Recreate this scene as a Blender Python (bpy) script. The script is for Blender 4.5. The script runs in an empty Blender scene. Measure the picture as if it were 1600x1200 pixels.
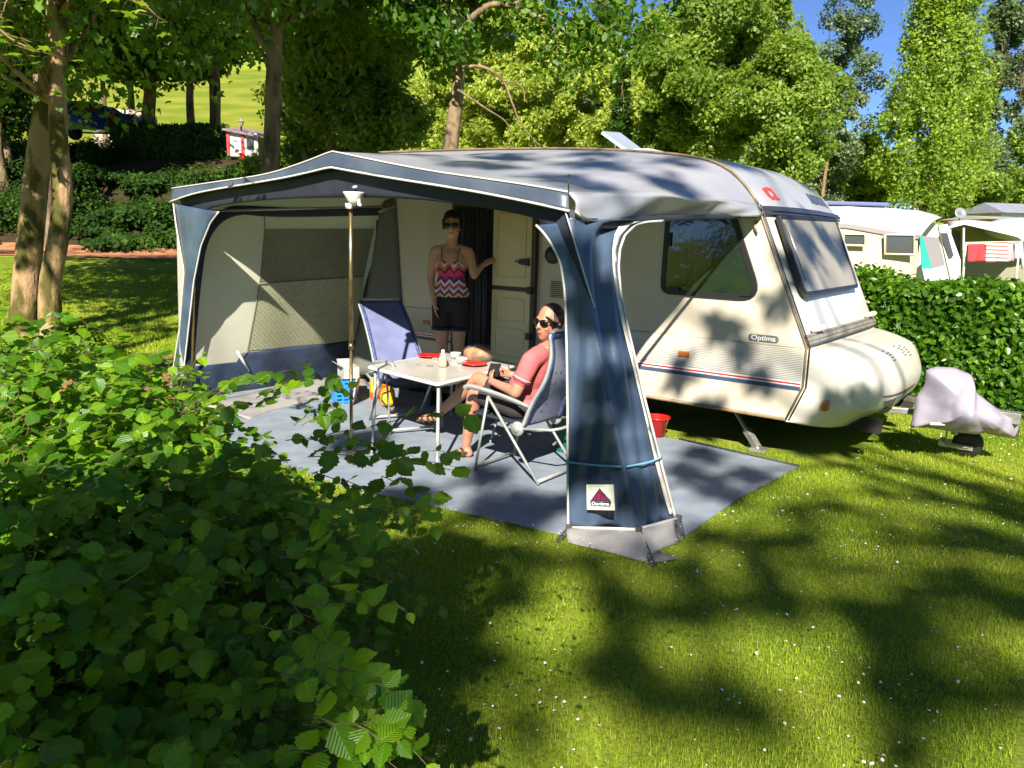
import bpy, bmesh, math, random
import numpy as np
from mathutils import Vector, Matrix, noise as mnoise
rad = math.radians
random.seed(7); RNG = np.random.default_rng(11)
scene = bpy.context.scene
COL = scene.collection

# ---------------------------------------------------------------- camera
FPX = 1240.0; CAMH = 1.8; PITCH = rad(10.8); ROLL = rad(1.63); AZ = rad(53.7)
F0 = Vector((-math.cos(AZ), math.sin(AZ), 0)); RT0 = Vector((math.sin(AZ), math.cos(AZ), 0)); ZV = Vector((0, 0, 1))
CF = F0*math.cos(PITCH) - ZV*math.sin(PITCH); CU0 = F0*math.sin(PITCH) + ZV*math.cos(PITCH)
CX = RT0*math.cos(ROLL) + CU0*math.sin(ROLL); CU = CU0*math.cos(ROLL) - RT0*math.sin(ROLL)
cd = bpy.data.cameras.new('camera'); cam = bpy.data.objects.new('camera', cd); COL.objects.link(cam)
cd.sensor_width = 36; cd.lens = FPX/1600*36; cd.clip_start = 0.05; cd.clip_end = 2000
M = Matrix.Identity(4)
for i in range(3):
    M[i][0] = CX[i]; M[i][1] = CU[i]; M[i][2] = -CF[i]
M[2][3] = CAMH
cam.matrix_world = M
scene.camera = cam
scene.render.resolution_x = 1024; scene.render.resolution_y = 768

# ---------------------------------------------------------------- light
SUNDIR = Vector((0.55, -1.0, 0.84)).normalized()      # towards the sun
w = bpy.data.worlds.new('World'); scene.world = w; w.use_nodes = True
nt = w.node_tree; bg = nt.nodes['Background']
sky = nt.nodes.new('ShaderNodeTexSky'); sky.sky_type = 'NISHITA'; sky.sun_disc = False
sky.sun_elevation = math.asin(SUNDIR.z); sky.sun_rotation = math.atan2(SUNDIR.x, SUNDIR.y)
sky.air_density = 0.4; sky.dust_density = 0.0; sky.ozone_density = 5.0; sky.altitude = 3000
hsv = nt.nodes.new('ShaderNodeHueSaturation'); hsv.inputs['Saturation'].default_value = 1.0
gmm = nt.nodes.new('ShaderNodeGamma'); gmm.inputs[1].default_value = 1.0
nt.links.new(sky.outputs[0], gmm.inputs[0]); nt.links.new(gmm.outputs[0], hsv.inputs['Color']); nt.links.new(hsv.outputs[0], bg.inputs[0]); bg.inputs[1].default_value = 0.11
sl = bpy.data.lights.new('sun', 'SUN'); sl.energy = 5.0; sl.angle = rad(0.53); sl.color = (1.0, 0.93, 0.80)
so = bpy.data.objects.new('sun', sl); COL.objects.link(so)
so.rotation_euler = SUNDIR.to_track_quat('Z', 'Y').to_euler(); so.location = (10, -20, 15)
scene.view_settings.view_transform = 'Standard'; scene.view_settings.look = 'None'
scene.view_settings.gamma = 1.0; scene.view_settings.exposure = 1.4
cy = scene.cycles
cy.max_bounces = 7; cy.diffuse_bounces = 4; cy.glossy_bounces = 3; cy.transmission_bounces = 5; cy.transparent_max_bounces = 8
cy.use_denoising = True; cy.caustics_reflective = False; cy.caustics_refractive = False
try: cy.use_adaptive_sampling = True; cy.adaptive_threshold = 0.02
except Exception: pass

# ---------------------------------------------------------------- survey helpers (sight lines met with real planes)
def ray(x, y): return CF*FPX + CX*(x-800) - CU*(y-600)
CAM = Vector((0, 0, CAMH))
def gz(x, y, z=0.0):
    d = ray(x, y); return CAM + d*((z-CAMH)/d.z)
def sy(x, y, w):
    d = ray(x, y); return CAM + d*(w/d.y)
def sx(x, y, s):
    d = ray(x, y); return CAM + d*(s/d.x)
def sd(x, y, t):
    return CAM + ray(x, y)*(t/FPX)
def spl(x, y, P, N):
    d = ray(x, y); return CAM + d*((Vector(P)-CAM).dot(N)/d.dot(N))
def proj(p):
    d = Vector(p)-CAM; k = d.dot(CF); return (800+FPX*d.dot(CX)/k, 600-FPX*d.dot(CU)/k)
def rd(r, d, z=0.0): return RT0*r + F0*d + ZV*z        # right / forward ground frame of the viewpoint
def sst(a, b, x):
    t = min(1, max(0, (x-a)/(b-a))); return t*t*(3-2*t)
def npsst(a, b, x):
    t = np.clip((x-a)/(b-a), 0, 1); return t*t*(3-2*t)

# ---------------------------------------------------------------- materials
MATS = {}
def new_mat(name):
    m = bpy.data.materials.new(name); m.use_nodes = True; n = m.node_tree
    return m, n, n.nodes['Principled BSDF'], n.nodes['Material Output']
def node(n, t, **k):
    x = n.nodes.new(t)
    for a, b in k.items(): setattr(x, a, b)
    return x
def mat(name, col, rough=0.6, metal=0.0, col2=None, scale=6.0, bump=0.0, bscale=40.0, trans=0.0, spec=0.5, coat=0.0, stretch=None, lo=0.4, hi=0.65, detail=4, bdist=0.01):
    if name in MATS: return MATS[name]
    m, n, p, out = new_mat(name); L = n.links.new
    p.inputs['Base Color'].default_value = (*col, 1); p.inputs['Roughness'].default_value = rough
    p.inputs['Metallic'].default_value = metal; p.inputs['Specular IOR Level'].default_value = spec
    if coat: p.inputs['Coat Weight'].default_value = coat; p.inputs['Coat Roughness'].default_value = 0.08
    tc = node(n, 'ShaderNodeTexCoord'); mp = node(n, 'ShaderNodeMapping'); L(tc.outputs['Object'], mp.inputs[0])
    if stretch: mp.inputs['Scale'].default_value = stretch
    csock = None
    if col2:
        nz = node(n, 'ShaderNodeTexNoise'); nz.inputs['Scale'].default_value = scale; nz.inputs['Detail'].default_value = detail
        L(mp.outputs[0], nz.inputs['Vector'])
        r = node(n, 'ShaderNodeValToRGB'); r.color_ramp.elements[0].position = lo; r.color_ramp.elements[1].position = hi
        r.color_ramp.elements[0].color = (*col, 1); r.color_ramp.elements[1].color = (*col2, 1)
        L(nz.outputs[0], r.inputs[0]); L(r.outputs[0], p.inputs['Base Color']); csock = r.outputs[0]
    if bump:
        nb = node(n, 'ShaderNodeTexNoise'); nb.inputs['Scale'].default_value = bscale; nb.inputs['Detail'].default_value = 5
        L(mp.outputs[0], nb.inputs['Vector'])
        b = node(n, 'ShaderNodeBump'); b.inputs['Strength'].default_value = bump; b.inputs['Distance'].default_value = bdist
        L(nb.outputs[0], b.inputs['Height']); L(b.outputs[0], p.inputs['Normal'])
    if trans:
        t = node(n, 'ShaderNodeBsdfTranslucent'); mx = node(n, 'ShaderNodeMixShader'); mx.inputs[0].default_value = trans
        t.inputs[0].default_value = (*col, 1)
        if csock: L(csock, t.inputs[0])
        L(p.outputs[0], mx.inputs[1]); L(t.outputs[0], mx.inputs[2]); L(mx.outputs[0], out.inputs[0])
    MATS[name] = m; return m

def leaf_mat(name, dark, mid, bright, tcol, trans=0.4, rough=0.45, vein=False, spec=0.4):
    """leaf: colour spread per leaf from the mesh attribute 'rnd'; light passes through"""
    m, n, p, out = new_mat(name); L = n.links.new
    at = node(n, 'ShaderNodeAttribute', attribute_name='rnd')
    r = node(n, 'ShaderNodeValToRGB'); e = r.color_ramp.elements
    e[0].position = 0.0; e[0].color = (*dark, 1); e[1].position = 1.0; e[1].color = (*bright, 1)
    k = e.new(0.5); k.color = (*mid, 1)
    L(at.outputs['Fac'], r.inputs[0]); csock = r.outputs[0]
    if vein:
        uv = node(n, 'ShaderNodeUVMap', uv_map='UVMap'); sp = node(n, 'ShaderNodeSeparateXYZ'); L(uv.outputs[0], sp.inputs[0])
        ab = node(n, 'ShaderNodeMath', operation='ABSOLUTE'); L(sp.outputs[0], ab.inputs[0])
        ma = node(n, 'ShaderNodeMath', operation='MULTIPLY_ADD'); ma.inputs[1].default_value = -1.1; L(ab.outputs[0], ma.inputs[0]); L(sp.outputs[1], ma.inputs[2])
        ml = node(n, 'ShaderNodeMath', operation='MULTIPLY'); ml.inputs[1].default_value = 46; L(ma.outputs[0], ml.inputs[0])
        sn = node(n, 'ShaderNodeMath', operation='SINE'); L(ml.outputs[0], sn.inputs[0])
        b = node(n, 'ShaderNodeBump'); b.inputs['Strength'].default_value = 0.55; b.inputs['Distance'].default_value = 0.002
        L(sn.outputs[0], b.inputs['Height']); L(b.outputs[0], p.inputs['Normal'])
        mr = node(n, 'ShaderNodeMapRange'); mr.inputs[1].default_value = 0.0; mr.inputs[2].default_value = 0.05; mr.inputs[3].default_value = 1.5; mr.inputs[4].default_value = 1.0
        L(ab.outputs[0], mr.inputs[0])
        hs = node(n, 'ShaderNodeHueSaturation'); L(mr.outputs[0], hs.inputs['Value']); L(csock, hs.inputs['Color']); csock = hs.outputs[0]
    L(csock, p.inputs['Base Color']); p.inputs['Roughness'].default_value = rough; p.inputs['Specular IOR Level'].default_value = spec
    t = node(n, 'ShaderNodeBsdfTranslucent'); mc = node(n, 'ShaderNodeMix', data_type='RGBA', blend_type='MIX'); mc.inputs[0].default_value = 0.6
    L(csock, mc.inputs[6]); mc.inputs[7].default_value = (*tcol, 1); L(mc.outputs[2], t.inputs[0])
    mx = node(n, 'ShaderNodeMixShader'); mx.inputs[0].default_value = trans
    L(p.outputs[0], mx.inputs[1]); L(t.outputs[0], mx.inputs[2]); L(mx.outputs[0], out.inputs[0])
    return m

# ---------------------------------------------------------------- objects
WL = {}
def reg(o, parent, loc):
    WL[o.name] = loc
    if parent: o.parent = parent
def thing(name, label, cat, loc=(0, 0, 0), group=None):
    o = bpy.data.objects.new(name, None); COL.objects.link(o); o.location = loc; o.empty_display_size = 0.1
    o['label'] = label; o['category'] = cat
    if group: o['group'] = group
    WL[o.name] = Vector(loc); return o
def tag(o, label=None, cat=None, group=None, kind=None):
    if label: o['label'] = label
    if cat: o['category'] = cat
    if group: o['group'] = group
    if kind: o['kind'] = kind
    return o
def link_mesh(name, me, mats, parent=None, smooth=True, origin=None):
    """verts are given in world coordinates; origin moves to the thing's base"""
    o = bpy.data.objects.new(name, me); COL.objects.link(o)
    off = WL[parent.name] if parent else (Vector(origin) if origin is not None else Vector((0, 0, 0)))
    if off.length > 0: me.transform(Matrix.Translation(-off))
    if parent: o.parent = parent; WL[o.name] = off
    else: o.location = off; WL[o.name] = off
    for m in (mats if isinstance(mats, (list, tuple)) else [mats]): me.materials.append(m)
    if smooth: me.polygons.foreach_set('use_smooth', [True]*len(me.polygons))
    return o
def rot_xyz(rx=0, ry=0, rz=0): return Matrix.Rotation(rz, 3, 'Z') @ Matrix.Rotation(ry, 3, 'Y') @ Matrix.Rotation(rx, 3, 'X')
class MB:
    def __init__(s): s.v = []; s.f = []; s.m = []
    def add(s, vs, fs, mi=0):
        o = len(s.v); s.v += [tuple(p) for p in vs]; s.f += [tuple(i+o for i in f) for f in fs]; s.m += [mi]*len(fs); return s
    def box(s, c, size, R=None, mi=0, taper=1.0):
        c = Vector(c); R = R or Matrix.Identity(3); vs = []
        for dz in (-1, 1):
            for dx, dy in ((-1, -1), (1, -1), (1, 1), (-1, 1)):
                k = taper if dz > 0 else 1
                vs.append(c + R @ Vector((dx*size[0]/2*k, dy*size[1]/2*k, dz*size[2]/2)))
        return s.add(vs, [(3, 2, 1, 0), (4, 5, 6, 7), (0, 1, 5, 4), (1, 2, 6, 5), (2, 3, 7, 6), (3, 0, 4, 7)], mi)
    def rbox(s, c, size, r=0.01, R=None, mi=0, seg=3):
        """box with rounded vertical corners"""
        a, b = size[0]/2, size[1]/2
        return s.prism(round_poly([(-a, -b), (a, -b), (a, b), (-a, b)], r, seg), Vector(c), size[2], R, mi)
    def prism(s, poly, c, h, R=None, mi=0):
        R = R or Matrix.Identity(3); n = len(poly); vs = []
        for z in (-h/2, h/2): vs += [c + R @ Vector((p[0], p[1], z)) for p in poly]
        fs = [tuple(range(n-1, -1, -1)), tuple(range(n, 2*n))] + [(i, (i+1) % n, n+(i+1) % n, n+i) for i in range(n)]
        return s.add(vs, fs, mi)
    def tube(s, pts, r, n=8, mi=0, cap=True, flat=1.0):
        pts = [Vector(p) for p in pts]; k = len(pts)
        rs = r if isinstance(r, (list, tuple)) else [r]*k
        vs = []; up = None
        for i, p in enumerate(pts):
            t = (pts[min(i+1, k-1)] - pts[max(i-1, 0)])
            t = t.normalized() if t.length > 1e-9 else Vector((0, 0, 1))
            if up is None: up = t.orthogonal().normalized()
            else:
                up = (up - t*up.dot(t)); up = up.normalized() if up.length > 1e-6 else t.orthogonal().normalized()
            b = t.cross(up)
            for j in range(n):
                a = 2*math.pi*j/n; vs.append(p + (up*math.cos(a)*flat + b*math.sin(a))*rs[i])
        fs = [(i*n+j, i*n+(j+1) % n, (i+1)*n+(j+1) % n, (i+1)*n+j) for i in range(k-1) for j in range(n)]
        if cap: fs += [tuple(range(n-1, -1, -1)), tuple((k-1)*n+j for j in range(n))]
        return s.add(vs, fs, mi)
    def capsule(s, a, ra, b, rb, n=14, mi=0):
        a = Vector(a); b = Vector(b); d = b-a; L = max(d.length, 1e-6); t = d/L
        pts = []; rs = []
        for i in range(1, 6): th = math.pi/2*(1-i/5); pts.append(a - t*ra*math.sin(th)); rs.append(max(ra*math.cos(th), ra*.02))
        for i in range(0, 5): th = math.pi/2*(i/5); pts.append(b + t*rb*math.sin(th)); rs.append(max(rb*math.cos(th), rb*.02))
        pts.insert(0, a - t*ra); rs.insert(0, ra*.02); pts.append(b + t*rb); rs.append(rb*.02)
        return s.tube(pts, rs, n, mi)
    def ellip(s, c, r, R=None, n=18, m=12, mi=0, fn=None):
        R = R or Matrix.Identity(3); c = Vector(c); vs = []
        for i in range(m+1):
            th = math.pi*(i/m)
            th = min(max(th, 0.02), math.pi-0.02)
            for j in range(n):
                ph = 2*math.pi*j/n; p = Vector((math.sin(th)*math.cos(ph)*r[0], math.sin(th)*math.sin(ph)*r[1], math.cos(th)*r[2]))
                if fn: p = fn(p)
                vs.append(c + R @ p)
        fs = [(i*n+j, (i+1)*n+j, (i+1)*n+(j+1) % n, i*n+(j+1) % n) for i in range(m) for j in range(n)]
        fs += [tuple(range(n)), tuple(m*n+j for j in range(n-1, -1, -1))]
        return s.add(vs, fs, mi)
    def lathe(s, prof, c, n=24, R=None, mi=0, cap=True):
        R = R or Matrix.Identity(3); c = Vector(c); k = len(prof); vs = []
        for r, z in prof:
            for j in range(n):
                a = 2*math.pi*j/n; vs.append(c + R @ Vector((r*math.cos(a), r*math.sin(a), z)))
        fs = [(i*n+j, i*n+(j+1) % n, (i+1)*n+(j+1) % n, (i+1)*n+j) for i in range(k-1) for j in range(n)]
        if cap: fs += [tuple(range(n-1, -1, -1)), tuple((k-1)*n+j for j in range(n))]
        return s.add(vs, fs, mi)
    def grid(s, fn, nu, nv, mi=0):
        vs = [fn(i/nu, j/nv) for j in range(nv+1) for i in range(nu+1)]
        fs = [(j*(nu+1)+i, j*(nu+1)+i+1, (j+1)*(nu+1)+i+1, (j+1)*(nu+1)+i) for j in range(nv) for i in range(nu)]
        return s.add(vs, fs, mi)
    def mesh(s, name):
        me = bpy.data.meshes.new(name); me.from_pydata(s.v, [], s.f); me.polygons.foreach_set('material_index', s.m); me.update(); return me
    def build(s, name, mats, parent=None, smooth=False, bevel=0, solid=0, origin=None, subsurf=0, offset=0):
        o = link_mesh(name, s.mesh(name), mats, parent, smooth, origin)
        if solid:
            m = o.modifiers.new('s', 'SOLIDIFY'); m.thickness = solid; m.offset = offset
        if bevel:
            m = o.modifiers.new('b', 'BEVEL'); m.width = bevel; m.segments = 2; m.limit_method = 'ANGLE'; m.angle_limit = rad(40)
        if subsurf:
            m = o.modifiers.new('u', 'SUBSURF'); m.levels = subsurf; m.render_levels = subsurf
        return o
def round_poly(P, r, seg=4):
    out = []; n = len(P); rr = r if isinstance(r, (list, tuple)) else [r]*n
    for i in range(n):
        a, b, c = Vector(P[i-1]), Vector(P[i]), Vector(P[(i+1) % n]); R = rr[i]
        u = (a-b).normalized(); v = (c-b).normalized(); ang = math.acos(max(-1, min(1, u.dot(v))))
        if R <= 0 or ang > 3.1: out.append(tuple(b)); continue
        d = min(R/math.tan(ang/2), (a-b).length*.49, (c-b).length*.49)
        p, q = b+u*d, b+v*d
        for k in range(seg+1):
            t = k/seg; out.append(tuple(p*(1-t)**2 + b*2*t*(1-t) + q*t*t))
    return out
def inset(P, d):
    n = len(P); out = []
    area = sum(P[i][0]*P[(i+1) % n][1]-P[(i+1) % n][0]*P[i][1] for i in range(n)); sgn = 1 if area > 0 else -1
    for i in range(n):
        a, b, c = Vector(P[i-1]), Vector(P[i]), Vector(P[(i+1) % n])
        e1 = (b-a); e2 = (c-b)
        e1 = e1.normalized() if e1.length > 1e-9 else e2.normalized(); e2 = e2.normalized() if e2.length > 1e-9 else e1
        n1 = Vector((-e1.y, e1.x))*sgn; n2 = Vector((-e2.y, e2.x))*sgn; m = (n1+n2)
        m = m.normalized() if m.length > 1e-6 else n1
        out.append(tuple(b + m*d/max(0.4, m.dot(n1))))
    return out
class Plane:
    """flat working plane: origin, u, v, normal n"""
    def __init__(s, o, u, v): s.o = Vector(o); s.u = Vector(u).normalized(); s.v = (Vector(v)-s.u*Vector(v).dot(s.u)).normalized(); s.n = s.u.cross(s.v)
    def p(s, a, b, c=0): return s.o + s.u*a + s.v*b + s.n*c
    def uv(s, P): d = Vector(P)-s.o; return (d.dot(s.u), d.dot(s.v))
    def sight(s, x, y): return s.uv(spl(x, y, s.o, s.n))
    def R(s): return Matrix((s.u, s.v, s.n)).transposed()
    def slab(s, mb, poly, z0, z1, mi=0):
        n = len(poly)
        vs = [s.p(a, b, z0) for a, b in poly] + [s.p(a, b, z1) for a, b in poly]
        mb.add(vs, [tuple(range(n-1, -1, -1)), tuple(range(n, 2*n))] + [(i, (i+1) % n, n+(i+1) % n, n+i) for i in range(n)], mi)
    def ring(s, mb, outer, inner, z0, z1, mi=0):
        n = len(outer)
        vs = [s.p(a, b, z0) for a, b in outer] + [s.p(a, b, z1) for a, b in outer] + [s.p(a, b, z1) for a, b in inner] + [s.p(a, b, z0) for a, b in inner]
        fs = []
        for i in range(n):
            j = (i+1) % n
            for k in range(4): fs.append((k*n+i, k*n+j, ((k+1) % 4)*n+j, ((k+1) % 4)*n+i))
        mb.add(vs, fs, mi)
def smooth_curve(P, n, closed=False):
    """Catmull-Rom through P, n samples per span"""
    P = [Vector(p) for p in P]; out = []; k = len(P)
    for i in range(k-1):
        p0 = P[max(i-1, 0)]; p1 = P[i]; p2 = P[i+1]; p3 = P[min(i+2, k-1)]
        for j in range(n):
            t = j/n
            out.append(0.5*((2*p1)+(p2-p0)*t+(2*p0-5*p1+4*p2-p3)*t*t+(3*p1-p0-3*p2+p3)*t**3))
    out.append(P[-1]); return out
def resample(P, n):
    P = [Vector(p) for p in P]; L = [0]
    for i in range(len(P)-1): L.append(L[-1]+(P[i+1]-P[i]).length)
    out = []; j = 0
    for i in range(n+1):
        t = L[-1]*i/n
        while j < len(P)-2 and L[j+1] < t: j += 1
        k = (t-L[j])/max(1e-9, L[j+1]-L[j]); out.append(P[j].lerp(P[j+1], min(1, max(0, k))))
    return out
def text_mesh(txt, size, depth=0.002, bold=0.0):
    cu = bpy.data.curves.new('t', 'FONT'); cu.body = txt; cu.size = size; cu.extrude = depth/2; cu.offset = bold; cu.align_x = 'CENTER'; cu.align_y = 'CENTER'
    cu.resolution_u = 3
    o = bpy.data.objects.new('t', cu); COL.objects.link(o)
    dg = bpy.context.evaluated_depsgraph_get(); me = bpy.data.meshes.new_from_object(o.evaluated_get(dg))
    bpy.data.objects.remove(o); bpy.data.curves.remove(cu); return me
def put_text(name, txt, size, fn, m, parent, depth=0.003, bold=0.0):
    me = text_mesh(txt, size, depth, bold)
    for v in me.vertices: v.co = fn(v.co.x, v.co.y, v.co.z)
    me.materials.clear(); return link_mesh(name, me, m, parent, False)
def copy_tree(o, parent=None):
    c = o.copy(); COL.objects.link(c)
    if parent: c.parent = parent
    WL[c.name] = WL.get(o.name, Vector())
    for ch in [x for x in o.children]: copy_tree(ch, c)
    return c
def fold(p, amp, sc, seed=0.0):
    return mnoise.noise(Vector(p)*sc + Vector((seed, seed*1.7, seed*.3)))*amp

# ---------------------------------------------------------------- leaf clouds (numpy)
def quad_mesh(name, V, nper, faces_per, rnd, uv=None):
    """V (n*nper,3); faces_per list of index tuples inside one leaf; rnd (n,)"""
    n = len(V)//nper; F = []; tot = []; 
    base = (np.arange(n)*nper)[:, None]
    loops = np.concatenate([np.concatenate([base+np.array(f)[None, :] for f in faces_per], axis=1)], axis=1).ravel()
    sizes = np.tile(np.array([len(f) for f in faces_per]), n)
    me = bpy.data.meshes.new(name); me.vertices.add(len(V)); me.vertices.foreach_set('co', V.astype(np.float32).ravel())
    me.loops.add(len(loops)); me.loops.foreach_set('vertex_index', loops.astype(np.int32))
    me.polygons.add(len(sizes)); st = np.concatenate([[0], np.cumsum(sizes)[:-1]])
    me.polygons.foreach_set('loop_start', st.astype(np.int32))
    try: me.polygons.foreach_set('loop_total', sizes.astype(np.int32))
    except Exception: pass
    me.update(calc_edges=True)
    at = me.attributes.new('rnd', 'FLOAT', 'FACE'); at.data.foreach_set('value', np.repeat(rnd, len(faces_per)).astype(np.float32))
    if uv is not None:
        ul = me.uv_layers.new(name='UVMap'); UV = np.tile(uv, (n, 1))[loops]; ul.data.foreach_set('uv', UV.astype(np.float32).ravel())
    return me
def frames(N, rng, up_bias=0.6, outward=None, ob=0.4, droop=0.0):
    """random leaf frames: normal mostly upward, direction random"""
    n = rng.normal(size=(N, 3)); n /= np.linalg.norm(n, axis=1, keepdims=True)
    n = n*(1-up_bias) + np.array([0, 0, 1.])*up_bias
    if outward is not None: n = n + outward*ob
    n /= np.linalg.norm(n, axis=1, keepdims=True)
    t = rng.normal(size=(N, 3)); t[:, 2] -= droop
    t -= n*(t*n).sum(1, keepdims=True); t /= np.linalg.norm(t, axis=1, keepdims=True)+1e-9
    b = np.cross(n, t); return n, t, b
def leaves(name, C, size, rng, mat_, parent=None, up_bias=0.5, outward=None, ob=0.4, kind='far', width=0.62, rnd=None, droop=0.0, origin=None):
    C = np.asarray(C, dtype=float); N = len(C); n, t, b = frames(N, rng, up_bias, outward, ob, droop)
    s = (size*rng.uniform(0.65, 1.3, N))[:, None]
    if rnd is None: rnd = rng.uniform(0, 1, N)
    if kind == 'far':
        L = [(0, 0, 0), (0.45, width/2, .10), (1, 0, -0.04), (0.45, -width/2, .10)]; faces = [(0, 1, 2, 3)]; uv = None
    elif kind == 'mid':
        L = [(0, 0, 0), (.3, .30, .05), (.7, .24, .03), (1, 0, -.1), (.7, -.24, .03), (.3, -.30, .05)]; faces = [(0, 1, 2, 3), (0, 3, 4, 5)]; uv = None
    elif kind == 'maple':
        ang = [0, 22, 35, 55, 75, 100, 125, 155]; rr = [1.0, .55, .62, .9, .45, .62, .35, .18]
        pts = [(math.cos(rad(a))*q*.55+.38, math.sin(rad(a))*q*.62) for a, q in zip(ang, rr)]
        L = [(.3, 0, 0), (pts[0][0], 0, -.08)] + [(x, y, .05-abs(y)*.2) for x, y in pts[1:]] + [(x, -y, .05-abs(y)*.2) for x, y in pts[1:]]
        a = [1]+list(range(2, 9)); faces = [(0, a[i], a[i+1]) for i in range(7)]
        c = [1]+list(range(9, 16)); faces += [(0, c[i+1], c[i]) for i in range(7)]; faces += [(0, 8, 15)]; uv = None
    else:  # beech / hazel: ribbed oval with scalloped rim
        K = 11; L = []; uvs = []
        for i in range(K+1):
            x = i/K; wv = (math.sin(math.pi*min(1, x**0.78*0.99+.01))**0.85*0.39*(1-.35*x**5)+.002)*(1+.10*(-1)**i)
            rip = 0.016*math.sin(i*math.pi)
            for j, q in enumerate((-1, -.5, 0, .5, 1)):
                z = 0.09*abs(q)*wv*2 - 0.22*x*x + (0.020*(1 if i % 2 else -1) if abs(q) > .4 else 0)*abs(q)
                L.append((x, q*wv, z)); uvs.append((q*wv, x))
        faces = [(i*5+j, i*5+j+1, (i+1)*5+j+1, (i+1)*5+j) for i in range(K) for j in range(4)]; uv = np.array(uvs)
    L = np.array(L); k = len(L)
    curl = rng.uniform(-.5, 1.4, N)[:, None, None]
    V = C[:, None, :] + s[:, None, :]*(L[None, :, 0:1]*t[:, None, :] + L[None, :, 1:2]*b[:, None, :] + L[None, :, 2:3]*n[:, None, :]*curl)
    me = quad_mesh(name, V.reshape(-1, 3), k, faces, rnd, uv)
    return link_mesh(name, me, mat_, parent, kind in ('beech',), origin)
# ================================================================ GROUND
def hts(r, d):
    """terrain height, numpy, r right / d forward of the viewpoint"""
    r = np.asarray(r, float); d = np.asarray(d, float); q = r/np.maximum(d, 1.0)
    wl = 1-npsst(-0.20, 0.02, q)
    lawn = npsst(11, 25, d)*0.75*wl
    bank = npsst(26.3, 33.5, d)*3.6*wl
    hill = np.maximum(0, d-46)*0.20*(1-npsst(0.02, 0.30, q)) + np.maximum(0, d-70)*0.05
    hill = hill*(d < 260) + (d >= 260)*((260-46)*0.20*(1-npsst(0.02, 0.30, q)) + 190*.05)
    und = 0.03*np.sin(r*.7+1.1)*np.sin(d*.5)*npsst(9, 14, d)
    return lawn+bank+hill+und
def ht(r, d): return float(hts(r, d))
def ground_sheet(name, rs, ds, m, dz=0.0, kind='structure', cond=None):
    R_, D_ = np.meshgrid(rs, ds); Zt = hts(R_, D_)+dz
    P = R_[..., None]*np.array(RT0) + D_[..., None]*np.array(F0); P[..., 2] = Zt
    nr = len(rs); nd = len(ds); mb = MB()
    mb.v = [tuple(p) for p in P.reshape(-1, 3)]
    mb.f = [(j*nr+i, j*nr+i+1, (j+1)*nr+i+1, (j+1)*nr+i) for j in range(nd-1) for i in range(nr-1)]
    mb.m = [0]*len(mb.f)
    return tag(mb.build(name, m, None, True), kind=kind)
def grass_ground_mat():
    m, n, p, out = new_mat('lawn_turf'); L = n.links.new
    tc = node(n, 'ShaderNodeTexCoord')
    n1 = node(n, 'ShaderNodeTexNoise'); n1.inputs['Scale'].default_value = .9; n1.inputs['Detail'].default_value = 6; L(tc.outputs['Object'], n1.inputs[0])
    n2 = node(n, 'ShaderNodeTexNoise'); n2.inputs['Scale'].default_value = 38; n2.inputs['Detail'].default_value = 6; n2.inputs['Roughness'].default_value = .75; L(tc.outputs['Object'], n2.inputs[0])
    r1 = node(n, 'ShaderNodeValToRGB'); r1.color_ramp.elements[0].color = (.15, .22, .016, 1); r1.color_ramp.elements[1].color = (.31, .35, .04, 1)
    r1.color_ramp.elements[0].position = .38; r1.color_ramp.elements[1].position = .66
    L(n1.outputs[0], r1.inputs[0])
    r2 = node(n, 'ShaderNodeValToRGB'); r2.color_ramp.elements[0].color = (.35, .35, .35, 1); r2.color_ramp.elements[1].color = (1.5, 1.5, 1.5, 1)
    r2.color_ramp.elements[0].position = .3; r2.color_ramp.elements[1].position = .7
    L(n2.outputs[0], r2.inputs[0])
    mx = node(n, 'ShaderNodeMix', data_type='RGBA', blend_type='MULTIPLY'); mx.inputs[0].default_value = 1
    L(r1.outputs[0], mx.inputs[6]); L(r2.outputs[0], mx.inputs[7]); L(mx.outputs[2], p.inputs['Base Color'])
    p.inputs['Roughness'].default_value = .85; p.inputs['Specular IOR Level'].default_value = .15
    b = node(n, 'ShaderNodeBump'); b.inputs['Strength'].default_value = .9; b.inputs['Distance'].default_value = .03
    L(n2.outputs[0], b.inputs['Height']); L(b.outputs[0], p.inputs['Normal'])
    return m
M_TURF = grass_ground_mat()
rs = np.concatenate([-np.geomspace(400, 14, 26), np.linspace(-13, 13, 53), np.geomspace(14, 400, 26)])
ds = np.concatenate([[-300, -120, -50, -20], np.linspace(-8, 44, 105), np.geomspace(45, 600, 40)])
ground_sheet('lawn', rs, ds, M_TURF)
M_DIRT = mat('red_dirt', (.28, .12, .06), .95, col2=(.40, .20, .11), scale=3, bump=.6, bscale=20, spec=.1)
M_BANK = mat('bank_soil', (.05, .03, .018), .95, col2=(.02, .028, .008), scale=2.2, bump=.8, bscale=9, spec=.1)
ground_sheet('path', np.linspace(-40, -4.0, 40), np.linspace(23.3, 27.4, 6), M_DIRT, .02)
ground_sheet('bank', np.linspace(-42, 2.0, 60), np.linspace(26.9, 35.5, 24), M_BANK, .03)
M_MEADOW = mat('meadow_grass', (.12, .165, .014), .9, col2=(.21, .215, .026), scale=.22, bump=.6, bscale=6, spec=.1)
ground_sheet('hill_meadow', np.linspace(-110, 6, 60), np.linspace(43, 150, 40), M_MEADOW, .03)
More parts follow.
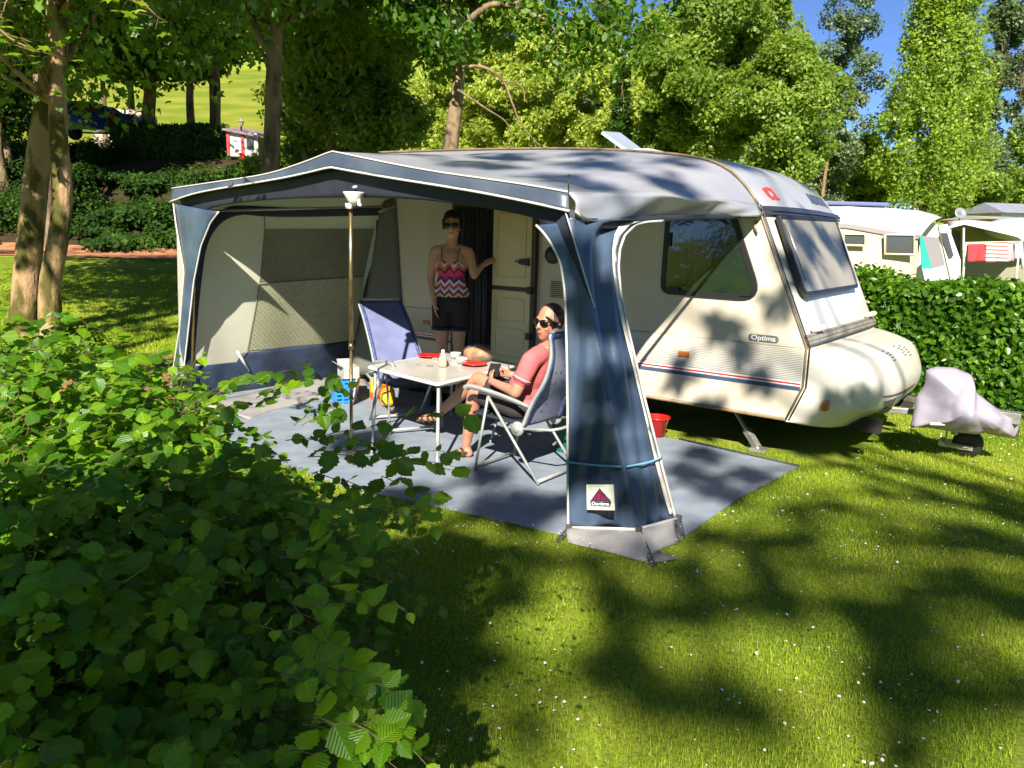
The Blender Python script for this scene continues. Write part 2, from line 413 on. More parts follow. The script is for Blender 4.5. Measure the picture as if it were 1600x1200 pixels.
# bare earth patch beside the awning, needles and dry grass
M_EARTH = mat('bare_earth', (.30, .15, .08), .95, col2=(.16, .12, .045), scale=2.5, bump=.7, bscale=30, spec=.1)
mb = MB(); poly = []
for i in range(40):
    a = 2*math.pi*i/40; q = 1+.28*fold((math.cos(a), math.sin(a), 0), 1, 1.7, 3)
    c = rd(-4.6, 9.3); poly.append((c.x + math.cos(a)*1.35*q, c.y + math.sin(a)*1.9*q, .006))
mb.add(poly, [tuple(range(40))]); tag(mb.build('bare_earth', M_EARTH, None, True), kind='structure')

# ================================================================ MAIN CARAVAN
Y0 = 6.42; YW = 2.24
M_VAN = mat('caravan_skin', (.56, .505, .405), .28, col2=(.46, .41, .32), scale=3.0, spec=.5, coat=.2, stretch=(1, 1, .22), lo=.45, hi=.75)
M_GRP = mat('caravan_front', (.62, .595, .53), .3, col2=(.54, .50, .42), scale=1.6, coat=.25, lo=.5, hi=.8)
M_ROOFV = mat('caravan_roof', (.38, .38, .40), .3, col2=(.30, .31, .34), scale=1.5, coat=.2)
M_TRIM = mat('seam_trim', (.22, .15, .08), .45, col2=(.10, .08, .06), scale=9)
M_BLACK = mat('black_rubber', (.012, .012, .012), .45)
M_GREYTRIM = mat('grey_trim', (.26, .23, .19), .4, col2=(.18, .16, .14), scale=12)
M_DARK = mat('underbody_dark', (.02, .018, .015), .9)
M_ALU = mat('zinc_steel', (.42, .41, .38), .42, metal=.7, col2=(.30, .29, .27), scale=14)
M_DGLASS = mat('tinted_window', (.010, .020, .012), .05, spec=.6, coat=.25, bump=.12, bscale=3, bdist=.05)
M_FGLASS = mat('front_window_blind', (.30, .27, .21), .4, col2=(.22, .20, .155), scale=2.5, spec=.3, coat=.06)
M_RED = mat('red_decal', (.55, .03, .03), .4)
M_BLUE = mat('blue_decal', (.045, .07, .13), .4)
van = thing('caravan', 'large cream touring caravan with the awning fixed along its side', 'caravan', (-4.3, 7.5, 0))
RAIL = [(-6.6, 2.60), (-5.4, 2.585), (-4.4, 2.56), (-3.72, 2.525), (-3.15, 2.475), (-2.80, 2.42), (-2.60, 2.345), (-2.46, 2.24), (-2.36, 2.13), (-2.30, 2.05)]
FRONTP = [(-2.30, 2.05), (-1.82, .97), (-1.82, .65), (-1.93, .37)]
railc = smooth_curve([(x, 0, z) for x, z in RAIL], 5)
side_out = [(-6.62, .40), (-6.72, 1.2), (-6.68, 2.3)] + [(p.x, p.z) for p in railc] + [(-1.82, .97), (-1.82, .65), (-1.93, .37)]
for yy, nm in ((Y0, 'side_wall'), (Y0+YW, 'side_wall')):
    mb = MB(); pl = Plane((0, yy, 0), (1, 0, 0), (0, 0, 1))
    pl.slab(mb, side_out, -0.02, 0.02); mb.build(nm, M_VAN, van, False)
def prof_norm(P, i):
    a = P[max(i-1, 0)]; b = P[min(i+1, len(P)-1)]; d = (b-a).normalized(); return Vector((-d.z, 0, d.x))
topP = resample(railc, 60)
topP = [Vector((p.x, 0, p.z)) for p in topP]
def roofsurf(t, v, off=0.0):
    k = t*60; i = min(59, int(k)); p = topP[i].lerp(topP[i+1], k-i); n = prof_norm(topP, i)
    if n.z < 0 and n.x < 0: n = -n
    b = .055*(1-abs(2*v-1)**3.0)+off
    return Vector((p.x, Y0+YW*v, p.z)) + Vector((n.x, 0, n.z))*b
mb = MB(); mb.grid(lambda u, v: roofsurf(u, v), 60, 24); mb.build('roof', M_ROOFV, van, True)
# rear, floor
mb = MB()
rear = [(-6.62, .40), (-6.72, 1.2), (-6.68, 2.3), (-6.6, 2.6)]
mb.grid(lambda u, v: Vector((rear[int(round(v*3))][0]-.05*math.sin(math.pi*u), Y0+YW*u, rear[int(round(v*3))][1])), 8, 3); mb.build('rear_wall', M_VAN, van, True)
mb = MB(); mb.box((-4.3, Y0+YW/2, .41), (4.6, YW-.06, .05)); mb.box((-3.4, Y0+.45, .33), (4.2, .06, .12)); mb.box((-3.4, Y0+YW-.45, .33), (4.2, .06, .12))
mb.box((-4.4, Y0+YW/2, .27), (.09, YW-.3, .09)); mb.build('chassis', M_DARK, van)
# front window wall: slanted plane
FT = Vector((-2.30, 0, 2.05)); FB = Vector((-1.82, 0, .97))
def frontsurf(u, v, off=0.0):           # u across 0..1, v up 0..1
    p = FB.lerp(FT, v); n = Vector((FT.z-FB.z, 0, FB.x-FT.x)).normalized()
    b = .03*(1-abs(2*u-1)**4)*1.0 + off
    return Vector((p.x, Y0+YW*u, p.z)) + n*b
mb = MB(); mb.grid(lambda u, v: frontsurf(u, v), 24, 8); mb.build('front_panel', M_GRP, van, True)
# gas locker nose
NP = [(0, 1.00), (.04, .955), (.30, .95), (.58, .925), (.76, .885), (.87, .80), (.94, .69), (1.0, .57), (1.0, .48), (.90, .42), (.74, .34), (.58, .275), (.3, .26), (.0, .28)]
NC = resample(smooth_curve([(a, 0, z) for a, z in NP], 4), 44)
def nose(u, v, off=0.0):
    k = v*44; i = min(43, int(k)); c = NC[i].lerp(NC[i+1], k-i); s = 2*u-1
    pl_ = (1-abs(s)**4.4)**(1/2.2); low = 1-.10*npsst(.5, .2, c.z) if c.z < .5 else 1
    z = c.z + (.37-.28)*(abs(s)**4)*max(0, (.6-c.z)/.35)
    x = -1.84-.10*max(0, min(1, (.66-z)/.28))+.02*(c.z < .9) + (.61+off)*c.x*pl_ - .10*max(0, .66-z)*(1-c.x)*(abs(s)**3)
    return Vector((x, Y0-.004+(YW+.008)*u, z))
def uw(u): return .5-.5*math.cos(math.pi*u)      # crowd samples at the ends
mb = MB(); mb.grid(lambda u, v: nose(uw(u), v), 60, 44); mb.build('front_locker', M_GRP, van, True)
# strip under the window, strip above the window
mb = MB()
for k, (z0, z1, o) in enumerate(((.012, .03, .022), (.034, .062, .030), (.066, .082, .022))):
    mb.grid(lambda u, v: frontsurf(u, z0+(z1-z0)*v, o), 20, 1)
mb.build('front_rail', M_GREYTRIM, van, False, solid=.014)
mb = MB()
for z0, z1, o, in ((.945, .962, .02), (.965, .985, .032), (.988, 1.004, .022)):
    mb.grid(lambda u, v: frontsurf(u, z0+(z1-z0)*v, o), 20, 1)
mb.build('upper_rail', mat('upper_trim', (.035, .033, .03), .3), van, False, solid=.014)
# seam trim round the side panel, and the awning rail
edge = [Vector((p.x, Y0-.022, p.z)) for p in railc] + [Vector((-1.82, Y0-.022, .97)), Vector((-1.82, Y0-.022, .65)), Vector((-1.93, Y0-.022, .37))]
mb = MB(); mb.tube(edge, .010, 6); mb.tube([e+Vector((.024, .010, 0)) for e in edge[len(railc)-3:]], .007, 6, 1)
mb.tube([Vector((-1.93, Y0-.022, .37)), Vector((-6.62, Y0-.022, .40))], .016, 6)
mb.build('seam_trim', [M_TRIM, M_BLACK], van, True)
# side window
SP = Plane((0, Y0-.02, 0), (1, 0, 0), (0, 0, 1))     # normal (0,-1,0)
def side_window(poly, name='side_window', r=(.05, .05, .14, .10)):
    outer = round_poly(poly, list(r), 6); inn = inset(outer, .045); inn2 = inset(outer, .03)
    mb = MB(); SP.ring(mb, outer, inn, 0.0, .022); fr = mb.build(name, M_BLACK, van, False, bevel=.004)
    mb = MB(); SP.slab(mb, inn2, .004, .016); mb.build('pane', M_DGLASS, fr, False)
    return fr
wpoly = [(-3.10, 2.04), (-2.50, 2.04), (-2.19, 1.31), (-3.11, 1.31)]
fr = side_window(wpoly)
mb = MB()
for cx_, cz_ in ((-2.98, 1.355), (-2.34, 1.355)): mb = MB(); SP.slab(mb, [(cx_-.05, cz_-.012), (cx_+.05, cz_-.012), (cx_+.05, cz_+.018), (cx_-.05, cz_+.018)], .022, .034); mb.build('catch', M_BLACK, fr, False)
for cx_, cz_ in ((-3.04, 1.78),): mb = MB(); SP.slab(mb, [(cx_-.01, cz_-.06), (cx_+.01, cz_-.06), (cx_+.01, cz_+.06), (cx_-.01, cz_+.06)], .022, .032)
mb.build('catch', M_BLACK, fr, False)
# curtains behind the pane edge catch a little light
# front window
FP = Plane(frontsurf(.5, 0, .032), (0, 1, 0), FT-FB)
if FP.n.x < 0: FP = Plane(frontsurf(.5, 0, .032), (0, -1, 0), FT-FB)
sgn = 1 if FP.u.y > 0 else -1
Lf = (FT-FB).length
def fpt(x, y): return FP.sight(x, y)
wq = [fpt(1214, 336), fpt(1303, 342), fpt(1339, 450), fpt(1256, 464)]
outer = round_poly(wq, [.03, .03, .06, .10], 5); inn = inset(outer, .035)
mb = MB(); FP.ring(mb, outer, inn, -.02, .02); fw = mb.build('front_window', M_BLACK, van, False, bevel=.004)
mb = MB(); FP.slab(mb, inset(outer, .02), -.01, .010); mb.build('pane', M_FGLASS, fw, False)
a_, b_ = fpt(1222, 348), fpt(1254, 440)
mb = MB(); mb.tube([FP.p(*a_, .03), FP.p(*b_, .03)], .008, 6); mb.build('stay', M_ALU, fw, True)
# corner joint cover and grab handles
for xx, yy, z in ((1277, 512, .0), (1358, 490, 0)):
    mb = MB(); p = spl(xx, yy, FP.o, FP.n); mb.capsule(p+Vector((-.01, -.06, -.015)), .022, p+Vector((.03, .06, .0)), .026, 10)
    mb.build('grab_handle', mat('beige_plastic', (.62, .55, .42), .45), van, True)
for px_, py_ in ((1284, 633), ):
    c = Vector((0, 0, 0)); best = None
    for iu in range(60):
        for iv in range(60):
            p = nose(uw(iu/59), iv/59); q = proj(p); e = (q[0]-px_)**2+(q[1]-py_)**2
            if best is None or e < best[0]:
                best = (e, p)
    mb = MB(); mb.rbox(best[1]+Vector((.02, -.02, 0)), (.05, .07, .075), .01, mi=0); mb.build('marker_lamp', [mat('amber_lamp', (.45, .16, .03), .25)], van, False, bevel=.008)
# locker vents, slotted grille and number
def nose_at(px_, py_):
    best = None
    for iu in range(0, 90):
        for iv in range(0, 89):
            u = uw(iu/89); v = iv/88; p = nose(u, v)
            if p.x < -1.7 or iu in (0, 89) or iv == 88: continue
            nn = (nose(min(1, u+.01), v)-p).cross(nose(u, min(1, v+.01))-p)
            if nn.x < 0 and abs(nn.x) > .3*nn.length: nn = -nn
            if nn.dot(CAM-p) < 0 and (nn*-1).x > .1*nn.length: nn = -nn
            if nn.normalized().dot((CAM-p).normalized()) < .12: continue
            q = proj(p); e = (q[0]-px_)**2+(q[1]-py_)**2
            if best is None or e < best[0]: best = (e, u, v)
    return best[1], best[2]
mb = MB()
for cx_, cy_, k in ((1377, 549, 5), (1395, 541, 5), (1405, 541, 5)):
    u0, v0 = nose_at(cx_, cy_)
    for j in range(k):
        uu = u0; vv = v0 + j*.016
        A, B = nose(uu-.012, vv, .006), nose(uu+.018, vv, .006); mb.tube([A, (A+B)/2, B], .0045, 5)
for j in range(5):
    ua, va = nose_at(1380, 622+j*4.5); ub, vb = nose_at(1428, 600+j*4.5)
    pts = [nose(ua+(ub-ua)*t, va+(vb-va)*t, .008) for t in [i/16 for i in range(17)]]; mb.tube(pts, .0045, 5)
mb.build('locker_vent', mat('vent_dark', (.09, .07, .055), .6), van, True)
u0, v0 = nose_at(1406, 632)
mb = MB(); mb.grid(lambda a, b: nose(u0-.03+.07*a, v0-.02+.05*b, .014), 4, 3); mb.build('locker_plate', mat('blue_plate', (.09, .14, .18), .35), van, False, solid=.006)
# ribbed band and stripes on the side
m, n, p, out = new_mat('ribbed_band'); L = n.links.new
tc = node(n, 'ShaderNodeTexCoord'); sp = node(n, 'ShaderNodeSeparateXYZ'); L(tc.outputs['Object'], sp.inputs[0])
mu = node(n, 'ShaderNodeMath', operation='MULTIPLY'); mu.inputs[1].default_value = 2*math.pi/.0145; L(sp.outputs[2], mu.inputs[0])
sn = node(n, 'ShaderNodeMath', operation='SINE'); L(mu.outputs[0], sn.inputs[0])
mr = node(n, 'ShaderNodeMapRange'); mr.inputs[1].default_value = .93; mr.inputs[2].default_value = .69; mr.inputs[3].default_value = -.95; mr.inputs[4].default_value = .7; L(sp.outputs[2], mr.inputs[0])
ad = node(n, 'ShaderNodeMath', operation='ADD'); L(sn.outputs[0], ad.inputs[0]); L(mr.outputs[0], ad.inputs[1])
gt = node(n, 'ShaderNodeMath', operation='GREATER_THAN'); gt.inputs[1].default_value = 0.0; L(ad.outputs[0], gt.inputs[0])
mx = node(n, 'ShaderNodeMix', data_type='RGBA'); L(gt.outputs[0], mx.inputs[0]); mx.inputs[6].default_value = (.58, .53, .44, 1); mx.inputs[7].default_value = (.26, .27, .28, 1)
L(mx.outputs[2], p.inputs['Base Color']); p.inputs['Roughness'].default_value = .35
bp = node(n, 'ShaderNodeBump'); bp.inputs['Strength'].default_value = .35; bp.inputs['Distance'].default_value = .004; L(sn.outputs[0], bp.inputs['Height']); L(bp.outputs[0], p.inputs['Normal'])
M_RIB = m
def band(name, z0, z1, m, o=.003, x0=-6.6, x1=-1.84, door=True):
    mb = MB()
    for a, b in (((x0, -5.53), (-4.38, x1)) if door else ((x0, x1),)):
        xr = (b - .0) if b < -2 else x1
        SP.slab(mb, [(a, z0), (xr, z0), (xr, z1), (a, z1)], 0, o)
    return mb.build(name, m, van, False)
band('ribbed_band', .69, .955, M_RIB)
band('white_stripe', .655, .688, mat('white_decal', (.8, .79, .75), .4)); band('red_stripe', .664, .678, M_RED, .005)
band('blue_stripe', .618, .650, M_BLUE)
mb = MB(); mb.tube([(-4.38, Y0-.020, .962), (-1.85, Y0-.020, .962)], .004, 5); mb.tube([(-6.6, Y0-.020, .962), (-5.53, Y0-.020, .962)], .004, 5); mb.build('groove_line', mat('groove_shade', (.30, .26, .20), .5), van, True)  # thin dark tube drawing the shade in the panel groove
# badge
pc = SP.uv(sy(1193, 528.5, Y0-.02))
mb = MB(); SP.slab(mb, round_poly([(pc[0]-.125, pc[1]-.028), (pc[0]+.125, pc[1]-.028), (pc[0]+.125, pc[1]+.028), (pc[0]-.125, pc[1]+.028)], .027, 6), 0, .006)
bd = mb.build('name_badge', mat('badge_grey', (.13, .135, .14), .35), van, False)
put_text('badge_text', 'Optima', .058, lambda x, y, z: SP.p(pc[0]+x*1.15, pc[1]+y, .008+z), mat('badge_white', (.75, .75, .72), .4), bd, .002, .001)
pm = SP.uv(sy(1069, 553, Y0-.02))
for cx_, cz_ in ((pm[0], pm[1]), (-5.88, .81)):
    mb = MB(); SP.slab(mb, [(cx_-.05, cz_-.022), (cx_+.05, cz_-.022), (cx_+.05, cz_+.022), (cx_-.05, cz_+.022)], 0, .014); mb.build('side_reflector', mat('orange_reflector', (.42, .12, .02), .25), van, False, bevel=.003)
# roof lettering and emblem, laid on the curved cap
def cap_map(px_, py_):
    best = None
    for i in range(200):
        for j in range(160):
            t = .7+.3*i/199; v = j/159; q = proj(roofsurf(t, v)); e = (q[0]-px_)**2+(q[1]-py_)**2
            if best is None or e < best[0]: best = (e, t, v)
    return best[1], best[2]
arc = sum((topP[i+1]-topP[i]).length for i in range(60))
t1, v1 = cap_map(1277, 314); t2, v2 = cap_map(1203, 303)
M_LET = mat('roof_letter', (.05, .07, .11), .4)
LB = [ # stencil-cut capitals drawn as strokes (x, y in cell 0..1)
 ('A', [[(0, 0), (.2, 0), (.5, 1), (.3, 1)], [(.36, 1), (.62, 1), (1.0, 0), (.74, 0)], [(.42, .2), (.70, .2), (.66, .38), (.46, .38)]]),
 ('D', [[(0, 0), (.26, 0), (.26, 1), (0, 1)], [(.34, 0), (.7, 0), (1, .25), (1, .75), (.7, 1), (.34, 1), (.34, .8), (.64, .8), (.74, .68), (.74, .32), (.64, .2), (.34, .2)]]),
 ('R', [[(0, 0), (.26, 0), (.26, 1), (0, 1)], [(.34, 1), (.8, 1), (1, .85), (1, .6), (.85, .48), (1, 0), (.74, 0), (.6, .42), (.34, .42), (.34, .58), (.7, .62), (.72, .8), (.34, .82)]]),
 ('I', [[(.3, 0), (.62, 0), (.62, 1), (.3, 1)]]),
 ('A', [[(0, 0), (.24, 0), (.24, 1), (0, 1)], [(.3, 1), (.62, 1), (1.0, 0), (.74, 0)], [(.30, .2), (.62, .2), (.58, .38), (.30, .38)]])]
# triangulate simple concave outlines through bmesh
def cap_poly(mb, poly, cx_, fn):
    bm = bmesh.new(); vs = [bm.verts.new((x, y, 0)) for x, y in poly]; f = bm.faces.new(vs)
    bmesh.ops.triangulate(bm, faces=[f]); bmesh.ops.subdivide_edges(bm, edges=bm.edges[:], cuts=2, use_grid_fill=True)
    bmesh.ops.triangulate(bm, faces=bm.faces[:])
    idx = {v: i for i, v in enumerate(bm.verts)}
    mb.add([fn(v.co.x, v.co.y) for v in bm.verts], [tuple(idx[v] for v in f.verts) for f in bm.faces]); bm.free()
mb = MB(); hh = .12; ww = .098
for k, (ch, pol) in enumerate(LB):
    mb = MB()
    for P in pol: cap_poly(mb, P, 0, lambda x, y: roofsurf(min(1, t1 - (y-.5)*hh/arc), v1 + ((k-2)*ww*1.30 + (x-.5)*ww)/YW, .006))
    mb.build('roof_letter', M_LET, van, False, solid=.004)
mb = MB()
R1 = [[(-.5, .9), (0.05, 1), (.1, .75), (-.15, .68), (-.18, .35), (-.02, .15), (0, 0), (-.22, .0), (-.45, .3), (-.5, .6)],
      [(.12, 1), (.42, .95), (.5, .7), (.5, .3), (.62, 0), (.22, 0), (.30, .3), (.28, .68), (.14, .72)], [(.06, .0), (.16, 0), (.18, .3), (.08, .3)]]
for P in R1: cap_poly(mb, P, 0, lambda x, y: roofsurf(min(1, t2 - (y-.5)*.13/arc), v2 + x*.19/YW, .006))
mb.build('roof_emblem', mat('emblem_red', (.62, .05, .04), .4), van, False, solid=.004)
# roof hatch standing open
mb = MB(); p0 = sy(974, 237, 7.3); mb.box((p0.x+.12, 7.4, 2.60), (.55, .6, .06))
hatch = mb.build('roof_hatch', mat('hatch_grey', (.5, .5, .52), .4), van, False, bevel=.01)
q1 = [sy(940, 207, 7.15), sy(968, 209, 7.6), sy(1011, 242, 7.6), sy(985, 240, 7.15)]
mb = MB(); mb.add(q1, [(0, 1, 2, 3)]); mb.build('hatch_lid', mat('hatch_lid', (.35, .40, .48), .25, coat=.4), hatch, False, solid=.03)
mb = MB(); mb.tube([(q1[0]+q1[3])/2, Vector((p0.x-.1, 7.3, 2.62))], .01); mb.build('hatch_stay', M_ALU, hatch, True)
# doorway: fly curtain, frame, stable door folded back
dL = -5.52; dR = -4.95
mb = MB(); SP.ring(mb, [(dL, .42), (dR, .42), (dR, 2.08), (dL, 2.08)], [(dL+.04, .45), (dR-.02, .45), (dR-.02, 2.04), (dL+.04, 2.04)], 0, .02); dw = mb.build('doorway', mat('door_seal', (.03, .022, .018), .5), van, False, bevel=.003)
mb = MB(); SP.slab(mb, [(dL+.03, .44), (dR-.01, .44), (dR-.01, 2.05), (dL+.03, 2.05)], .001, .004); mb.build('doorway_dark', mat('dark_inside', (.006, .006, .007), .9), dw, False)  # black sheet on the uncut wall, painting the unlit inside
mb = MB()
for i in range(44):
    x = dL+.05+.43*(i+.5)/44; y = Y0-.035-.012*math.sin(i*1.3)-.006*RNG.random()
    sw = .012*math.sin(i*.7)
    mb.tube([(x, y, 2.03), (x+sw*.5, y-.004, 1.2), (x+sw, y, .5)], .0065, 5)
mb.build('fly_curtain', mat('fly_strands', (.030, .032, .042), .5, col2=(.10, .10, .12), scale=3, stretch=(20, 20, .3)), van, True)
dp = Plane((0, Y0-.055, 0), (1, 0, 0), (0, 0, 1))
M_DOOR = mat('door_cream', (.62, .54, .30), .4, col2=(.55, .47, .26), scale=2)
door = None; D0, D1 = -4.94, -4.47
mb = MB(); dp.slab(mb, [(D0, .46), (D1, .46), (D1, 1.235), (D0, 1.235)], 0, .028); dp.slab(mb, [(D0, 1.275), (D1, 1.275), (D1, 2.06), (D0, 2.06)], 0, .028)
door = mb.build('door', M_DOOR, van, False, bevel=.006)
mb = MB()
for z0, z1 in ((.56, .86), (.92, 1.16), (1.36, 1.98)):
    o_ = round_poly([(D0+.05, z0), (D1-.06, z0), (D1-.06, z1), (D0+.05, z1)], .03, 4); dp.ring(mb, o_, inset(o_, .014), .028, .036)
mb.build('door_moulding', M_DOOR, door, False, bevel=.002)
mb = MB(); dp.slab(mb, [(D0, 1.238), (D1, 1.238), (D1, 1.272), (D0, 1.272)], 0, .02); dp.slab(mb, [(D1, .44), (D1+.045, .44), (D1+.045, 2.07), (D1, 2.07)], -.03, .022)
mb.build('door_edge', mat('brown_edge', (.045, .028, .018), .5), door, False)
mb = MB(); dp.slab(mb, [(D1-.13, 1.50), (D1-.01, 1.485), (D1-.01, 1.56), (D1-.13, 1.545)], .03, .055); dp.slab(mb, [(D1-.19, 1.522), (D1-.13, 1.515), (D1-.13, 1.53), (D1-.19, 1.53)], .03, .045)
mb.build('door_handle', M_BLACK, door, False, bevel=.004)
for zz in (1.25, .80):
    mb = MB(); dp.slab(mb, [(D1-.03, zz-.035), (D1+.03, zz-.035), (D1+.03, zz+.035), (D1-.03, zz+.035)], .025, .05); mb.build('door_hinge', M_BLACK, door, False, bevel=.006)
mb = MB(); mb.grid(lambda u, v: Vector((-6.6+3.0*u, Y0+.02+.02*math.sin(u*70), .40-.39*v)), 80, 4); mb.build('draught_skirt', mat('draught_cloth', (.02, .022, .03), .8), van, True, solid=.004)
# round lamp and vent beside the door
mb = MB(); R_ = SP.R(); mb.lathe([(.085, 0), (.085, .02), (.07, .045), (.03, .058)], SP.p(-4.255, 1.60, 0), 24, R_); mb.build('round_hatch', mat('round_dark', (.035, .03, .028), .4), van, True)
mb = MB()
for j in range(9): SP.slab(mb, [(-4.27, 1.20+j*.018), (-4.13, 1.20+j*.018), (-4.13, 1.208+j*.018), (-4.27, 1.208+j*.018)], 0, .006)
mb.build('side_vent', mat('vent_slots', (.05, .045, .03), .6), van, False)
# drain hook by the window
mb = MB(); mb.tube([sy(1181, 345, Y0-.03), sy(1179, 355, Y0-.045), sy(1183, 365, Y0-.04)], .008, 6); mb.build('awning_buckle', M_TRIM, van, True)
# wheels, steadies, drawbar
for yy in (Y0+.16, Y0+YW-.16):
    wh = None; R_ = rot_xyz(rx=rad(90))
    mb = MB(); mb.lathe([(.17, -.085), (.27, -.085), (.295, -.06), (.30, 0), (.295, .06), (.27, .085), (.17, .085)], (-4.4, yy, .30), 32, R_, cap=False); wh = mb.build('wheel', mat('tyre', (.015, .015, .015), .85), van, True)
    mb = MB(); mb.lathe([(.17, -.08), (.16, -.05), (.07, -.04), (.05, -.06)], (-4.4, yy, .30), 24, R_); mb.build('rim', M_ALU, wh, True)
mb = MB(); a = Vector((-2.55, Y0+.36, .36)); b = gz(1185, 702, .03); mb.tube([a, b], .02, 6); mb.box((a+b)/2, (.03, .03, .4), Vector((b-a)).to_track_quat('Z', 'Y').to_matrix())
mb.box(b+Vector((0, 0, -.005)), (.14, .10, .03)); mb.box(b.lerp(a, .22)+Vector((0, 0, 0)), (.05, .06, .2), Vector((b-a)).to_track_quat('Z', 'Y').to_matrix()); mb.build('corner_steady', M_ALU, van, False, bevel=.003)
mb = MB(); a = Vector((-2.55, Y0+YW-.36, .36)); b = Vector((-2.2, Y0+YW-.36, .03)); mb.tube([a, b], .025, 6); mb.box(b, (.14, .1, .03)); mb.build('corner_steady', M_ALU, van, False)
YC = Y0+YW/2
mb = MB()
for s_ in (-1, 1):
    A = Vector((-2.3, YC+s_*.75, .40)); B = Vector((-.62, YC+s_*.06, .42)); mb.tube([A, B], .04, 4, flat=.8)
mb.box((-.62, YC, .43), (.45, .11, .09)); mb.box((-1.02, YC-.17, .47), (.20, .09, .05)); mb.box((-.95, YC-.12, .50), (.34, .03, .03))
mb.build('drawbar', M_ALU, van, False, bevel=.004)
jk = Vector((-.86, YC+.18, 0))
mb = MB(); mb.tube([jk+Vector((0, -.10, .72)), jk+Vector((0, -.10, .20))], .028, 10); mb.tube([jk+Vector((-.06, -.09, .22)), jk+Vector((-.06, -.09, .10)), jk+Vector((.12, -.09, .10))], .009, 6)
mb.box(jk+Vector((.02, -.075, .095)), (.26, .012, .04)); mb.box(jk+Vector((.02, .075, .095)), (.26, .012, .04)); mb.box(jk+Vector((-.1, 0, .10)), (.03, .15, .05))
js = mb.build('jockey_stand', M_ALU, van, False)
mb = MB(); mb.lathe([(.05, -.055), (.10, -.055), (.118, -.03), (.12, 0), (.118, .03), (.10, .055), (.05, .055)], jk+Vector((.10, 0, .12)), 28, rot_xyz(rx=rad(90))); mb.build('jockey_wheel', M_BLACK, js, True)
wc = gz(1500, 703); mb = MB(); mb.add([wc+Vector(v) for v in ((.04, -.06, 0), (.2, -.06, 0), (.04, -.06, .055), (.04, .06, 0), (.2, .06, 0), (.04, .06, .055))], [(0, 1, 2), (5, 4, 3), (0, 3, 4, 1), (1, 4, 5, 2), (2, 5, 3, 0)])
tag(mb.build('wheel_chock', M_ALU, None, False, origin=wc), 'small grey chock wedged under the jockey wheel', 'wheel chock')
# hitch cover: cloth draped on the coupling
M_COVER = mat('lilac_cover', (.41, .37, .46), .5, col2=(.34, .31, .39), scale=2.5, bump=.35, bscale=7, bdist=.03, trans=.25)
cen = Vector((-.70, YC, 0))
cov = [(1428, 640), (1432, 620), (1445, 600), (1447, 578), (1462, 573), (1490, 574), (1518, 585), (1524, 612), (1560, 640), (1590, 655), (1594, 672), (1588, 685), (1560, 682), (1536, 676), (1528, 679), (1490, 675), (1450, 668), (1422, 668)]
pl = Plane((-.70, YC-.14, .6), RT0, ZV)
ct = []
for q in cov: ct.append(pl.sight(*q))
ctr = [Vector(c) for c in ct]; n_ = len(ctr)
rim = resample([Vector((c.x, c.y, 0)) for c in ctr]+[Vector((ctr[0].x, ctr[0].y, 0))], 96)[:-1]
cc = pl.sight(1500, 636); mb = MB(); K = 14; top = pl.sight(1487, 592)
def cover_side(sg):
    rows = []
    for k in range(K+1):
        t = k/K; row = []
        for i, r_ in enumerate(rim):
            a = cc[0]+(r_.x-cc[0])*t; b = cc[1]+(r_.y-cc[1])*t
            dep = (1-t**2.4)*.17*sg*(1.0 if sg > 0 else 1)
            ang = math.atan2(r_.y-cc[1], r_.x-cc[0])
            dep += sg*.020*math.sin(a*34+2.2*fold((a, b, sg), 1, 4, 1))*min(1, max(0, (cc[1]+.16-b)/.2))*(1-t**5) + .045*fold((a, b, sg), 1, 6, 2)*(1-t**4)
            ridge = math.exp(-((a-top[0]+(top[1]-b)*.35)/.03)**2)*.012*sg*(b > cc[1]-.2)*(1-t**3)
            row.append(pl.p(a, b, dep+ridge))
        rows.append(row)
    return rows
for sg in (1, -1):
    rows = cover_side(sg); N_ = len(rim); vs = [p for r_ in rows for p in r_]
    mb.add(vs, [((k*N_+i), (k*N_+(i+1) % N_), ((k+1)*N_+(i+1) % N_), ((k+1)*N_+i))[::sg] for k in range(K) for i in range(N_)])
hc = mb.build('hitch_cover', M_COVER, None, True, origin=cen)
m_ = hc.modifiers.new('w', 'WELD'); m_.merge_threshold = .0015
tag(hc, 'pale lilac fabric cover draped over the caravan coupling', 'cover')
tg = MB(); c_ = pl.sight(1452, 656); Rp = pl.R(); tg.box(pl.p(c_[0], c_[1], .135), (.12, .022, .004), Rp); tg.build('cover_label', mat('cream_label', (.7, .62, .4), .5), hc)
# ================================================================ AWNING
M_NAVY = mat('navy_canvas', (.034, .056, .100), .36, col2=(.058, .088, .140), scale=3, bump=.25, bscale=5, bdist=.03, spec=.5, coat=.12)
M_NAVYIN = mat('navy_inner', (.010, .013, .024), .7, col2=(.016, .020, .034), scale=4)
M_FASCIA = mat('fascia_canvas', (.045, .060, .090), .38, col2=(.075, .092, .12), scale=2.5, bump=.2, bscale=8, bdist=.02, coat=.15)
M_ROOFC = mat('roof_canvas', (.31, .32, .37), .34, col2=(.38, .38, .41), scale=1.3, bump=.2, bscale=3.2, bdist=.05, spec=.5, trans=.14, coat=.15)
M_CREAMC = mat('cream_canvas', (.58, .57, .47), .7, col2=(.64, .63, .53), scale=2, bump=.3, bscale=3.5, bdist=.03, trans=.42)
M_PIPE = mat('white_piping', (.52, .505, .47), .45)
M_MUD = mat('grey_skirt', (.30, .285, .28), .55, col2=(.22, .21, .21), scale=4, bump=.5, bscale=5, bdist=.03)
M_BRASS = mat('brassy_pole', (.34, .25, .12), .32, metal=.85, col2=(.22, .15, .07), scale=12)
M_STRIPE = mat('zip_flap', (.62, .57, .48), .5, col2=(.45, .42, .36), scale=20)
M_LBLUE = mat('light_blue_tape', (.16, .36, .52), .4)
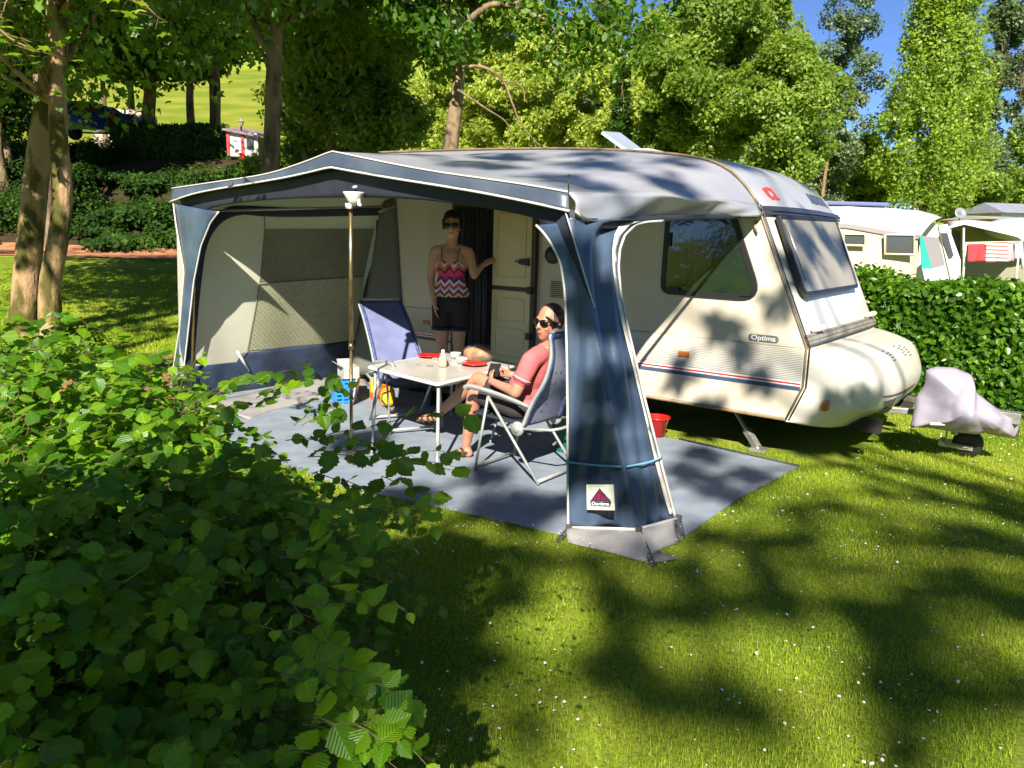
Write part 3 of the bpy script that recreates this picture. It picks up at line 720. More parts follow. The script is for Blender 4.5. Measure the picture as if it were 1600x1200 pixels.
awn = thing('awning', 'blue and grey caravan awning with open front and arched corner column', 'awning', (-4.6, 5.2, 0))
def fy(x): t = (-2.5-x)/4.95; return 3.97+.10*t+.38*t*t
def fs(px_, py_):
    y = 4.0
    for _ in range(12): p = sy(px_, py_, y); y = fy(p.x)
    return p
def fsp(pts, n=6): return smooth_curve([fs(*q) for q in pts], n)
EAVE = fsp([(268, 295), (330, 286), (412, 273.5), (470, 256), (519, 237)], 6)[:-1] + fsp([(519, 237), (600, 254), (675, 268), (750, 279), (825, 290), (888, 301)], 6)
EAVE = [e for e in EAVE]
NU = 60
ev = resample(EAVE, NU)
rc = resample([Vector((p.x, Y0-.02, p.z+.015)) for p in railc], NU)
def roofc(u, v, dz=0.0):
    k = u*NU; i = min(NU-1, int(k)); a = ev[i].lerp(ev[i+1], k-i); b = rc[i].lerp(rc[i+1], k-i)
    p = a.lerp(b, v); s = math.sin(math.pi*v)
    pk = math.exp(-((u-.44)/.05)**2)
    wr = .012*math.sin(u*61+v*5+2*math.sin(v*4))*s*(.4+.6*abs(math.sin(u*9)))
    side = max(0, u-.85)/.15
    return p + Vector((0, 0, (.02*side - .035*(1-side)*(1-.9*pk))*s + wr*.5 + .02*fold((u*5, v*3, 0), 1, 1.6, 4)*s + dz)) + Vector((.02*side*s, 0, 0))
mb = MB(); mb.grid(lambda u, v: roofc(u, v), 120, 50); rf = mb.build('roof_cloth', M_ROOFC, awn, True, solid=.003)
mb = MB(); mb.tube([r_+Vector((0, -.012, .012)) for r_ in rc], .011, 6); mb.build('rail_beading', M_TRIM, rf, True)
# fascia band with piping, navy frame band behind
PIP = fsp([(268, 316), (274, 313.5), (319, 300), (431, 281), (480, 271), (519, 261.5)], 6)[:-1] + fsp([(519, 261.5), (600, 276), (675, 288), (748, 300), (825, 315), (893, 330)], 6)
pp = resample(PIP, NU)
mb = MB(); mb.grid(lambda u, v: (ev[int(round(u*NU))].lerp(pp[int(round(u*NU))], v)) + Vector((0, -.02*v - .008*math.sin(u*40)*v, 0)), NU, 4); fa = mb.build('fascia', M_FASCIA, awn, True, solid=.004)
mb = MB(); mb.tube([p+Vector((0, -.024, 0)) for p in pp], .008, 6); mb.tube([p+Vector((0, -.004, .004)) for p in ev], .006, 6); mb.build('fascia_piping', M_PIPE, fa, True)
BOT = fsp([(290, 345), (302, 335), (330, 322), (396, 313), (470, 309), (561, 308), (640, 311), (710, 319), (780, 330), (820, 339), (845, 353), (868, 383), (889, 420)], 5)
bb = resample(BOT, NU)
p2 = resample(fsp([(272, 310), (319, 297), (431, 279), (519, 260)], 6)[:-1] + fsp([(519, 260), (600, 274), (748, 298), (893, 328)], 6), NU)
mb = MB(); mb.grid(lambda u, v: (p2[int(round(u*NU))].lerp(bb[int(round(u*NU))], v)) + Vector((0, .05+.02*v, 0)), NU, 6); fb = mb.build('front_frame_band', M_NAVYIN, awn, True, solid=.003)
# small roof side valance on the right
F1, F2 = sy(889, 301, 3.99), sy(1187, 321, Y0-.03)
vt = resample(smooth_curve([sy(889, 302, 3.99), sy(960, 309, 4.6), sy(1030, 315, 5.2), sy(1110, 319, 5.85), sy(1186, 323, 6.38)], 5), 40)
vbp = [(894, 330, 3.985), (905, 341, 4.08), (918, 346, 4.2), (945, 347, 4.42), (975, 345, 4.66), (1041, 340, 5.3), (1100, 339, 5.75), (1150, 338, 6.1), (1183, 337, 6.36)]
vb = resample(smooth_curve([sy(*q)+Vector((.02, 0, 0)) for q in vbp], 5), 40)
def roof_edge(v): return roofc(1, v)
vt = [roof_edge(i/40) for i in range(41)]
mb = MB(); mb.grid(lambda u, v: vt[int(round(u*40))].lerp(vb[int(round(u*40))], v) + Vector((.012*math.sin(math.pi*v)+.05*math.sin(u*23+v*3)*v*(1-v)+.04*math.sin(u*9)*v, 0, 0)), 40, 8); va = mb.build('side_valance', M_ROOFC, awn, True, solid=.003)
mb = MB(); mb.tube([p+Vector((.004, 0, 0)) for p in vb], .007, 6); mb.build('valance_piping', M_PIPE, va, True)
# right corner column
TT = Vector((-2.57, 3.99, 1.95)); BC = gz(997, 826, .1); VR = Vector((-2.33, 6.38, 2.02))
NS = (BC-TT).cross(VR-TT).normalized()
if NS.x < 0: NS = -NS
SRp = gz(1053, 809, .1)
def seam(py_): t = (py_-330)/(826-330); return TT.lerp(BC, t)
SB = (SRp - BC)
# side panel: plane near the top, pulled to the ground point near the bottom
Np = (BC-TT).cross(SRp-TT).normalized()
if Np.x < 0: Np = -Np
def sside(px_, py_):
    t = min(1, max(0, (py_-335)/330.)); N_ = (NS*(1-t)+Np*t).normalized(); return spl(px_, py_, TT, N_)
L1 = [(840, 352), (851, 363), (862, 378), (872, 396), (879, 415), (884, 450), (886, 480), (888, 560), (889, 640), (889, 720), (890, 824)]
lc = resample([fs(*q) for q in L1], 60)
rc2 = [TT.lerp(BC, i/60) for i in range(61)]
lys = [proj(p)[1] for p in lc]
def col_front(u, v):      # v 0 top ..1 bottom
    i = int(round(v*60)); a = lc[i]; b = seam(max(338, lys[i]+ (3 if lys[i] > 400 else 0)))
    w_ = (b-a).length
    p = a.lerp(b, u); dep = math.sin(math.pi*u)*w_*(.07*math.sin(v*9+u*4)+.05*math.sin(u*11+v*17)*(.4+v)); return p + Vector((.3*dep, -dep*1.1-.01, 0))
mb = MB(); mb.grid(col_front, 16, 60); cp = mb.build('corner_panel', M_NAVY, awn, True, solid=.003)
R1_ = [(1036, 345), (1010, 347), (993, 351), (976, 367), (968, 390), (966, 418), (970, 461), (982, 517), (1004, 611), (1030, 713), (1055, 809)]
rr_ = resample([sside(*q) for q in R1_], 60); rys = [proj(p)[1] for p in rr_]
def col_side(u, v):
    i = int(round(v*60)); b = rr_[i]; a = seam(min(826, max(336, rys[i]+ (17 if rys[i] > 420 else -6)*((rys[i]-340)/470)))); w_ = (b-a).length
    dep = math.sin(math.pi*u)*w_*(.05*math.sin(v*8+u*5)+.04*math.sin(u*14+v*13)); return a.lerp(b, u) + Vector((dep, -.4*dep, 0))
mb = MB(); mb.grid(col_side, 18, 60); mb.build('corner_panel', M_NAVY, awn, True, solid=.003)
tp_ = resample([sside(912, 348), sside(960, 349), sside(1036, 343), sside(1110, 341), sside(1180, 339)], 20); bt_ = resample([sside(918, 356), sside(960, 358), sside(1036, 346), sside(1110, 343), sside(1180, 341)], 20)
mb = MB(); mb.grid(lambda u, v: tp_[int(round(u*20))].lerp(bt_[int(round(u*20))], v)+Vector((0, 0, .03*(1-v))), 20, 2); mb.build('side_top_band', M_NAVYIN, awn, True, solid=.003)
# piping, seams, zip flap, tape
mb = MB(); mb.tube([p+Vector((-.002, -.012, 0)) for p in lc], .008, 6); mb.tube([p+Vector((.004, -.004, 0)) for p in rr_], .008, 6)
mb.tube([TT.lerp(fs(933, 480), t)+Vector((.0, -.03, 0)) for t in (0, .33, .66, 1)], .005, 5); mb.build('column_piping', M_PIPE, cp, True)
mb = MB(); mb.tube([seam(y_)+Vector((.004, -.010, 0)) for y_ in range(332, 828, 8)], .0028, 5); mb.build('corner_seam', mat('seam_blue', (.10, .14, .22), .5), cp, True)
mb = MB(); A_ = [TT+Vector((-.05, -.028, -.08)), fs(931, 478)+Vector((0, -.034, 0)), TT+Vector((-.0, -.028, -.04))]; mb.add(A_, [(0, 1, 2)]); mb.build('zip_slit', M_NAVYIN, cp, False, solid=.004)
mb = MB(); zp = resample([sside(*q) for q in ((942, 349), (956, 418), (973, 489), (989, 560), (1019, 710), (1046, 806))], 40)
zp2 = resample([sside(*q) for q in ((947, 349), (962, 418), (980, 489), (997, 560), (1028, 710), (1055, 803))], 40)
mb.grid(lambda u, v: (lambda c: c+Vector((.022, -.012, 0)))(col_side(.74+.10*v+(.13-.05*v)*u, .06+.93*v)), 1, 60); mb.build('zip_flap', M_STRIPE, cp, True, solid=.003)
mb = MB()
mb.tube([fs(891, 720).lerp(seam(727), u/12)+Vector((.0, -.030-.02*math.sin(math.pi*u/12), 0)) for u in range(13)], .0065, 5)
mb.tube([seam(727).lerp(sside(1030, 713), u/12)+Vector((.022+.02*math.sin(math.pi*u/12), -.012, 0)) for u in range(13)], .0065, 5); mb.build('blue_tape', M_LBLUE, cp, True)
bl = [fs(889, 823), BC+Vector((0, -.02, 0)), SRp+Vector((.02, 0, 0))]
mb = MB(); mb.tube([bl[0]+Vector((0, -.02, .0)), bl[1], bl[2]], .012, 6); mb.build('bottom_piping', M_PIPE, cp, True)
# ground skirt
g1 = resample([fs(889, 824)+Vector((0, -.01, 0)), BC, SRp], 24); g2 = resample([gz(888, 848, .01), gz(955, 864, .01), gz(1012, 880, .01), gz(1026, 862, .012), gz(1062, 846, .01)], 24)
mb = MB(); mb.grid(lambda u, v: g1[int(round(u*24))].lerp(g2[int(round(u*24))], v)+Vector((0, -.02*math.sin(math.pi*v), .02*math.sin(math.pi*v)+.01*math.sin(u*21+v*3)*math.sin(math.pi*v))), 24, 8)
mb.add([gz(1012, 880, .012), gz(1062, 873, .018), gz(1025, 861, .03)], [(0, 1, 2)]); mb.build('ground_skirt', M_MUD, awn, True, solid=.004)
# badge panel with pyramid mark
PA = col_front(.02, .86); PB = col_front(.55, .86)
LP = Plane(fs(939, 776)+Vector((0, -.034, 0)), (1, -.05, 0), (-.02, 0, 1))
def lp(x, y): return LP.sight(x, y)
qd = [lp(918, 796), lp(961, 797), lp(959, 757), lp(917, 757)]
mb = MB(); LP.slab(mb, qd, 0, .006); lb = mb.build('maker_label', mat('label_cream', (.62, .60, .50), .4, col2=(.5, .54, .48), scale=30), cp, False)
def bil(a, b): return Vector(qd[0]).lerp(Vector(qd[1]), a).lerp(Vector(qd[3]).lerp(Vector(qd[2]), a), b)
def lpoly(mb, P, z0=.0065, z1=.0085): LP.slab(mb, [tuple(bil(a, b)) for a, b in P], z0, z1)
mb = MB(); lpoly(mb, [(.14, .36), (.90, .36), (.50, .86)]); lpoly(mb, [(.13, .345), (.90, .345), (.86, .15), (.17, .15)]); mb.build('label_ink', mat('label_navy', (.02, .018, .05), .5), lb, False)
mb = MB()
for P in ([(.40, .70), (.60, .70), (.50, .82)], [(.19, .40), (.35, .40), (.35, .58)], [(.38, .40), (.38, .61), (.44, .66), (.57, .66), (.49, .40)], [(.60, .40), (.66, .40), (.63, .60), (.60, .62), (.53, .42)], [(.69, .40), (.85, .40), (.69, .57)]):
    lpoly(mb, P, .009, .0105)
mb.build('label_mark', mat('label_maroon', (.22, .012, .05), .5), lb, False)
sc_ = (Vector(qd[1])-Vector(qd[0])).length
def lt(x, y, z): q = bil(.515+x/sc_, .25+y/sc_); return LP.p(q.x, q.y, .010+z)
put_text('label_text', 'Doréma', .19*sc_, lt, mat('label_white', (.8, .8, .78), .5), lb, .001, .0006)
for (a, b) in (((893, 824), (872, 846)), ((1003, 832), (1021, 884)), ((1056, 812), (1067, 840))):
    A = fs(*a)+Vector((0, -.03, 0)) if a[0] < 1000 else (BC+Vector((.02, -.03, 0)) if a[0] < 1040 else SRp+Vector((.03, 0, 0))); B = gz(*b, .01); d = (B-A).normalized(); sd_ = d.cross(Vector((.3, -1, .6))).normalized()
    mb = MB(); n_ = 6
    for s_ in (-1, 1): mb.tube([A+sd_*.014*s_, B+sd_*.012*s_], .004, 5)
    for k in range(n_+1): c = A.lerp(B, k/n_); mb.tube([c-sd_*.013, c+sd_*.013], .004, 5)
    mb.box(A, (.035, .02, .05)); mb.tube([B, B+Vector((.0, 0, -.03))], .006, 6); mb.build('peg_ladder', mat('rubber_strap', (.06, .06, .06), .6), awn, False)
# left wall
WFB = gz(282, 627); WFT = sy(275, 322, 4.47); WRT = sy(607, 318, 6.36); WRB = gz(545, 584, 0.0)
def wallp(u, v, off=0.0):
    p = WFB.lerp(WRB, u).lerp(WFT.lerp(WRT, u), v); s = math.sin(math.pi*min(1, max(0, u)))
    b = .03*math.sin(u*17+3*v)*(1-v)*s+.02*math.sin(v*7+u*9)*s
    return p + Vector((b+off, -off*.25, 0))
wg = [(u/80, v/80) for u in range(-4, 85) for v in range(-2, 83)]; wq_ = [proj(WFB.lerp(WRB, u).lerp(WFT.lerp(WRT, u), v)) for u, v in wg]
wqa = np.array(wq_); wga = np.array(wg)
def wuv(px_, py_):
    i = int(np.argmin((wqa[:, 0]-px_)**2+(wqa[:, 1]-py_)**2)); u, v = wga[i]
    for _ in range(4):
        f0 = proj(WFB.lerp(WRB, u).lerp(WFT.lerp(WRT, u), v)); e = .002
        fu = proj(WFB.lerp(WRB, u+e).lerp(WFT.lerp(WRT, u+e), v)); fv = proj(WFB.lerp(WRB, u).lerp(WFT.lerp(WRT, u), v+e))
        a, b, c, d = (fu[0]-f0[0])/e, (fv[0]-f0[0])/e, (fu[1]-f0[1])/e, (fv[1]-f0[1])/e; det = a*d-b*c
        dx, dy = px_-f0[0], py_-f0[1]; u += (d*dx-b*dy)/det; v += (a*dy-c*dx)/det
    return Vector((u, v, 0))
def wstrip(mb, A, B, off, n=40, m=6, smooth_=True):
    a = [wuv(*q) for q in A]; b = [wuv(*q) for q in B]
    a = resample(smooth_curve(a, 5) if smooth_ else a, n); b = resample(smooth_curve(b, 5) if smooth_ else b, n)
    mb.grid(lambda u, v: (lambda q: wallp(q.x, q.y, off))(a[int(round(u*n))].lerp(b[int(round(u*n))], v)), n, m)
mb = MB(); mb.grid(lambda u, v: wallp(u, v*(1.0+.13*min(1, u*1.6))), 60, 44); wl_ = mb.build('side_wall_cloth', M_CREAMC, awn, True)
mb = MB()
wstrip(mb, [(286, 622), (290, 550), (301, 440), (312, 385), (327, 348), (349, 326), (378, 321), (470, 325), (617, 325)], [(303, 622), (302, 568), (315, 440), (324, 381), (345, 348), (375, 336), (410, 338), (470, 339), (613, 336)], .012, 70, 4)
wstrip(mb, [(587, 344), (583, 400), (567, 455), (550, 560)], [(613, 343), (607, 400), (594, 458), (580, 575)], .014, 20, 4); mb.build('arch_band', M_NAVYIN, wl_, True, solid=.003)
mb = MB(); wstrip(mb, [(299, 572), (371, 566), (378, 552), (484, 539), (565, 530)], [(296, 628), (375, 617), (470, 596), (519, 589), (556, 583)], .010, 60, 10, False); mb.build('lower_band', mat('navy_band', (.018, .030, .060), .5, col2=(.03, .05, .10), scale=5, bump=.3, bscale=6, bdist=.03), wl_, True, solid=.003)
# window of clear ribbed foil: upper half covered by a darker blind
m, n, p, out = new_mat('window_foil'); L = n.links.new
tc = node(n, 'ShaderNodeTexCoord'); mp = node(n, 'ShaderNodeMapping'); L(tc.outputs['Object'], mp.inputs[0]); mp.inputs['Rotation'].default_value = (rad(45), 0, 0); mp.inputs['Scale'].default_value = (1, 26, 26)
ck = node(n, 'ShaderNodeTexVoronoi'); ck.inputs['Scale'].default_value = 1.0; ck.distance = 'CHEBYCHEV'; ck.inputs['Randomness'].default_value = .15; L(mp.outputs[0], ck.inputs['Vector'])
r = node(n, 'ShaderNodeValToRGB'); r.color_ramp.elements[0].color = (.38, .39, .26, 1); r.color_ramp.elements[1].color = (.62, .62, .46, 1); r.color_ramp.elements[0].position = .25; r.color_ramp.elements[1].position = .6; L(ck.outputs['Distance'], r.inputs[0])
L(r.outputs[0], p.inputs['Base Color']); p.inputs['Roughness'].default_value = .35
t_ = node(n, 'ShaderNodeBsdfTranslucent'); L(r.outputs[0], t_.inputs[0]); mx = node(n, 'ShaderNodeMixShader'); mx.inputs[0].default_value = .55; L(p.outputs[0], mx.inputs[1]); L(t_.outputs[0], mx.inputs[2]); L(mx.outputs[0], out.inputs[0]); M_FOIL = m
mb = MB(); wstrip(mb, [(402, 443), (567, 432)], [(387, 548), (553, 531)], .010, 20, 10, False); ww_ = mb.build('window_foil', M_FOIL, wl_, True)
M_BLIND = M_FOIL.copy(); M_BLIND.name = 'window_blind'
for q in M_BLIND.node_tree.nodes:
    if q.type == 'VALTORGB': q.color_ramp.elements[0].color = (.25, .245, .18, 1); q.color_ramp.elements[1].color = (.38, .37, .28, 1)
mb = MB(); wstrip(mb, [(413, 359), (582, 358)], [(402, 443), (567, 432)], .012, 20, 8, False); mb.build('window_blind', M_BLIND, wl_, True)
mb = MB()
def wline(P, r_, off): mb.tube([wallp(q.x, q.y, off) for q in resample([wuv(*a) for a in P], 20)], r_, 5)
wline([(414, 335), (413, 359), (402, 443), (387, 548), (379, 560)], .005, .018); wline([(402, 443), (567, 432)], .005, .02); wline([(413, 359), (582, 358)], .004, .018); wline([(582, 358), (567, 432), (553, 531)], .004, .018)
mb.build('zip', mat('zip_grey', (.16, .16, .14), .5), wl_, True)
mb = MB(); mb.tube([wallp(*wuv(371, 548).xy, .03), wallp(*wuv(378, 562).xy, .05), wallp(*wuv(388, 579).xy, .04)], [.012, .016, .010], 8); mb.build('tie_strap', M_PIPE, wl_, True)
# left front panel
la = resample([fs(*q) for q in ((272, 318), (276, 350), (289, 425), (282, 510), (272, 575), (266, 622))], 40); lb2 = resample([fs(*q)+Vector((0, .02, 0)) for q in ((340, 331), (327, 348), (312, 385), (301, 440), (291, 530), (283, 600), (282, 626))], 40)
mb = MB(); mb.grid(lambda u, v: la[int(round(v*40))].lerp(lb2[int(round(v*40))], u)+Vector((0, -.03*math.sin(math.pi*u), 0)), 6, 40); lp_ = mb.build('front_edge_panel', M_NAVY, awn, True, solid=.003)
mb = MB(); mb.tube([q+Vector((0, -.008, 0)) for q in la], .008, 6); mb.tube([q+Vector((0, -.008, 0)) for q in lb2], .008, 6); mb.build('panel_piping', M_PIPE, lp_, True)
# wall return beside the caravan
mb = MB(); ra = [sy(596, 316, 6.30), sy(574, 455, 6.28), sy(545, 584, 6.28)]; rb = [sy(618, 308, 6.39), sy(628, 473, 6.39), sy(650, 590, 6.39)]
ra = resample(ra, 20); rb = resample(rb, 20)
mb.grid(lambda u, v: ra[int(round(v*20))].lerp(rb[int(round(v*20))], u)+Vector((0, -.02*math.sin(math.pi*u), 0)), 6, 20); mb.build('rear_pad', mat('pad_canvas', (.13, .13, .11), .7, bump=.3, bscale=5), awn, True, solid=.01)
# mud skirt lying on the ground sheet
s1 = resample([gz(296, 632, .04), gz(375, 618, .05), gz(470, 596, .05), gz(556, 582, .05)], 30); s2 = resample([gz(390, 655, .014), gz(420, 643, .014), gz(520, 617, .014), gz(580, 606, .014)], 30)
mb = MB(); mb.grid(lambda u, v: s1[int(round(u*30))].lerp(s2[int(round(u*30))], v)+Vector((0, 0, .03*abs(math.sin(u*9+v*3))*math.sin(math.pi*v))), 30, 8); mb.build('ground_skirt', M_MUD, awn, True, solid=.003)
# poles
mb = MB(); pf = gz(549, 725, .006); pt_ = sy(548, 306, 4.08); mb.tube([pf, pf.lerp(pt_, .45)], .0125, 10); mb.tube([pf.lerp(pt_, .45), pt_], .0155, 10)
mb.tube([pf.lerp(pt_, .44), pf.lerp(pt_, .465)], .02, 10); mb.lathe([(.03, 0), (.03, .006), (.014, .012)], pf, 16); mb.tube([pf.lerp(pt_, .25), pf.lerp(pt_, .262)], .018, 8); pole = mb.build('centre_pole', M_BRASS, awn, True)
mb = MB(); c = sy(550, 309, 4.07); mb.lathe([(.012, -.06), (.045, -.025), (.075, .03), (.078, .04)], c+Vector((.03, -.01, 0)), 18); mb.tube([c+Vector((.07, 0, 0)), c+Vector((.085, -.01, -.05)), c+Vector((.105, -.01, -.055))], .012, 8); mb.box(c+Vector((-.01, -.02, -.06)), (.05, .03, .04)); mb.build('pole_clamp', mat('white_plastic', (.72, .70, .66), .35), pole, True)
mb = MB(); mb.tube([fs(287, 622)+Vector((.06, .05, 0)), fs(291, 420)+Vector((.06, .05, 0)), fs(300, 338)+Vector((.05, .06, 0))], .013, 8); mb.build('corner_pole', M_BRASS, awn, True)
mb = MB(); mb.tube([fs(889, 820)+Vector((.10, .12, -.08)), TT+Vector((.0, .10, -.05))], .013, 8); mb.build('corner_pole', M_BRASS, awn, True)
mb = MB(); mb.tube([pt_+Vector((0, .02, .06)), Vector((-4.6, 6.38, 2.45))], .012, 8); mb.build('roof_pole', M_ALU, awn, True)
mb = MB(); mb.tube([WFT+Vector((.15, .05, -.05)), WRT+Vector((.1, -.05, -.03))], .012, 8); mb.tube([WRT+Vector((.05, -.2, -.10)), WRT+Vector((.12, -.02, -.02))], .014, 6); mb.build('roof_pole', M_ALU, awn, True)
for a in ((268, 294), (888, 300)):
    p = fs(*a); mb = MB(); mb.tube([p+Vector((0, 0, -.02)), p+Vector((0, 0, .10))], .004, 5); mb.build('pole_spike', M_BLACK, awn, True)
# ================================================================ GROUND SHEET
M_MAT = mat('blue_grey_matting', (.18, .215, .265), .6, col2=(.23, .265, .31), scale=5, bump=.5, bscale=120, bdist=.004, spec=.3)
P = [Vector((-1.78, 6.35, 0)), Vector((-1.86, 5.3, 0)), gz(1067, 842), gz(1010, 858), gz(885, 839), gz(700, 797), gz(550, 766), Vector((-5.4, 3.72, 0)), Vector((-7.35, 4.15, 0)), Vector((-7.45, 6.42, 0)), Vector((-3.4, 6.46, 0)), gz(1060, 689)]
mb = MB(); poly = [(p.x, p.y) for p in P]
mb.prism(poly, Vector((0, 0, .008)), .008); gs = mb.build('groundsheet', M_MAT, None, False, origin=(-4.5, 5.1, 0)); tag(gs, 'blue grey matting spread under the awning and past its open side', 'groundsheet')
mb = MB(); mb.tube([P[-1]+Vector((0, .02, .014)), P[0]+Vector((0, .02, .012)), ], .018, 6, flat=.5); mb.build('rolled_edge', mat('dark_hem', (.03, .033, .04), .7), gs, True)
# ================================================================ FOLDING FURNITURE
M_FRAME = mat('grey_frame', (.42, .44, .42), .38, metal=.35, col2=(.34, .36, .34), scale=10)
M_FABRIC = mat('lilac_fabric', (.13, .15, .29), .75, col2=(.16, .18, .33), scale=8, bump=.3, bscale=60, bdist=.003, trans=.12)
M_EDGE = mat('navy_edge', (.03, .045, .12), .6, col2=(.06, .09, .2), scale=30, bump=.4, bscale=60, bdist=.003)
M_SEATN = mat('navy_seat', (.012, .014, .028), .8)
m, n, p, out = new_mat('spotted_fabric'); L = n.links.new
tc = node(n, 'ShaderNodeTexCoord'); vo = node(n, 'ShaderNodeTexVoronoi'); vo.inputs['Scale'].default_value = 17; L(tc.outputs['Object'], vo.inputs['Vector'])
r = node(n, 'ShaderNodeValToRGB'); r.color_ramp.elements[0].position = .16; r.color_ramp.elements[1].position = .22; r.color_ramp.elements[0].color = (.03, .035, .09, 1); r.color_ramp.elements[1].color = (.21, .22, .30, 1)
L(vo.outputs['Distance'], r.inputs[0]); L(r.outputs[0], p.inputs['Base Color']); p.inputs['Roughness'].default_value = .7; M_SPOT = m
def make_chair(name, label, o, ang, rec=-.45, zt=1.12, plain=True):
    """folding camping chair; faces along local u"""
    o = Vector(o); u = Vector((math.cos(ang), math.sin(ang), 0)); l = Vector((-u.y, u.x, 0))
    P_ = lambda a, b, z: o + u*a + l*b + ZV*z
    ch = thing(name, label, 'folding chair', o)
    W_ = .25; R_ = Matrix((u, l, ZV)).transposed()
    for s in (-1, 1):
        mb = MB(); mb.tube([P_(.20, s*W_, .60), P_(.31, s*W_, .02)], .016, 8, flat=.65); mb.build('leg', M_FRAME, ch, True)
        mb = MB(); mb.tube([P_(.20, s*W_, .60), P_(-.28, s*W_, .02)], .019, 8, flat=.6); mb.build('leg', M_FRAME, ch, True)
        mb = MB()
        pa = smooth_curve([P_(.42, s*W_, .625), P_(.36, s*W_, .65), P_(.1, s*W_, .625), P_(-.17, s*W_, .575)], 5); mb.tube(pa, [.018]+[.030]*(len(pa)-3)+[.024, .016], 10, flat=.55)
        mb.build('armrest', M_FRAME, ch, True)
        mb = MB(); mb.lathe([(.01, -.018), (.05, -.018), (.055, 0), (.05, .018), (.01, .018)], P_(-.08, s*W_, .40), 18, R_ @ rot_xyz(rx=rad(90))); mb.lathe([(.01, -.024), (.025, -.024), (.025, .024), (.01, .024)], P_(-.08, s*W_, .40), 12, R_ @ rot_xyz(rx=rad(90))); mb.build('hinge', M_FRAME, ch, True)
    mb = MB(); mb.tube([P_(.305, -W_, .05), P_(.305, W_, .05)], .012, 8); mb.build('stretcher', M_FRAME, ch, True); mb = MB(); mb.tube([P_(-.275, -W_, .04), P_(-.275, W_, .04)], .014, 8); mb.build('stretcher', M_FRAME, ch, True)
    mb = MB(); mb.tube([P_(-.08, -W_, .40), P_(-.38, -W_, .44), P_(-.42, -W_+.05, .45), P_(-.42, W_-.05, .45), P_(-.38, W_, .44), P_(-.08, W_, .40)], .011, 8); mb.build('seat_rail', M_FRAME, ch, True)
    # back: curved frame and sling
    bz = .42; k_ = [(-.12, bz), (-.19, .60), (-.29, .78), (-.33, .95), (-.31, zt)] if rec > -.5 else [(-.10, bz), (-.20, .60), (-.36, .78), (-.54, .95), (rec, zt)]
    kc = smooth_curve([(a, 0, z) for a, z in k_], 6)
    half = lambda t: W_-.005-.03*t
    mb = MB()
    N_ = len(kc)
    L_ = [P_(q.x, -half(i/(N_-1)), q.z) for i, q in enumerate(kc)]; R2 = [P_(q.x, half(i/(N_-1)), q.z) for i, q in enumerate(kc)]
    tp = [L_[-1]+ZV*.0, L_[-1]+ZV*.035+l*.03-u*.015, R2[-1]+ZV*.035-l*.03-u*.015, R2[-1]]
    mb.tube(L_+tp[1:3]+R2[::-1], .014, 8); mb.build('back_frame', M_FRAME, ch, True)
    mb = MB()
    def bk(a, t, off=0): i = t*(N_-1); j = min(N_-2, int(i)); q = kc[j].lerp(kc[j+1], i-j); h = half(t); return P_(q.x-.022*math.cos(a*math.pi/2)*1.0+off, a*h, q.z+.02*(t > .99))
    mb.grid(lambda a, t: bk(a*2-1, t, .012), 12, 24); mb.build('backrest', M_FABRIC if plain else M_SPOT, ch, True, solid=.014, offset=0)
    mb = MB()
    for s in (-1, 1): mb.tube([bk(s*.93, i/20, .004) for i in range(21)], .024, 8, flat=.9)
    mb.tube([bk(-1+2*i/10, .99, .006) for i in range(11)], .022, 8); mb.build('back_edging', M_EDGE, ch, True)
    mb = MB(); mb.grid(lambda a, t: P_(-.10+.46*t, (a*2-1)*(W_-.02), .43+.02*t-.03*math.sin(math.pi*a)*math.sin(math.pi*t)), 10, 10); mb.build('seat', M_SEATN, ch, True, solid=.02)
    return ch
CH1 = (-3.36, 4.80, 0)
c1 = make_chair('folding_chair', 'grey framed camping chair with spotted back in which the man sits', CH1, math.pi, -.43, 1.10, False)
c2 = make_chair('folding_chair', 'empty reclined camping chair with plain lilac back behind the table', (-5.06, 5.22, 0), rad(-26), -.72, 1.08, True)
# table
M_TOP = mat('table_top', (.48, .45, .41), .35, col2=(.40, .375, .335), scale=4, coat=.2)
TL, TN, TR, TB = [gz(*q, .64) for q in ((575, 571), (684, 598), (810, 568), (708, 548))]
tc_ = (TL+TN+TR+TB)/4
tb = thing('folding_table', 'pale folding camping table laid for a meal under the awning', 'table', (tc_.x, tc_.y, 0))
mb = MB(); mb.prism(round_poly([(p.x, p.y) for p in (TL, TN, TR, TB)], .05, 5), Vector((0, 0, .622)), .026); mb.build('table_top', M_TOP, tb, False, bevel=.006)
mb = MB(); op = round_poly([(p.x, p.y) for p in (TL, TN, TR, TB)], .05, 5); pts = [Vector((a, b, .622)) for a, b in inset(op, .0)]; mb.tube(pts+[pts[0], pts[1]], .015, 8); mb.build('table_rim', mat('rim_plastic', (.62, .60, .54), .4), tb, True)
for (tp, ft) in ((TN, (683, 738)), (TL, (581, 711)), (TR, (767, 690)), (TB, (705, 650))):
    F_ = gz(*ft, .014); c_ = tp.lerp(tc_, .10); c_.z = .61
    mb = MB(); mb.tube(smooth_curve([c_.lerp(Vector((tc_.x, tc_.y, .61)), .12), c_, F_.lerp(c_, .86), F_.lerp(c_, .3)], 5), .0145, 8); mb.tube([F_.lerp(c_, .32), F_], .0105, 8)
    mb.tube([F_, F_+ZV*.02], .017, 8); mb.build('leg', M_FRAME, tb, True)
mb = MB(); a_ = TL.lerp(tc_, .14); b_ = TB.lerp(tc_, .14); a_.z = b_.z = .585; mb.tube([a_, b_], .008, 6); mb.build('brace', M_FRAME, tb, True); mb = MB(); a_ = TN.lerp(tc_, .14); b_ = TR.lerp(tc_, .14); a_.z = b_.z = .585; mb.tube([a_, b_], .008, 6); mb.build('brace', M_FRAME, tb, True)
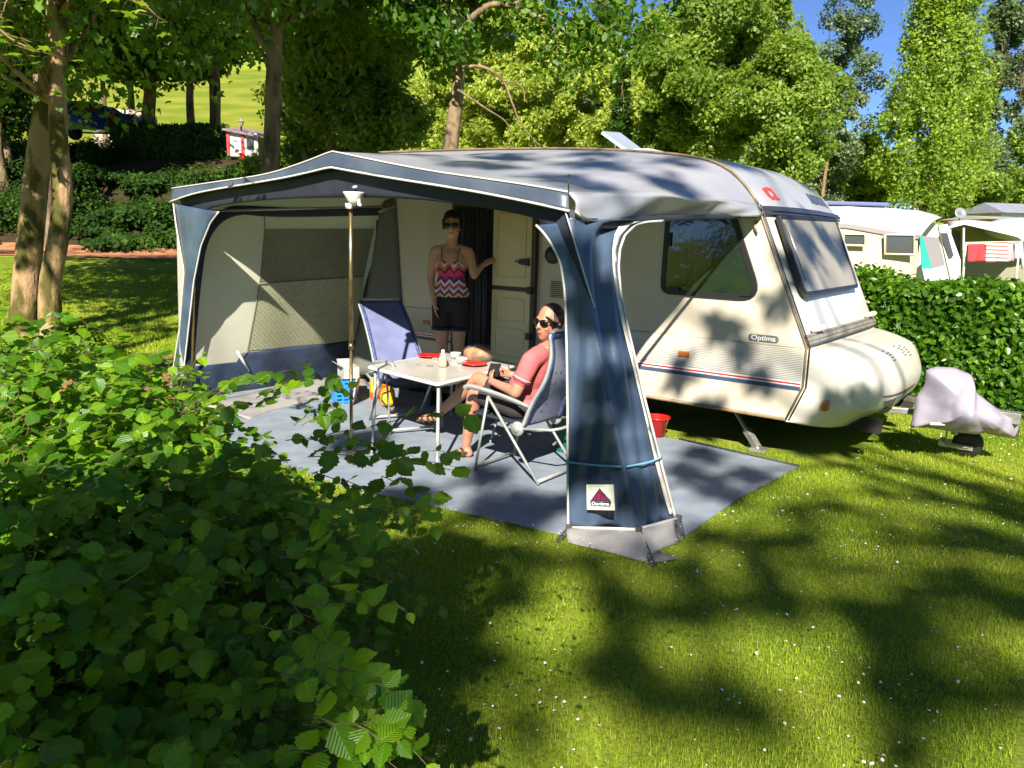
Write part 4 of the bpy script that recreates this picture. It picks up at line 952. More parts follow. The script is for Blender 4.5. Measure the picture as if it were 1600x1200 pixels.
# things on the table
ZT = .637
M_REDP = mat('red_plastic', (.62, .012, .008), .3, coat=.3)
def plate(x, y, lab, r=.115, prof=None):
    c = gz(x, y, ZT); mb = MB(); prof = prof or [(.02, 0), (r*.62, .001), (r*.78, .012), (r, .020), (r*.99, .024), (r*.76, .016), (r*.6, .006), (.02, .005)]
    mb.lathe(prof, c, 36); return tag(mb.build('plate', M_REDP, None, True, origin=c), lab, 'plate', 'red plates on the camping table')
plate(671, 558, 'red plastic plate at the left end of the camping table'); plate(741, 571, 'red plastic plate in front of the man near the table edge')
c = gz(664, 564, ZT); mb = MB(); mb.lathe([(.02, 0), (.05, .001), (.085, .02), (.09, .03), (.083, .03), (.05, .008), (.02, .006)], c+Vector((-.03, .0, -.0)), 28); 
c = gz(669, 572, ZT+.003); mb = MB(); mb.ellip(c+Vector((.02, .01, .003)), (.024, .016, .005), n=12, m=6); mb.tube([c+Vector((.0, .0, .004)), c+Vector((-.10, -.045, .008))], .004, 6, flat=.5); tag(mb.build('spoon', M_ALU, None, True, origin=c), 'metal spoon lying in front of the left red plate', 'spoon')
c = gz(692, 573, ZT); bt = thing('bottle', 'small plastic sauce bottle with a pale cap on the table', 'bottle', c)
mb = MB(); mb.lathe([(.02, 0), (.034, .002), (.035, .02), (.034, .075), (.026, .10), (.014, .115), (.012, .125)], c, 24); mb.build('bottle_body', mat('bottle_plastic', (.55, .60, .48), .25, col2=(.60, .45, .20), scale=9, trans=.2), bt, True)
mb = MB(); mb.lathe([(.0145, .118), (.015, .145), (.010, .150)], c, 18); mb.build('cap', mat('cap_white', (.6, .62, .66), .35), bt, True)
mb = MB(); mb.lathe([(.0356, .025), (.0356, .07)], c, 24, cap=False); mb.build('bottle_label', mat('bottle_label', (.55, .40, .15), .5, col2=(.20, .45, .42), scale=14), bt, True)
for (x, y, h_, r_, lab) in ((712, 560, .05, .048, 'low round food tub standing behind the sauce bottle'), (722, 568, .045, .05, 'round food tub closest to the bread bag')):
    c = gz(x, y, ZT); q = thing('food_tub', lab, 'food tub', c, 'food tubs on the camping table')
    mb = MB(); mb.lathe([(.02, 0), (r_*.85, .001), (r_, h_), (r_*.98, h_+.001)], c, 24); mb.build('tub', mat('tub_side', (.55, .52, .40), .4, col2=(.15, .32, .34), scale=18), q, True)
    mb = MB(); mb.lathe([(.01, h_+.007), (r_*.95, h_+.007), (r_*1.05, h_+.003), (r_*1.05, h_-.006), (r_*1.0, h_-.006)][::-1], c, 24); mb.build('lid', mat('tub_lid', (.72, .71, .66), .35), q, True)
# bread in a clear bag
c = gz(745, 564, ZT)+Vector((-.01, .03, 0)); q = thing('bread_bag', 'large round loaf of bread in a loosely tied clear bag', 'bread', c)
mb = MB(); mb.ellip(c+Vector((0, 0, .055)), (.142, .112, .082), n=48, m=26, fn=lambda p: Vector((p.x, p.y, p.z if p.z > -.05 else -.05))*(1+.07*fold(p, 1, 12, 1))-Vector((0, 0, .012*(abs(math.sin(p.x*26)) < .25)*(p.z > .05))))
mb.build('loaf', mat('bread_crust', (.42, .17, .045), .6, col2=(.14, .06, .022), scale=12, bump=.6, bscale=40), q, True)
m, n, p, out = new_mat('clear_bag'); p.inputs['Base Color'].default_value = (.9, .9, .88, 1); p.inputs['Roughness'].default_value = .12
g = node(n, 'ShaderNodeBsdfTransparent'); mx = node(n, 'ShaderNodeMixShader'); mx.inputs[0].default_value = .07; n.links.new(g.outputs[0], mx.inputs[1]); n.links.new(p.outputs[0], mx.inputs[2]); n.links.new(mx.outputs[0], out.inputs[0]); M_BAG = m
mb = MB(); mb.ellip(c+Vector((.01, 0, .066)), (.16, .122, .090), n=40, m=22, fn=lambda p: p*(1+.10*fold(p, 1, 16, 5)) + Vector((.06*max(0, p.x)**2*8, 0, .02*fold(p, 1, 30, 2)))); mb.build('bag', M_BAG, q, True)
# floor items by the left wall
cr = gz(537, 626, .012); q = thing('crate', 'blue plastic slatted crate on the matting by the side wall', 'crate', cr)
Mc = mat('blue_crate', (.02, .20, .62), .4); uu = rot_xyz(rz=rad(-32)); A_ = .30; B_ = .22; Hc = .24
def crate_wall(cn, wdt, ax):
    mb = MB(); R_ = uu @ rot_xyz(rz=ax)
    for k in range(6): mb.box(cr+R_ @ Vector((0, 0, 0))+uu @ Vector(cn)+ZV*(.02+k*.042), (wdt, .012, .022), R_)
    for s in (-1, -.33, .33, 1): mb.box(cr+uu @ Vector(cn)+R_ @ Vector((s*(wdt/2-.008), 0, 0))+ZV*.12, (.02, .014, .24), R_)
    mb.build('crate_side', Mc, q, False)
crate_wall((0, -B_/2, 0), A_, 0); crate_wall((0, B_/2, 0), A_, 0); crate_wall((-A_/2, 0, 0), B_, rad(90)); crate_wall((A_/2, 0, 0), B_, rad(90))
mb = MB(); mb.box(cr+ZV*.012, (A_, B_, .01), uu); mb.build('crate_base', Mc, q, False)
bx = cr+ZV*.255+Vector((.02, .05, 0)); q = thing('cardboard_box', 'open pale grey cardboard box standing on the blue crate', 'box', bx)
Mbx = mat('grey_card', (.40, .40, .36), .8, col2=(.33, .33, .30), scale=8); R_ = uu @ rot_xyz(rz=rad(4)); mb = MB()
for cn, sz in (((0, -.08, .06), (.27, .004, .12)), ((0, .08, .06), (.27, .004, .12)), ((-.133, 0, .06), (.004, .16, .12)), ((.133, 0, .06), (.004, .16, .12)), ((0, 0, .003), (.26, .155, .004))): mb.box(bx+R_ @ Vector(cn), sz, R_)
mb.build('box_body', Mbx, q, False)
mb = MB(); mb.box(bx+R_ @ Vector((0, -.11, .135)), (.26, .07, .003), R_ @ rot_xyz(rx=rad(-28))); mb.build('flap', Mbx, q, False); mb = MB(); mb.box(bx+R_ @ Vector((-.16, 0, .14)), (.07, .155, .003), R_ @ rot_xyz(ry=rad(35))); mb.build('flap', Mbx, q, False)
bd_ = gz(553, 630, .012); R_ = rot_xyz(rz=rad(-52)) @ rot_xyz(rx=rad(80)); mb = MB(); mb.prism(round_poly([(-.12, 0), (.12, 0), (.12, .28), (-.12, .28)], .03, 5), bd_, .012, R_)
tag(mb.build('chopping_board', mat('pale_board', (.58, .46, .33), .55, col2=(.52, .40, .28), scale=6, stretch=(8, 1, 1)), None, False, bevel=.003, origin=bd_), 'pale wooden chopping board leaning against the blue crate', 'chopping board')
Mor = mat('printed_bag', (.72, .10, .01), .35, col2=(.75, .42, .02), scale=6, lo=.45, hi=.5, detail=1)
b0 = gz(604, 632, .012); mb = MB(); R_ = rot_xyz(rz=rad(-38)); mb.ellip(b0+ZV*.10, (1, 1, 1), R_, 40, 24, fn=lambda p: Vector((.18*math.copysign(abs(p.x)**.45, p.x), .075*math.copysign(abs(p.y)**.7, p.y), .10*math.copysign(abs(p.z)**.5, p.z)))*(1+.07*fold(p, 1, 3.2, 2)))
bg_ = mb.build('charcoal_bag', Mor, None, True, origin=b0); tag(bg_, 'orange and red printed bag on the matting behind the table legs', 'bag')
tp = Plane(b0+Vector((-.02, -.10, .11)), R_ @ Vector((1, 0, 0)), ZV); put_text('bag_text', 'BURI', .06, lambda x, y, z: tp.p(x+.03, y-.01, z+.004), mat('bag_ink', (.02, .01, .01), .5), bg_, .003, .002)
b1 = gz(585, 622, .012); mb = MB(); mb.rbox(b1+ZV*.11, (.13, .09, .22), .01, R_); tag(mb.build('carton', mat('yellow_carton', (.75, .38, .02), .5, col2=(.65, .05, .02), scale=7, lo=.52, hi=.56, detail=1), None, False, bevel=.004, origin=b1), 'tall yellow and red carton standing behind the orange bag', 'carton')
# red bucket beyond the column
bu = gz(1020, 683, .01)+Vector((.0, .06, 0)); q = thing('bucket', 'red plastic bucket half hidden behind the corner column', 'bucket', bu); mb = MB()
mb.lathe([(.02, .004), (.08, .004), (.108, .18), (.122, .185), (.122, .17), (.115, .175), (.102, .17), (.075, .012), (.02, .010)], bu, 32, cap=False); mb.build('tub', M_REDP, q, True)
mb = MB(); mb.tube([bu+Vector((.118*math.cos(a), .118*math.sin(a)*.3-.02, .18-.10*abs(math.sin(a)))) for a in [math.pi*k/12 for k in range(13)]], .004, 5); mb.build('bucket_handle', M_ALU, q, True)
gb = Vector((-3.30, 5.55, .012)); q = thing('storage_tub', 'dark green storage tub on the matting behind the man', 'storage tub', gb); mb = MB(); mb.rbox(gb+ZV*.19, (.42, .30, .38), .05, seg=4); mb.build('tub', mat('green_plastic', (.01, .11, .075), .45), q, False, bevel=.01)
mb = MB(); mb.rbox(gb+ZV*.395, (.46, .34, .03), .05, seg=4); mb.build('lid', mat('green_plastic2', (.015, .13, .09), .4), q, False, bevel=.008)
# doorstep
ds_ = Vector((-5.24, 6.10, .008)); q = thing('doorstep', 'dark plastic caravan doorstep beneath the woman', 'step', ds_); Md = mat('step_dark', (.03, .03, .032), .7)
mb = MB(); mb.rbox(ds_+ZV*.19, (.48, .32, .025), .03); mb.build('tread', Md, q, False, bevel=.004)
for s in (-1, 1):
    mb = MB(); mb.box(ds_+Vector((s*.19, 0, .09)), (.03, .28, .18), taper=.9); mb.build('step_leg', Md, q, False, bevel=.003)

# ================================================================ PEOPLE
def solid_body(mb, name, mats, parent=None, voxel=.008, smooth=6, origin=None, factor=.5):
    """fuse overlapping volumes into one continuous skin"""
    me = mb.mesh(name+'_src'); o = bpy.data.objects.new(name+'_src', me); COL.objects.link(o)
    m = o.modifiers.new('r', 'REMESH'); m.mode = 'VOXEL'; m.voxel_size = voxel; m.use_smooth_shade = True
    s = o.modifiers.new('s', 'SMOOTH'); s.factor = factor; s.iterations = smooth
    dg = bpy.context.evaluated_depsgraph_get(); dg.update(); me2 = bpy.data.meshes.new_from_object(o.evaluated_get(dg)); bpy.data.objects.remove(o)
    me2.materials.clear(); me2.name = name
    return link_mesh(name, me2, mats, parent, True, origin)
def skin_mat(name, c, red):
    m, n, p, out = new_mat(name); L = n.links.new
    tc = node(n, 'ShaderNodeTexCoord'); nz = node(n, 'ShaderNodeTexNoise'); nz.inputs['Scale'].default_value = 14; nz.inputs['Detail'].default_value = 5; L(tc.outputs['Object'], nz.inputs[0])
    r = node(n, 'ShaderNodeValToRGB'); r.color_ramp.elements[0].position = .35; r.color_ramp.elements[1].position = .7; r.color_ramp.elements[0].color = (*c, 1); r.color_ramp.elements[1].color = (*red, 1)
    L(nz.outputs[0], r.inputs[0]); L(r.outputs[0], p.inputs['Base Color']); p.inputs['Roughness'].default_value = .5
    p.inputs['Subsurface Weight'].default_value = .12; p.inputs['Subsurface Radius'].default_value = (.02, .008, .004); p.inputs['Subsurface Scale'].default_value = .5
    return m
M_SKW = skin_mat('tanned_skin', (.50, .27, .165), (.55, .31, .20)); M_SKM = skin_mat('ruddy_skin', (.38, .165, .10), (.45, .22, .145))
M_HAIRD = mat('dark_hair', (.008, .004, .003), .95, col2=(.018, .008, .006), scale=30, stretch=(1, 1, .2), bump=.5, bscale=90, bdist=.004)
M_HAIRG = mat('short_brown_hair', (.035, .020, .012), .9, col2=(.09, .06, .045), scale=30, bump=.5, bscale=110, bdist=.003)
M_SHADE = mat('sunglass_lens', (.005, .004, .005), .22, spec=.3)
M_LIP = mat('lips', (.36, .10, .075), .4)
def frame3(f, upv=ZV):
    f = Vector(f).normalized(); s = f.cross(upv).normalized(); u = s.cross(f).normalized(); return s, f, u    # s = viewer's left when facing f? (right-hand side of the person)
def head_parts(mb, c, f, up=ZV, k=1.0, jaw=.0):
    """c centre of skull; f face direction"""
    s, f, u = frame3(f, up); R = Matrix((s, f, u)).transposed(); H = lambda a, b, z: Vector(c)+s*a*k+f*b*k+u*z*k
    mb.ellip(H(0, -.012, .022), (.076*k, .094*k, .100*k), R, 26, 18)
    mb.ellip(H(0, .020, -.045), (.062*k, .070*k, .080*k), R, 24, 16)
    mb.ellip(H(0, .052, -.098+jaw), (.028*k, .026*k, .022*k), R, 14, 10)
    mb.capsule(H(0, .083, .022), .008*k, H(0, .104, -.022), .0135*k, 10)
    for a in (-1, 1):
        mb.ellip(H(a*.012, .092, -.024), (.009*k, .010*k, .008*k), R, 10, 8)
        mb.capsule(H(a*.012, .084, .030), .009*k, H(a*.045, .070, .028), .009*k, 10)
        mb.ellip(H(a*.038, .066, -.030), (.020*k, .016*k, .022*k), R, 12, 8)
        mb.ellip(H(a*.076, -.010, -.010), (.009*k, .017*k, .030*k), R @ rot_xyz(rz=rad(a*20)), 12, 8)
    mb.ellip(H(0, .079, -.062), (.026*k, .014*k, .009*k), R, 12, 8)
    return R, H
def lips(H, R, k, par, smile=.006):
    mb = MB(); pts = [H(a*.026, .0925-.010*abs(a)**2, -.060+smile*abs(a)**1.5) for a in (-1, -.5, 0, .5, 1)]
    mb.tube([p_+(pts[0]-pts[0]) for p_ in pts], [.0012*k, .0035*k, .0045*k, .0035*k, .0012*k], 8); return mb.build('lips', M_LIP, par, True)
def glasses(H, R, k, par):
    g_ = None; mb = MB()
    mb.tube([H(-.02, .102, .022), H(0, .106, .025), H(.02, .102, .022)], .0035*k, 6)
    for a in (-1, 1): mb.tube([H(a*.062, .082, .020), H(a*.080, .050, .018), H(a*.081, -.01, .008)], .0035*k, 6)
    g_ = mb.build('sunglasses', M_SHADE, par, True)
    for a in (-1, 1):
        mb = MB(); mb.ellip(H(a*.035, .092, .010), (.031*k, .010*k, .023*k), R @ rot_xyz(rz=rad(-a*16)), 18, 12); mb.build('lens', M_SHADE, g_, True)
def hand(mb, w_, d, pn, k=1.0, curl=.5, thumb=1, spread=1.0):
    """w_ wrist, d pointing direction, pn palm normal"""
    d = Vector(d).normalized(); pn = Vector(pn); pn = (pn-d*pn.dot(d)).normalized(); sv = d.cross(pn)*thumb
    w_ = Vector(w_); P = lambda a, b, c: w_+d*a*k+sv*b*k+pn*c*k
    for b in (-.028, -.010, .010, .028): mb.capsule(P(.012, b*.6, 0), .014*k, P(.078, b, .0), .0115*k, 10)
    ln = [.062, .074, .070, .054]
    for i, b in enumerate((.030, .0105, -.0095, -.028)):
        p = P(.082, b, 0); a = 0; q = d
        for j, fr in enumerate((.46, .30, .24)):
            a += curl*(.6, .8, .6)[j]*(1+.12*i); q = (d*math.cos(a)+pn*math.sin(a)+sv*.10*spread*(b/.03)*(1-a*.3)).normalized(); n_ = p+q*ln[i]*fr*k
            mb.capsule(p, (.0088-.0008*j)*k, n_, (.0082-.0008*j)*k, 10); p = n_
    p = P(.022, .026, .004); q = (d*.55+sv*.75+pn*.35).normalized(); n1 = p+q*.042*k; mb.capsule(p, .012*k, n1, .0095*k, 10); q2 = (d*.85+sv*.25+pn*.35).normalized(); mb.capsule(n1, .0095*k, n1+q2*.030*k, .0078*k, 10)
# ---- woman
wo = Vector((-5.24, 6.06, .21)); KW = 1.0
wf = Vector((.50, -.86, 0)).normalized(); wsd = Vector((-wf.y, wf.x, 0))     # wsd = viewer's right
Wp = lambda a, b, z: wo + wsd*a + wf*b + ZV*z
person = thing('person', 'woman in zigzag top, black shorts and sunglasses standing at the caravan door', 'person', wo)
HC = Wp(.005, .0, 1.635)
mb = MB(); HR, HH = head_parts(mb, HC, (wf*1.0+wsd*.06+ZV*-.03), ZV, 1.12)
mb.capsule(Wp(0, -.012, 1.42), .058, Wp(.003, -.008, 1.56), .052)
mb.ellip(Wp(0, 0, 1.27), (.162, .104, .17), Matrix((wsd, wf, ZV)).transposed()); mb.ellip(Wp(0, .0, 1.06), (.135, .095, .16), Matrix((wsd, wf, ZV)).transposed()); mb.ellip(Wp(0, 0, .90), (.178, .122, .15), Matrix((wsd, wf, ZV)).transposed())
for s in (-1, 1):
    mb.capsule(Wp(0, -.01, 1.43), .05, Wp(s*.165, -.01, 1.385), .055); mb.ellip(Wp(s*.075, .075, 1.235), (.062, .055, .062), Matrix((wsd, wf, ZV)).transposed())
    mb.capsule(Wp(s*.085, 0, .84), .095, Wp(s*.085, .015, .47), .062); mb.capsule(Wp(s*.085, .015, .47), .060, Wp(s*.085, -.02, .30), .058); mb.capsule(Wp(s*.085, -.02, .30), .056, Wp(s*.085, -.02, .07), .036)
    mb.capsule(Wp(s*.085, -.045, .035), .034, Wp(s*.10, .10, .022), .026); mb.capsule(Wp(s*.10, .10, .022), .026, Wp(s*.105, .155, .018), .02)
EL = Wp(-.215, -.01, 1.12); WL_ = Wp(-.150, .10, .875)
mb.capsule(Wp(-.175, -.01, 1.375), .053, EL, .042); mb.capsule(EL, .041, WL_, .026); hand(mb, WL_, (.18*wsd+.12*wf-ZV), wsd*1.0-wf*.2, 1.0, .28, 1)
ER = Wp(.235, .04, 1.165); hp = sy(770, 408, 6.30); WR_ = hp+Vector((-.09, -.05, -.045))
mb.capsule(Wp(.175, -.01, 1.375), .052, ER, .041); mb.capsule(ER, .040, WR_, .026); hand(mb, WR_, (Vector((-4.90, 6.30, hp.z+.02))-WR_), Vector((.3, 1, -.3)), 1.0, .35, 1)
body = solid_body(mb, 'body', M_SKW, person, .0075, 8)
lips(HH, HR, 1.12, body); glasses(HH, HR, 1.12, person)
mb = MB(); mb.ellip(HH(0, -.026, .034), (.088*1.12, .100*1.12, .102*1.12), HR, 24, 16, fn=lambda p: p*(1+.05*fold(p, 1, 30)))
mb.ellip(HH(.0, .005, .075), (.080*1.12, .085*1.12, .070*1.12), HR, 20, 14, fn=lambda p: p*(1+.06*fold(p, 1, 40)))
for s in (-1, 1): mb.capsule(HH(s*.078, .01, .05), .018, HH(s*.080, .0, -.02), .012); mb.capsule(HH(s*.045, -.075, .0), .035, HH(s*.03, -.068, -.075), .022)
hair = solid_body(mb, 'hair', M_HAIRD, person, .007, 3)
# carve the face out of the hair volume: keep hair behind the brow line
def trim(o, fn):
    bm = bmesh.new(); bm.from_mesh(o.data); off = WL[o.name]
    kill = [v for v in bm.verts if fn(v.co+off)]; bmesh.ops.delete(bm, geom=kill, context='VERTS'); bm.to_mesh(o.data); bm.free()
def loc(R, c, p, k): q = R.transposed() @ (Vector(p)-Vector(c)); return q/k
trim(hair, lambda p: (lambda q: q.y > .045 and q.z < .078-.30*abs(q.x)+.15*math.sin(q.x*90)*.05)(loc(HR, HC, p, 1.12)))
# zigzag top
m, n, p, out = new_mat('zigzag_top'); L = n.links.new
tc = node(n, 'ShaderNodeTexCoord'); sp = node(n, 'ShaderNodeSeparateXYZ'); L(tc.outputs['Object'], sp.inputs[0])
hx = node(n, 'ShaderNodeMath', operation='MULTIPLY'); hx.inputs[1].default_value = wsd.x; L(sp.outputs[0], hx.inputs[0])
hy = node(n, 'ShaderNodeMath', operation='MULTIPLY_ADD'); hy.inputs[1].default_value = wsd.y; L(sp.outputs[1], hy.inputs[0]); L(hx.outputs[0], hy.inputs[2])
pg = node(n, 'ShaderNodeMath', operation='PINGPONG'); pg.inputs[1].default_value = .046; L(hy.outputs[0], pg.inputs[0])
za = node(n, 'ShaderNodeMath', operation='ADD'); L(pg.outputs[0], za.inputs[0]); L(sp.outputs[2], za.inputs[1])
ns = node(n, 'ShaderNodeTexNoise'); ns.inputs['Scale'].default_value = 9; L(tc.outputs['Object'], ns.inputs[0])
zb = node(n, 'ShaderNodeMath', operation='MULTIPLY_ADD'); zb.inputs[1].default_value = .03; L(ns.outputs[0], zb.inputs[0]); L(za.outputs[0], zb.inputs[2])
mp_ = node(n, 'ShaderNodeMapRange'); mp_.inputs[1].default_value = .88; mp_.inputs[2].default_value = 1.48; L(zb.outputs[0], mp_.inputs[0])
r = node(n, 'ShaderNodeValToRGB'); r.color_ramp.interpolation = 'CONSTANT'; cols = [(.5, .04, .06), (.55, .45, .40), (.03, .03, .10), (.6, .35, .25), (.10, .04, .05), (.65, .60, .62), (.45, .05, .08), (.62, .58, .62), (.04, .04, .12), (.5, .03, .12), (.6, .02, .14), (.05, .03, .08), (.65, .12, .04), (.62, .58, .6), (.62, .06, .03), (.68, .16, .06), (.6, .55, .6), (.05, .05, .12), (.6, .5, .5)]
e = r.color_ramp.elements; e[0].color = (*cols[0], 1); e[1].position = 1; e[1].color = (*cols[-1], 1)
for i, c in enumerate(cols[1:-1]): k = e.new((i+1)/len(cols)); k.color = (*c, 1)
L(mp_.outputs[0], r.inputs[0]); L(r.outputs[0], p.inputs['Base Color']); p.inputs['Roughness'].default_value = .75; M_ZIG = m
RW = Matrix((wsd, wf, ZV)).transposed()
mb = MB(); mb.ellip(Wp(0, .004, 1.22), (.150, .108, .13), RW); mb.ellip(Wp(0, .0, 1.07), (.150, .110, .16), RW); mb.ellip(Wp(0, 0, .985), (.192, .136, .10), RW)
for s in (-1, 1): mb.ellip(Wp(s*.073, .078, 1.235), (.070, .062, .070), RW)
top = solid_body(mb, 'top', M_ZIG, person, .008, 8)
trim(top, lambda p: p.z > wo.z+1.335 or p.z < wo.z+.90)
mb = MB()
for s in (-1, 1): mb.tube([Wp(s*.075, .115, 1.29), Wp(s*.085, .085, 1.385), Wp(s*.095, .01, 1.445), Wp(s*.09, -.07, 1.38)], .005, 6)
mb.build('shoulder_strap', mat('strap_dark', (.05, .02, .04), .7), top, True)
mb = MB(); mb.ellip(Wp(0, 0, .89), (.192, .136, .13), RW)
for s in (-1, 1): mb.capsule(Wp(s*.088, 0, .86), .108, Wp(s*.092, .005, .66), .098)
sh = solid_body(mb, 'shorts', mat('black_denim', (.006, .006, .009), .8), person, .008, 6); trim(sh, lambda p: p.z < wo.z+.61 or p.z > wo.z+.965)
mb = MB()
for s in (-1, 1): mb.lathe([(.100, -.018), (.106, -.018), (.106, .018), (.100, .018)], Wp(s*.091, .004, .625), 24, cap=False)
mb.build('turn_up', MATS['black_denim'], sh, True)
mb = MB()
for s in (-1, 1): mb.capsule(Wp(s*.085, -.05, .008), .02, Wp(s*.105, .16, .008), .02)
sb = solid_body(mb, 'sandals', mat('sandal_dark', (.03, .02, .015), .7), person, .008, 2)
# ---- man, seated
man = thing('person', 'seated man in coral polo shirt, shorts and sunglasses holding a phone', 'person', (-3.3, 4.8, 0))
hipc = Vector((-3.40, 4.82, .52)); nk = Vector((-3.24, 4.82, .95)); HCM = sy(858, 503, 4.80)
ff = Vector((-.15, -1, -.06)).normalized()
mb = MB(); KM = 1.10; HRM, HHM = head_parts(mb, HCM, ff, (ZV+Vector((.12, 0, 0))).normalized(), KM)
mb.capsule(nk+Vector((0, 0, -.02)), .062, HCM+Vector((.01, .02, -.07)), .056)
tx = (nk-hipc).normalized(); ty = Vector((0, 1, 0)); tz = tx.cross(ty); RT_ = Matrix((ty, -tz if tz.x > 0 else tz, tx)).transposed()
mb.ellip(hipc.lerp(nk, .66), (.18, .105, .20), RT_); mb.ellip(hipc.lerp(nk, .30)+Vector((-.03, 0, 0)), (.16, .13, .19), RT_); mb.ellip(hipc, (.175, .125, .11))
sN = nk+Vector((.0, -.185, -.055)); sF = nk+Vector((-.02, .19, -.05))
eN = sy(806, 613, 4.56); wN = sy(768, 596, 4.66); eF = Vector((-3.42, 5.06, .66)); wF = sy(797, 585, 4.93)
mb.capsule(sN, .060, eN, .044); mb.capsule(eN, .043, wN, .028); mb.capsule(sF, .060, eF, .044); mb.capsule(eF, .043, wF, .028)
ph = sy(768, 583, 4.74)
hand(mb, wN, ph+Vector((-.02, .0, -.01))-wN, Vector((-.2, 1, .3)), .98, .7, -1); hand(mb, wF, ph+Vector((.0, .06, .01))-wF, Vector((-.1, -1, .3)), .98, .7, 1)
kA = sy(748, 592, 4.98); aA = sy(680, 650, 5.05); kB = sy(742, 612, 4.74); aB = sy(728, 698, 4.78)
for (k_, a_, hy_) in ((kA, aA, .08), (kB, aB, -.09)):
    mb.capsule(hipc+Vector((-.02, hy_, -.01)), .088, k_, .062); mb.capsule(k_, .060, k_.lerp(a_, .35), .058); mb.capsule(k_.lerp(a_, .35), .057, a_, .036)
tA = sy(657, 655, 5.02); mb.capsule(aA+Vector((.02, 0, -.01)), .034, tA.lerp(aA, .4), .032); mb.capsule(tA.lerp(aA, .4), .032, tA, .022)
tB = sy(709, 714, 4.70); tB.z = .035; aB2 = Vector((aB.x, aB.y, .055)); mb.capsule(aB, .036, aB2+Vector((.03, 0, -.01)), .034); mb.capsule(aB2, .034, tB, .022)
mbody = solid_body(mb, 'body', M_SKM, man, .0075, 7)
lips(HHM, HRM, KM, mbody, .004); glasses(HHM, HRM, KM, man)
mb = MB(); mb.ellip(HHM(0, -.024, .024), (.0825*KM, .096*KM, .1015*KM), HRM, 24, 16)
for s in (-1, 1): mb.capsule(HHM(s*.066, -.004, .06), .020, HHM(s*.073, -.002, .01), .011)
mh = solid_body(mb, 'hair', M_HAIRG, man, .007, 3); trim(mh, lambda p: (lambda q: q.y > .078 or (q.y > .045 and q.z < .02) or (q.y > .060 and abs(q.x) > .03) or (q.z < -.055))(loc(HRM, HCM, p, KM)))
# shirt
M_CORAL = mat('coral_cotton', (.58, .13, .13), .8, col2=(.50, .10, .11), scale=6, bump=.3, bscale=9, bdist=.02)
mb = MB(); mb.ellip(hipc.lerp(nk, .66), (.192, .116, .215), RT_); mb.ellip(hipc.lerp(nk, .32)+Vector((-.035, 0, 0)), (.175, .143, .20), RT_); mb.ellip(hipc+Vector((-.01, 0, .02)), (.155, .185, .12))
for s_, e_ in ((sN, eN), (sF, eF)): mb.capsule(nk.lerp(s_, .45), .075, s_, .073); mb.capsule(s_, .074, s_.lerp(e_, .58), .066)
mb.capsule(nk+Vector((0, 0, -.05)), .085, nk+Vector((0, 0, -.0)), .072)
st = solid_body(mb, 'polo_shirt', M_CORAL, man, .008, 6)
for s_, e_ in ((sN, eN), (sF, eF)):
    d = (e_-s_).normalized(); c_ = s_.lerp(e_, .60); Rq = d.to_track_quat('Z', 'Y').to_matrix(); mb = MB(); mb.lathe([(.066, -.012), (.070, -.012), (.070, -.004), (.066, -.004)], c_, 24, Rq, cap=False); mb.lathe([(.066, .004), (.070, .004), (.070, .012), (.066, .012)], c_, 24, Rq, 1, cap=False); mb.build('cuff', [MATS['white_piping'], mat('maroon_cuff', (.25, .03, .06), .8)], st, True)
mb = MB()
cdn = (nk+Vector((0, 0, .02)))
ring_ = [cdn+Vector((math.cos(a)*.070-.01, math.sin(a)*.072, .012-.035*(math.cos(a) < -.2)*(-math.cos(a)))) for a in [2*math.pi*k/20 for k in range(21)]]
mb.tube(ring_, .011, 8, flat=.6); mb.tube([ring_[10], ring_[10]+Vector((-.045, -.01, -.14))], .009, 6, flat=.5); mb.build('collar', mat('peach_placket', (.60, .25, .16), .8), st, True)
mb = MB(); mb.ellip(hipc+Vector((.0, 0, -.01)), (.145, .195, .115))
for k_, hy_ in ((kA, .08), (kB, -.09)): a = hipc+Vector((-.02, hy_, 0)); mb.capsule(a, .105, a.lerp(k_, .66), .092)
ms = solid_body(mb, 'shorts', mat('dark_shorts', (.035, .025, .03), .85, bump=.3, bscale=12, bdist=.02), man, .008, 6)
mb = MB()
def sandal(a_, t_, nrm):
    d = (t_-a_).normalized(); mb.capsule(a_-nrm*.036-d*.03, .014, t_-nrm*.024+d*.015, .014)
    for q, r_ in ((.35, .040), (.75, .034)):
        c_ = a_.lerp(t_, q); Rq = d.to_track_quat('Z', 'Y').to_matrix(); mb.lathe([(r_, -.012), (r_+.004, -.012), (r_+.004, .012), (r_, .012)], c_-nrm*.004, 20, Rq, cap=False)
    mb.lathe([(.040, -.010), (.044, -.010), (.044, .010), (.040, .010)], a_+nrm*.0-d*.0, 20, (nrm*1.0).to_track_quat('Z', 'Y').to_matrix(), cap=False)
sandal(aA+Vector((.01, 0, -.01)), tA, (kA-aA).normalized()); mb.build('sandal', mat('brown_sandal', (.05, .022, .013), .7), man, True)
mb = MB(); sandal(aB2+Vector((.01, 0, .0)), tB, ZV); mb.build('sandal', MATS['brown_sandal'], man, True)
dphone = Vector((-.35, -.05, .30)).normalized(); Rp = Matrix((Vector((0, 1, 0)), dphone.cross(Vector((0, 1, 0))) * -1, dphone)).transposed()
mb = MB(); mb.rbox(ph+Vector((0, .03, .02)), (.085, .010, .15), .004, rot_xyz(rz=rad(25), rx=rad(-58))); pp_ = mb.build('phone', mat('phone_black', (.012, .012, .014), .15), None, False, bevel=.003, origin=ph); tag(pp_, 'black phone held in the hands of the seated man', 'phone')
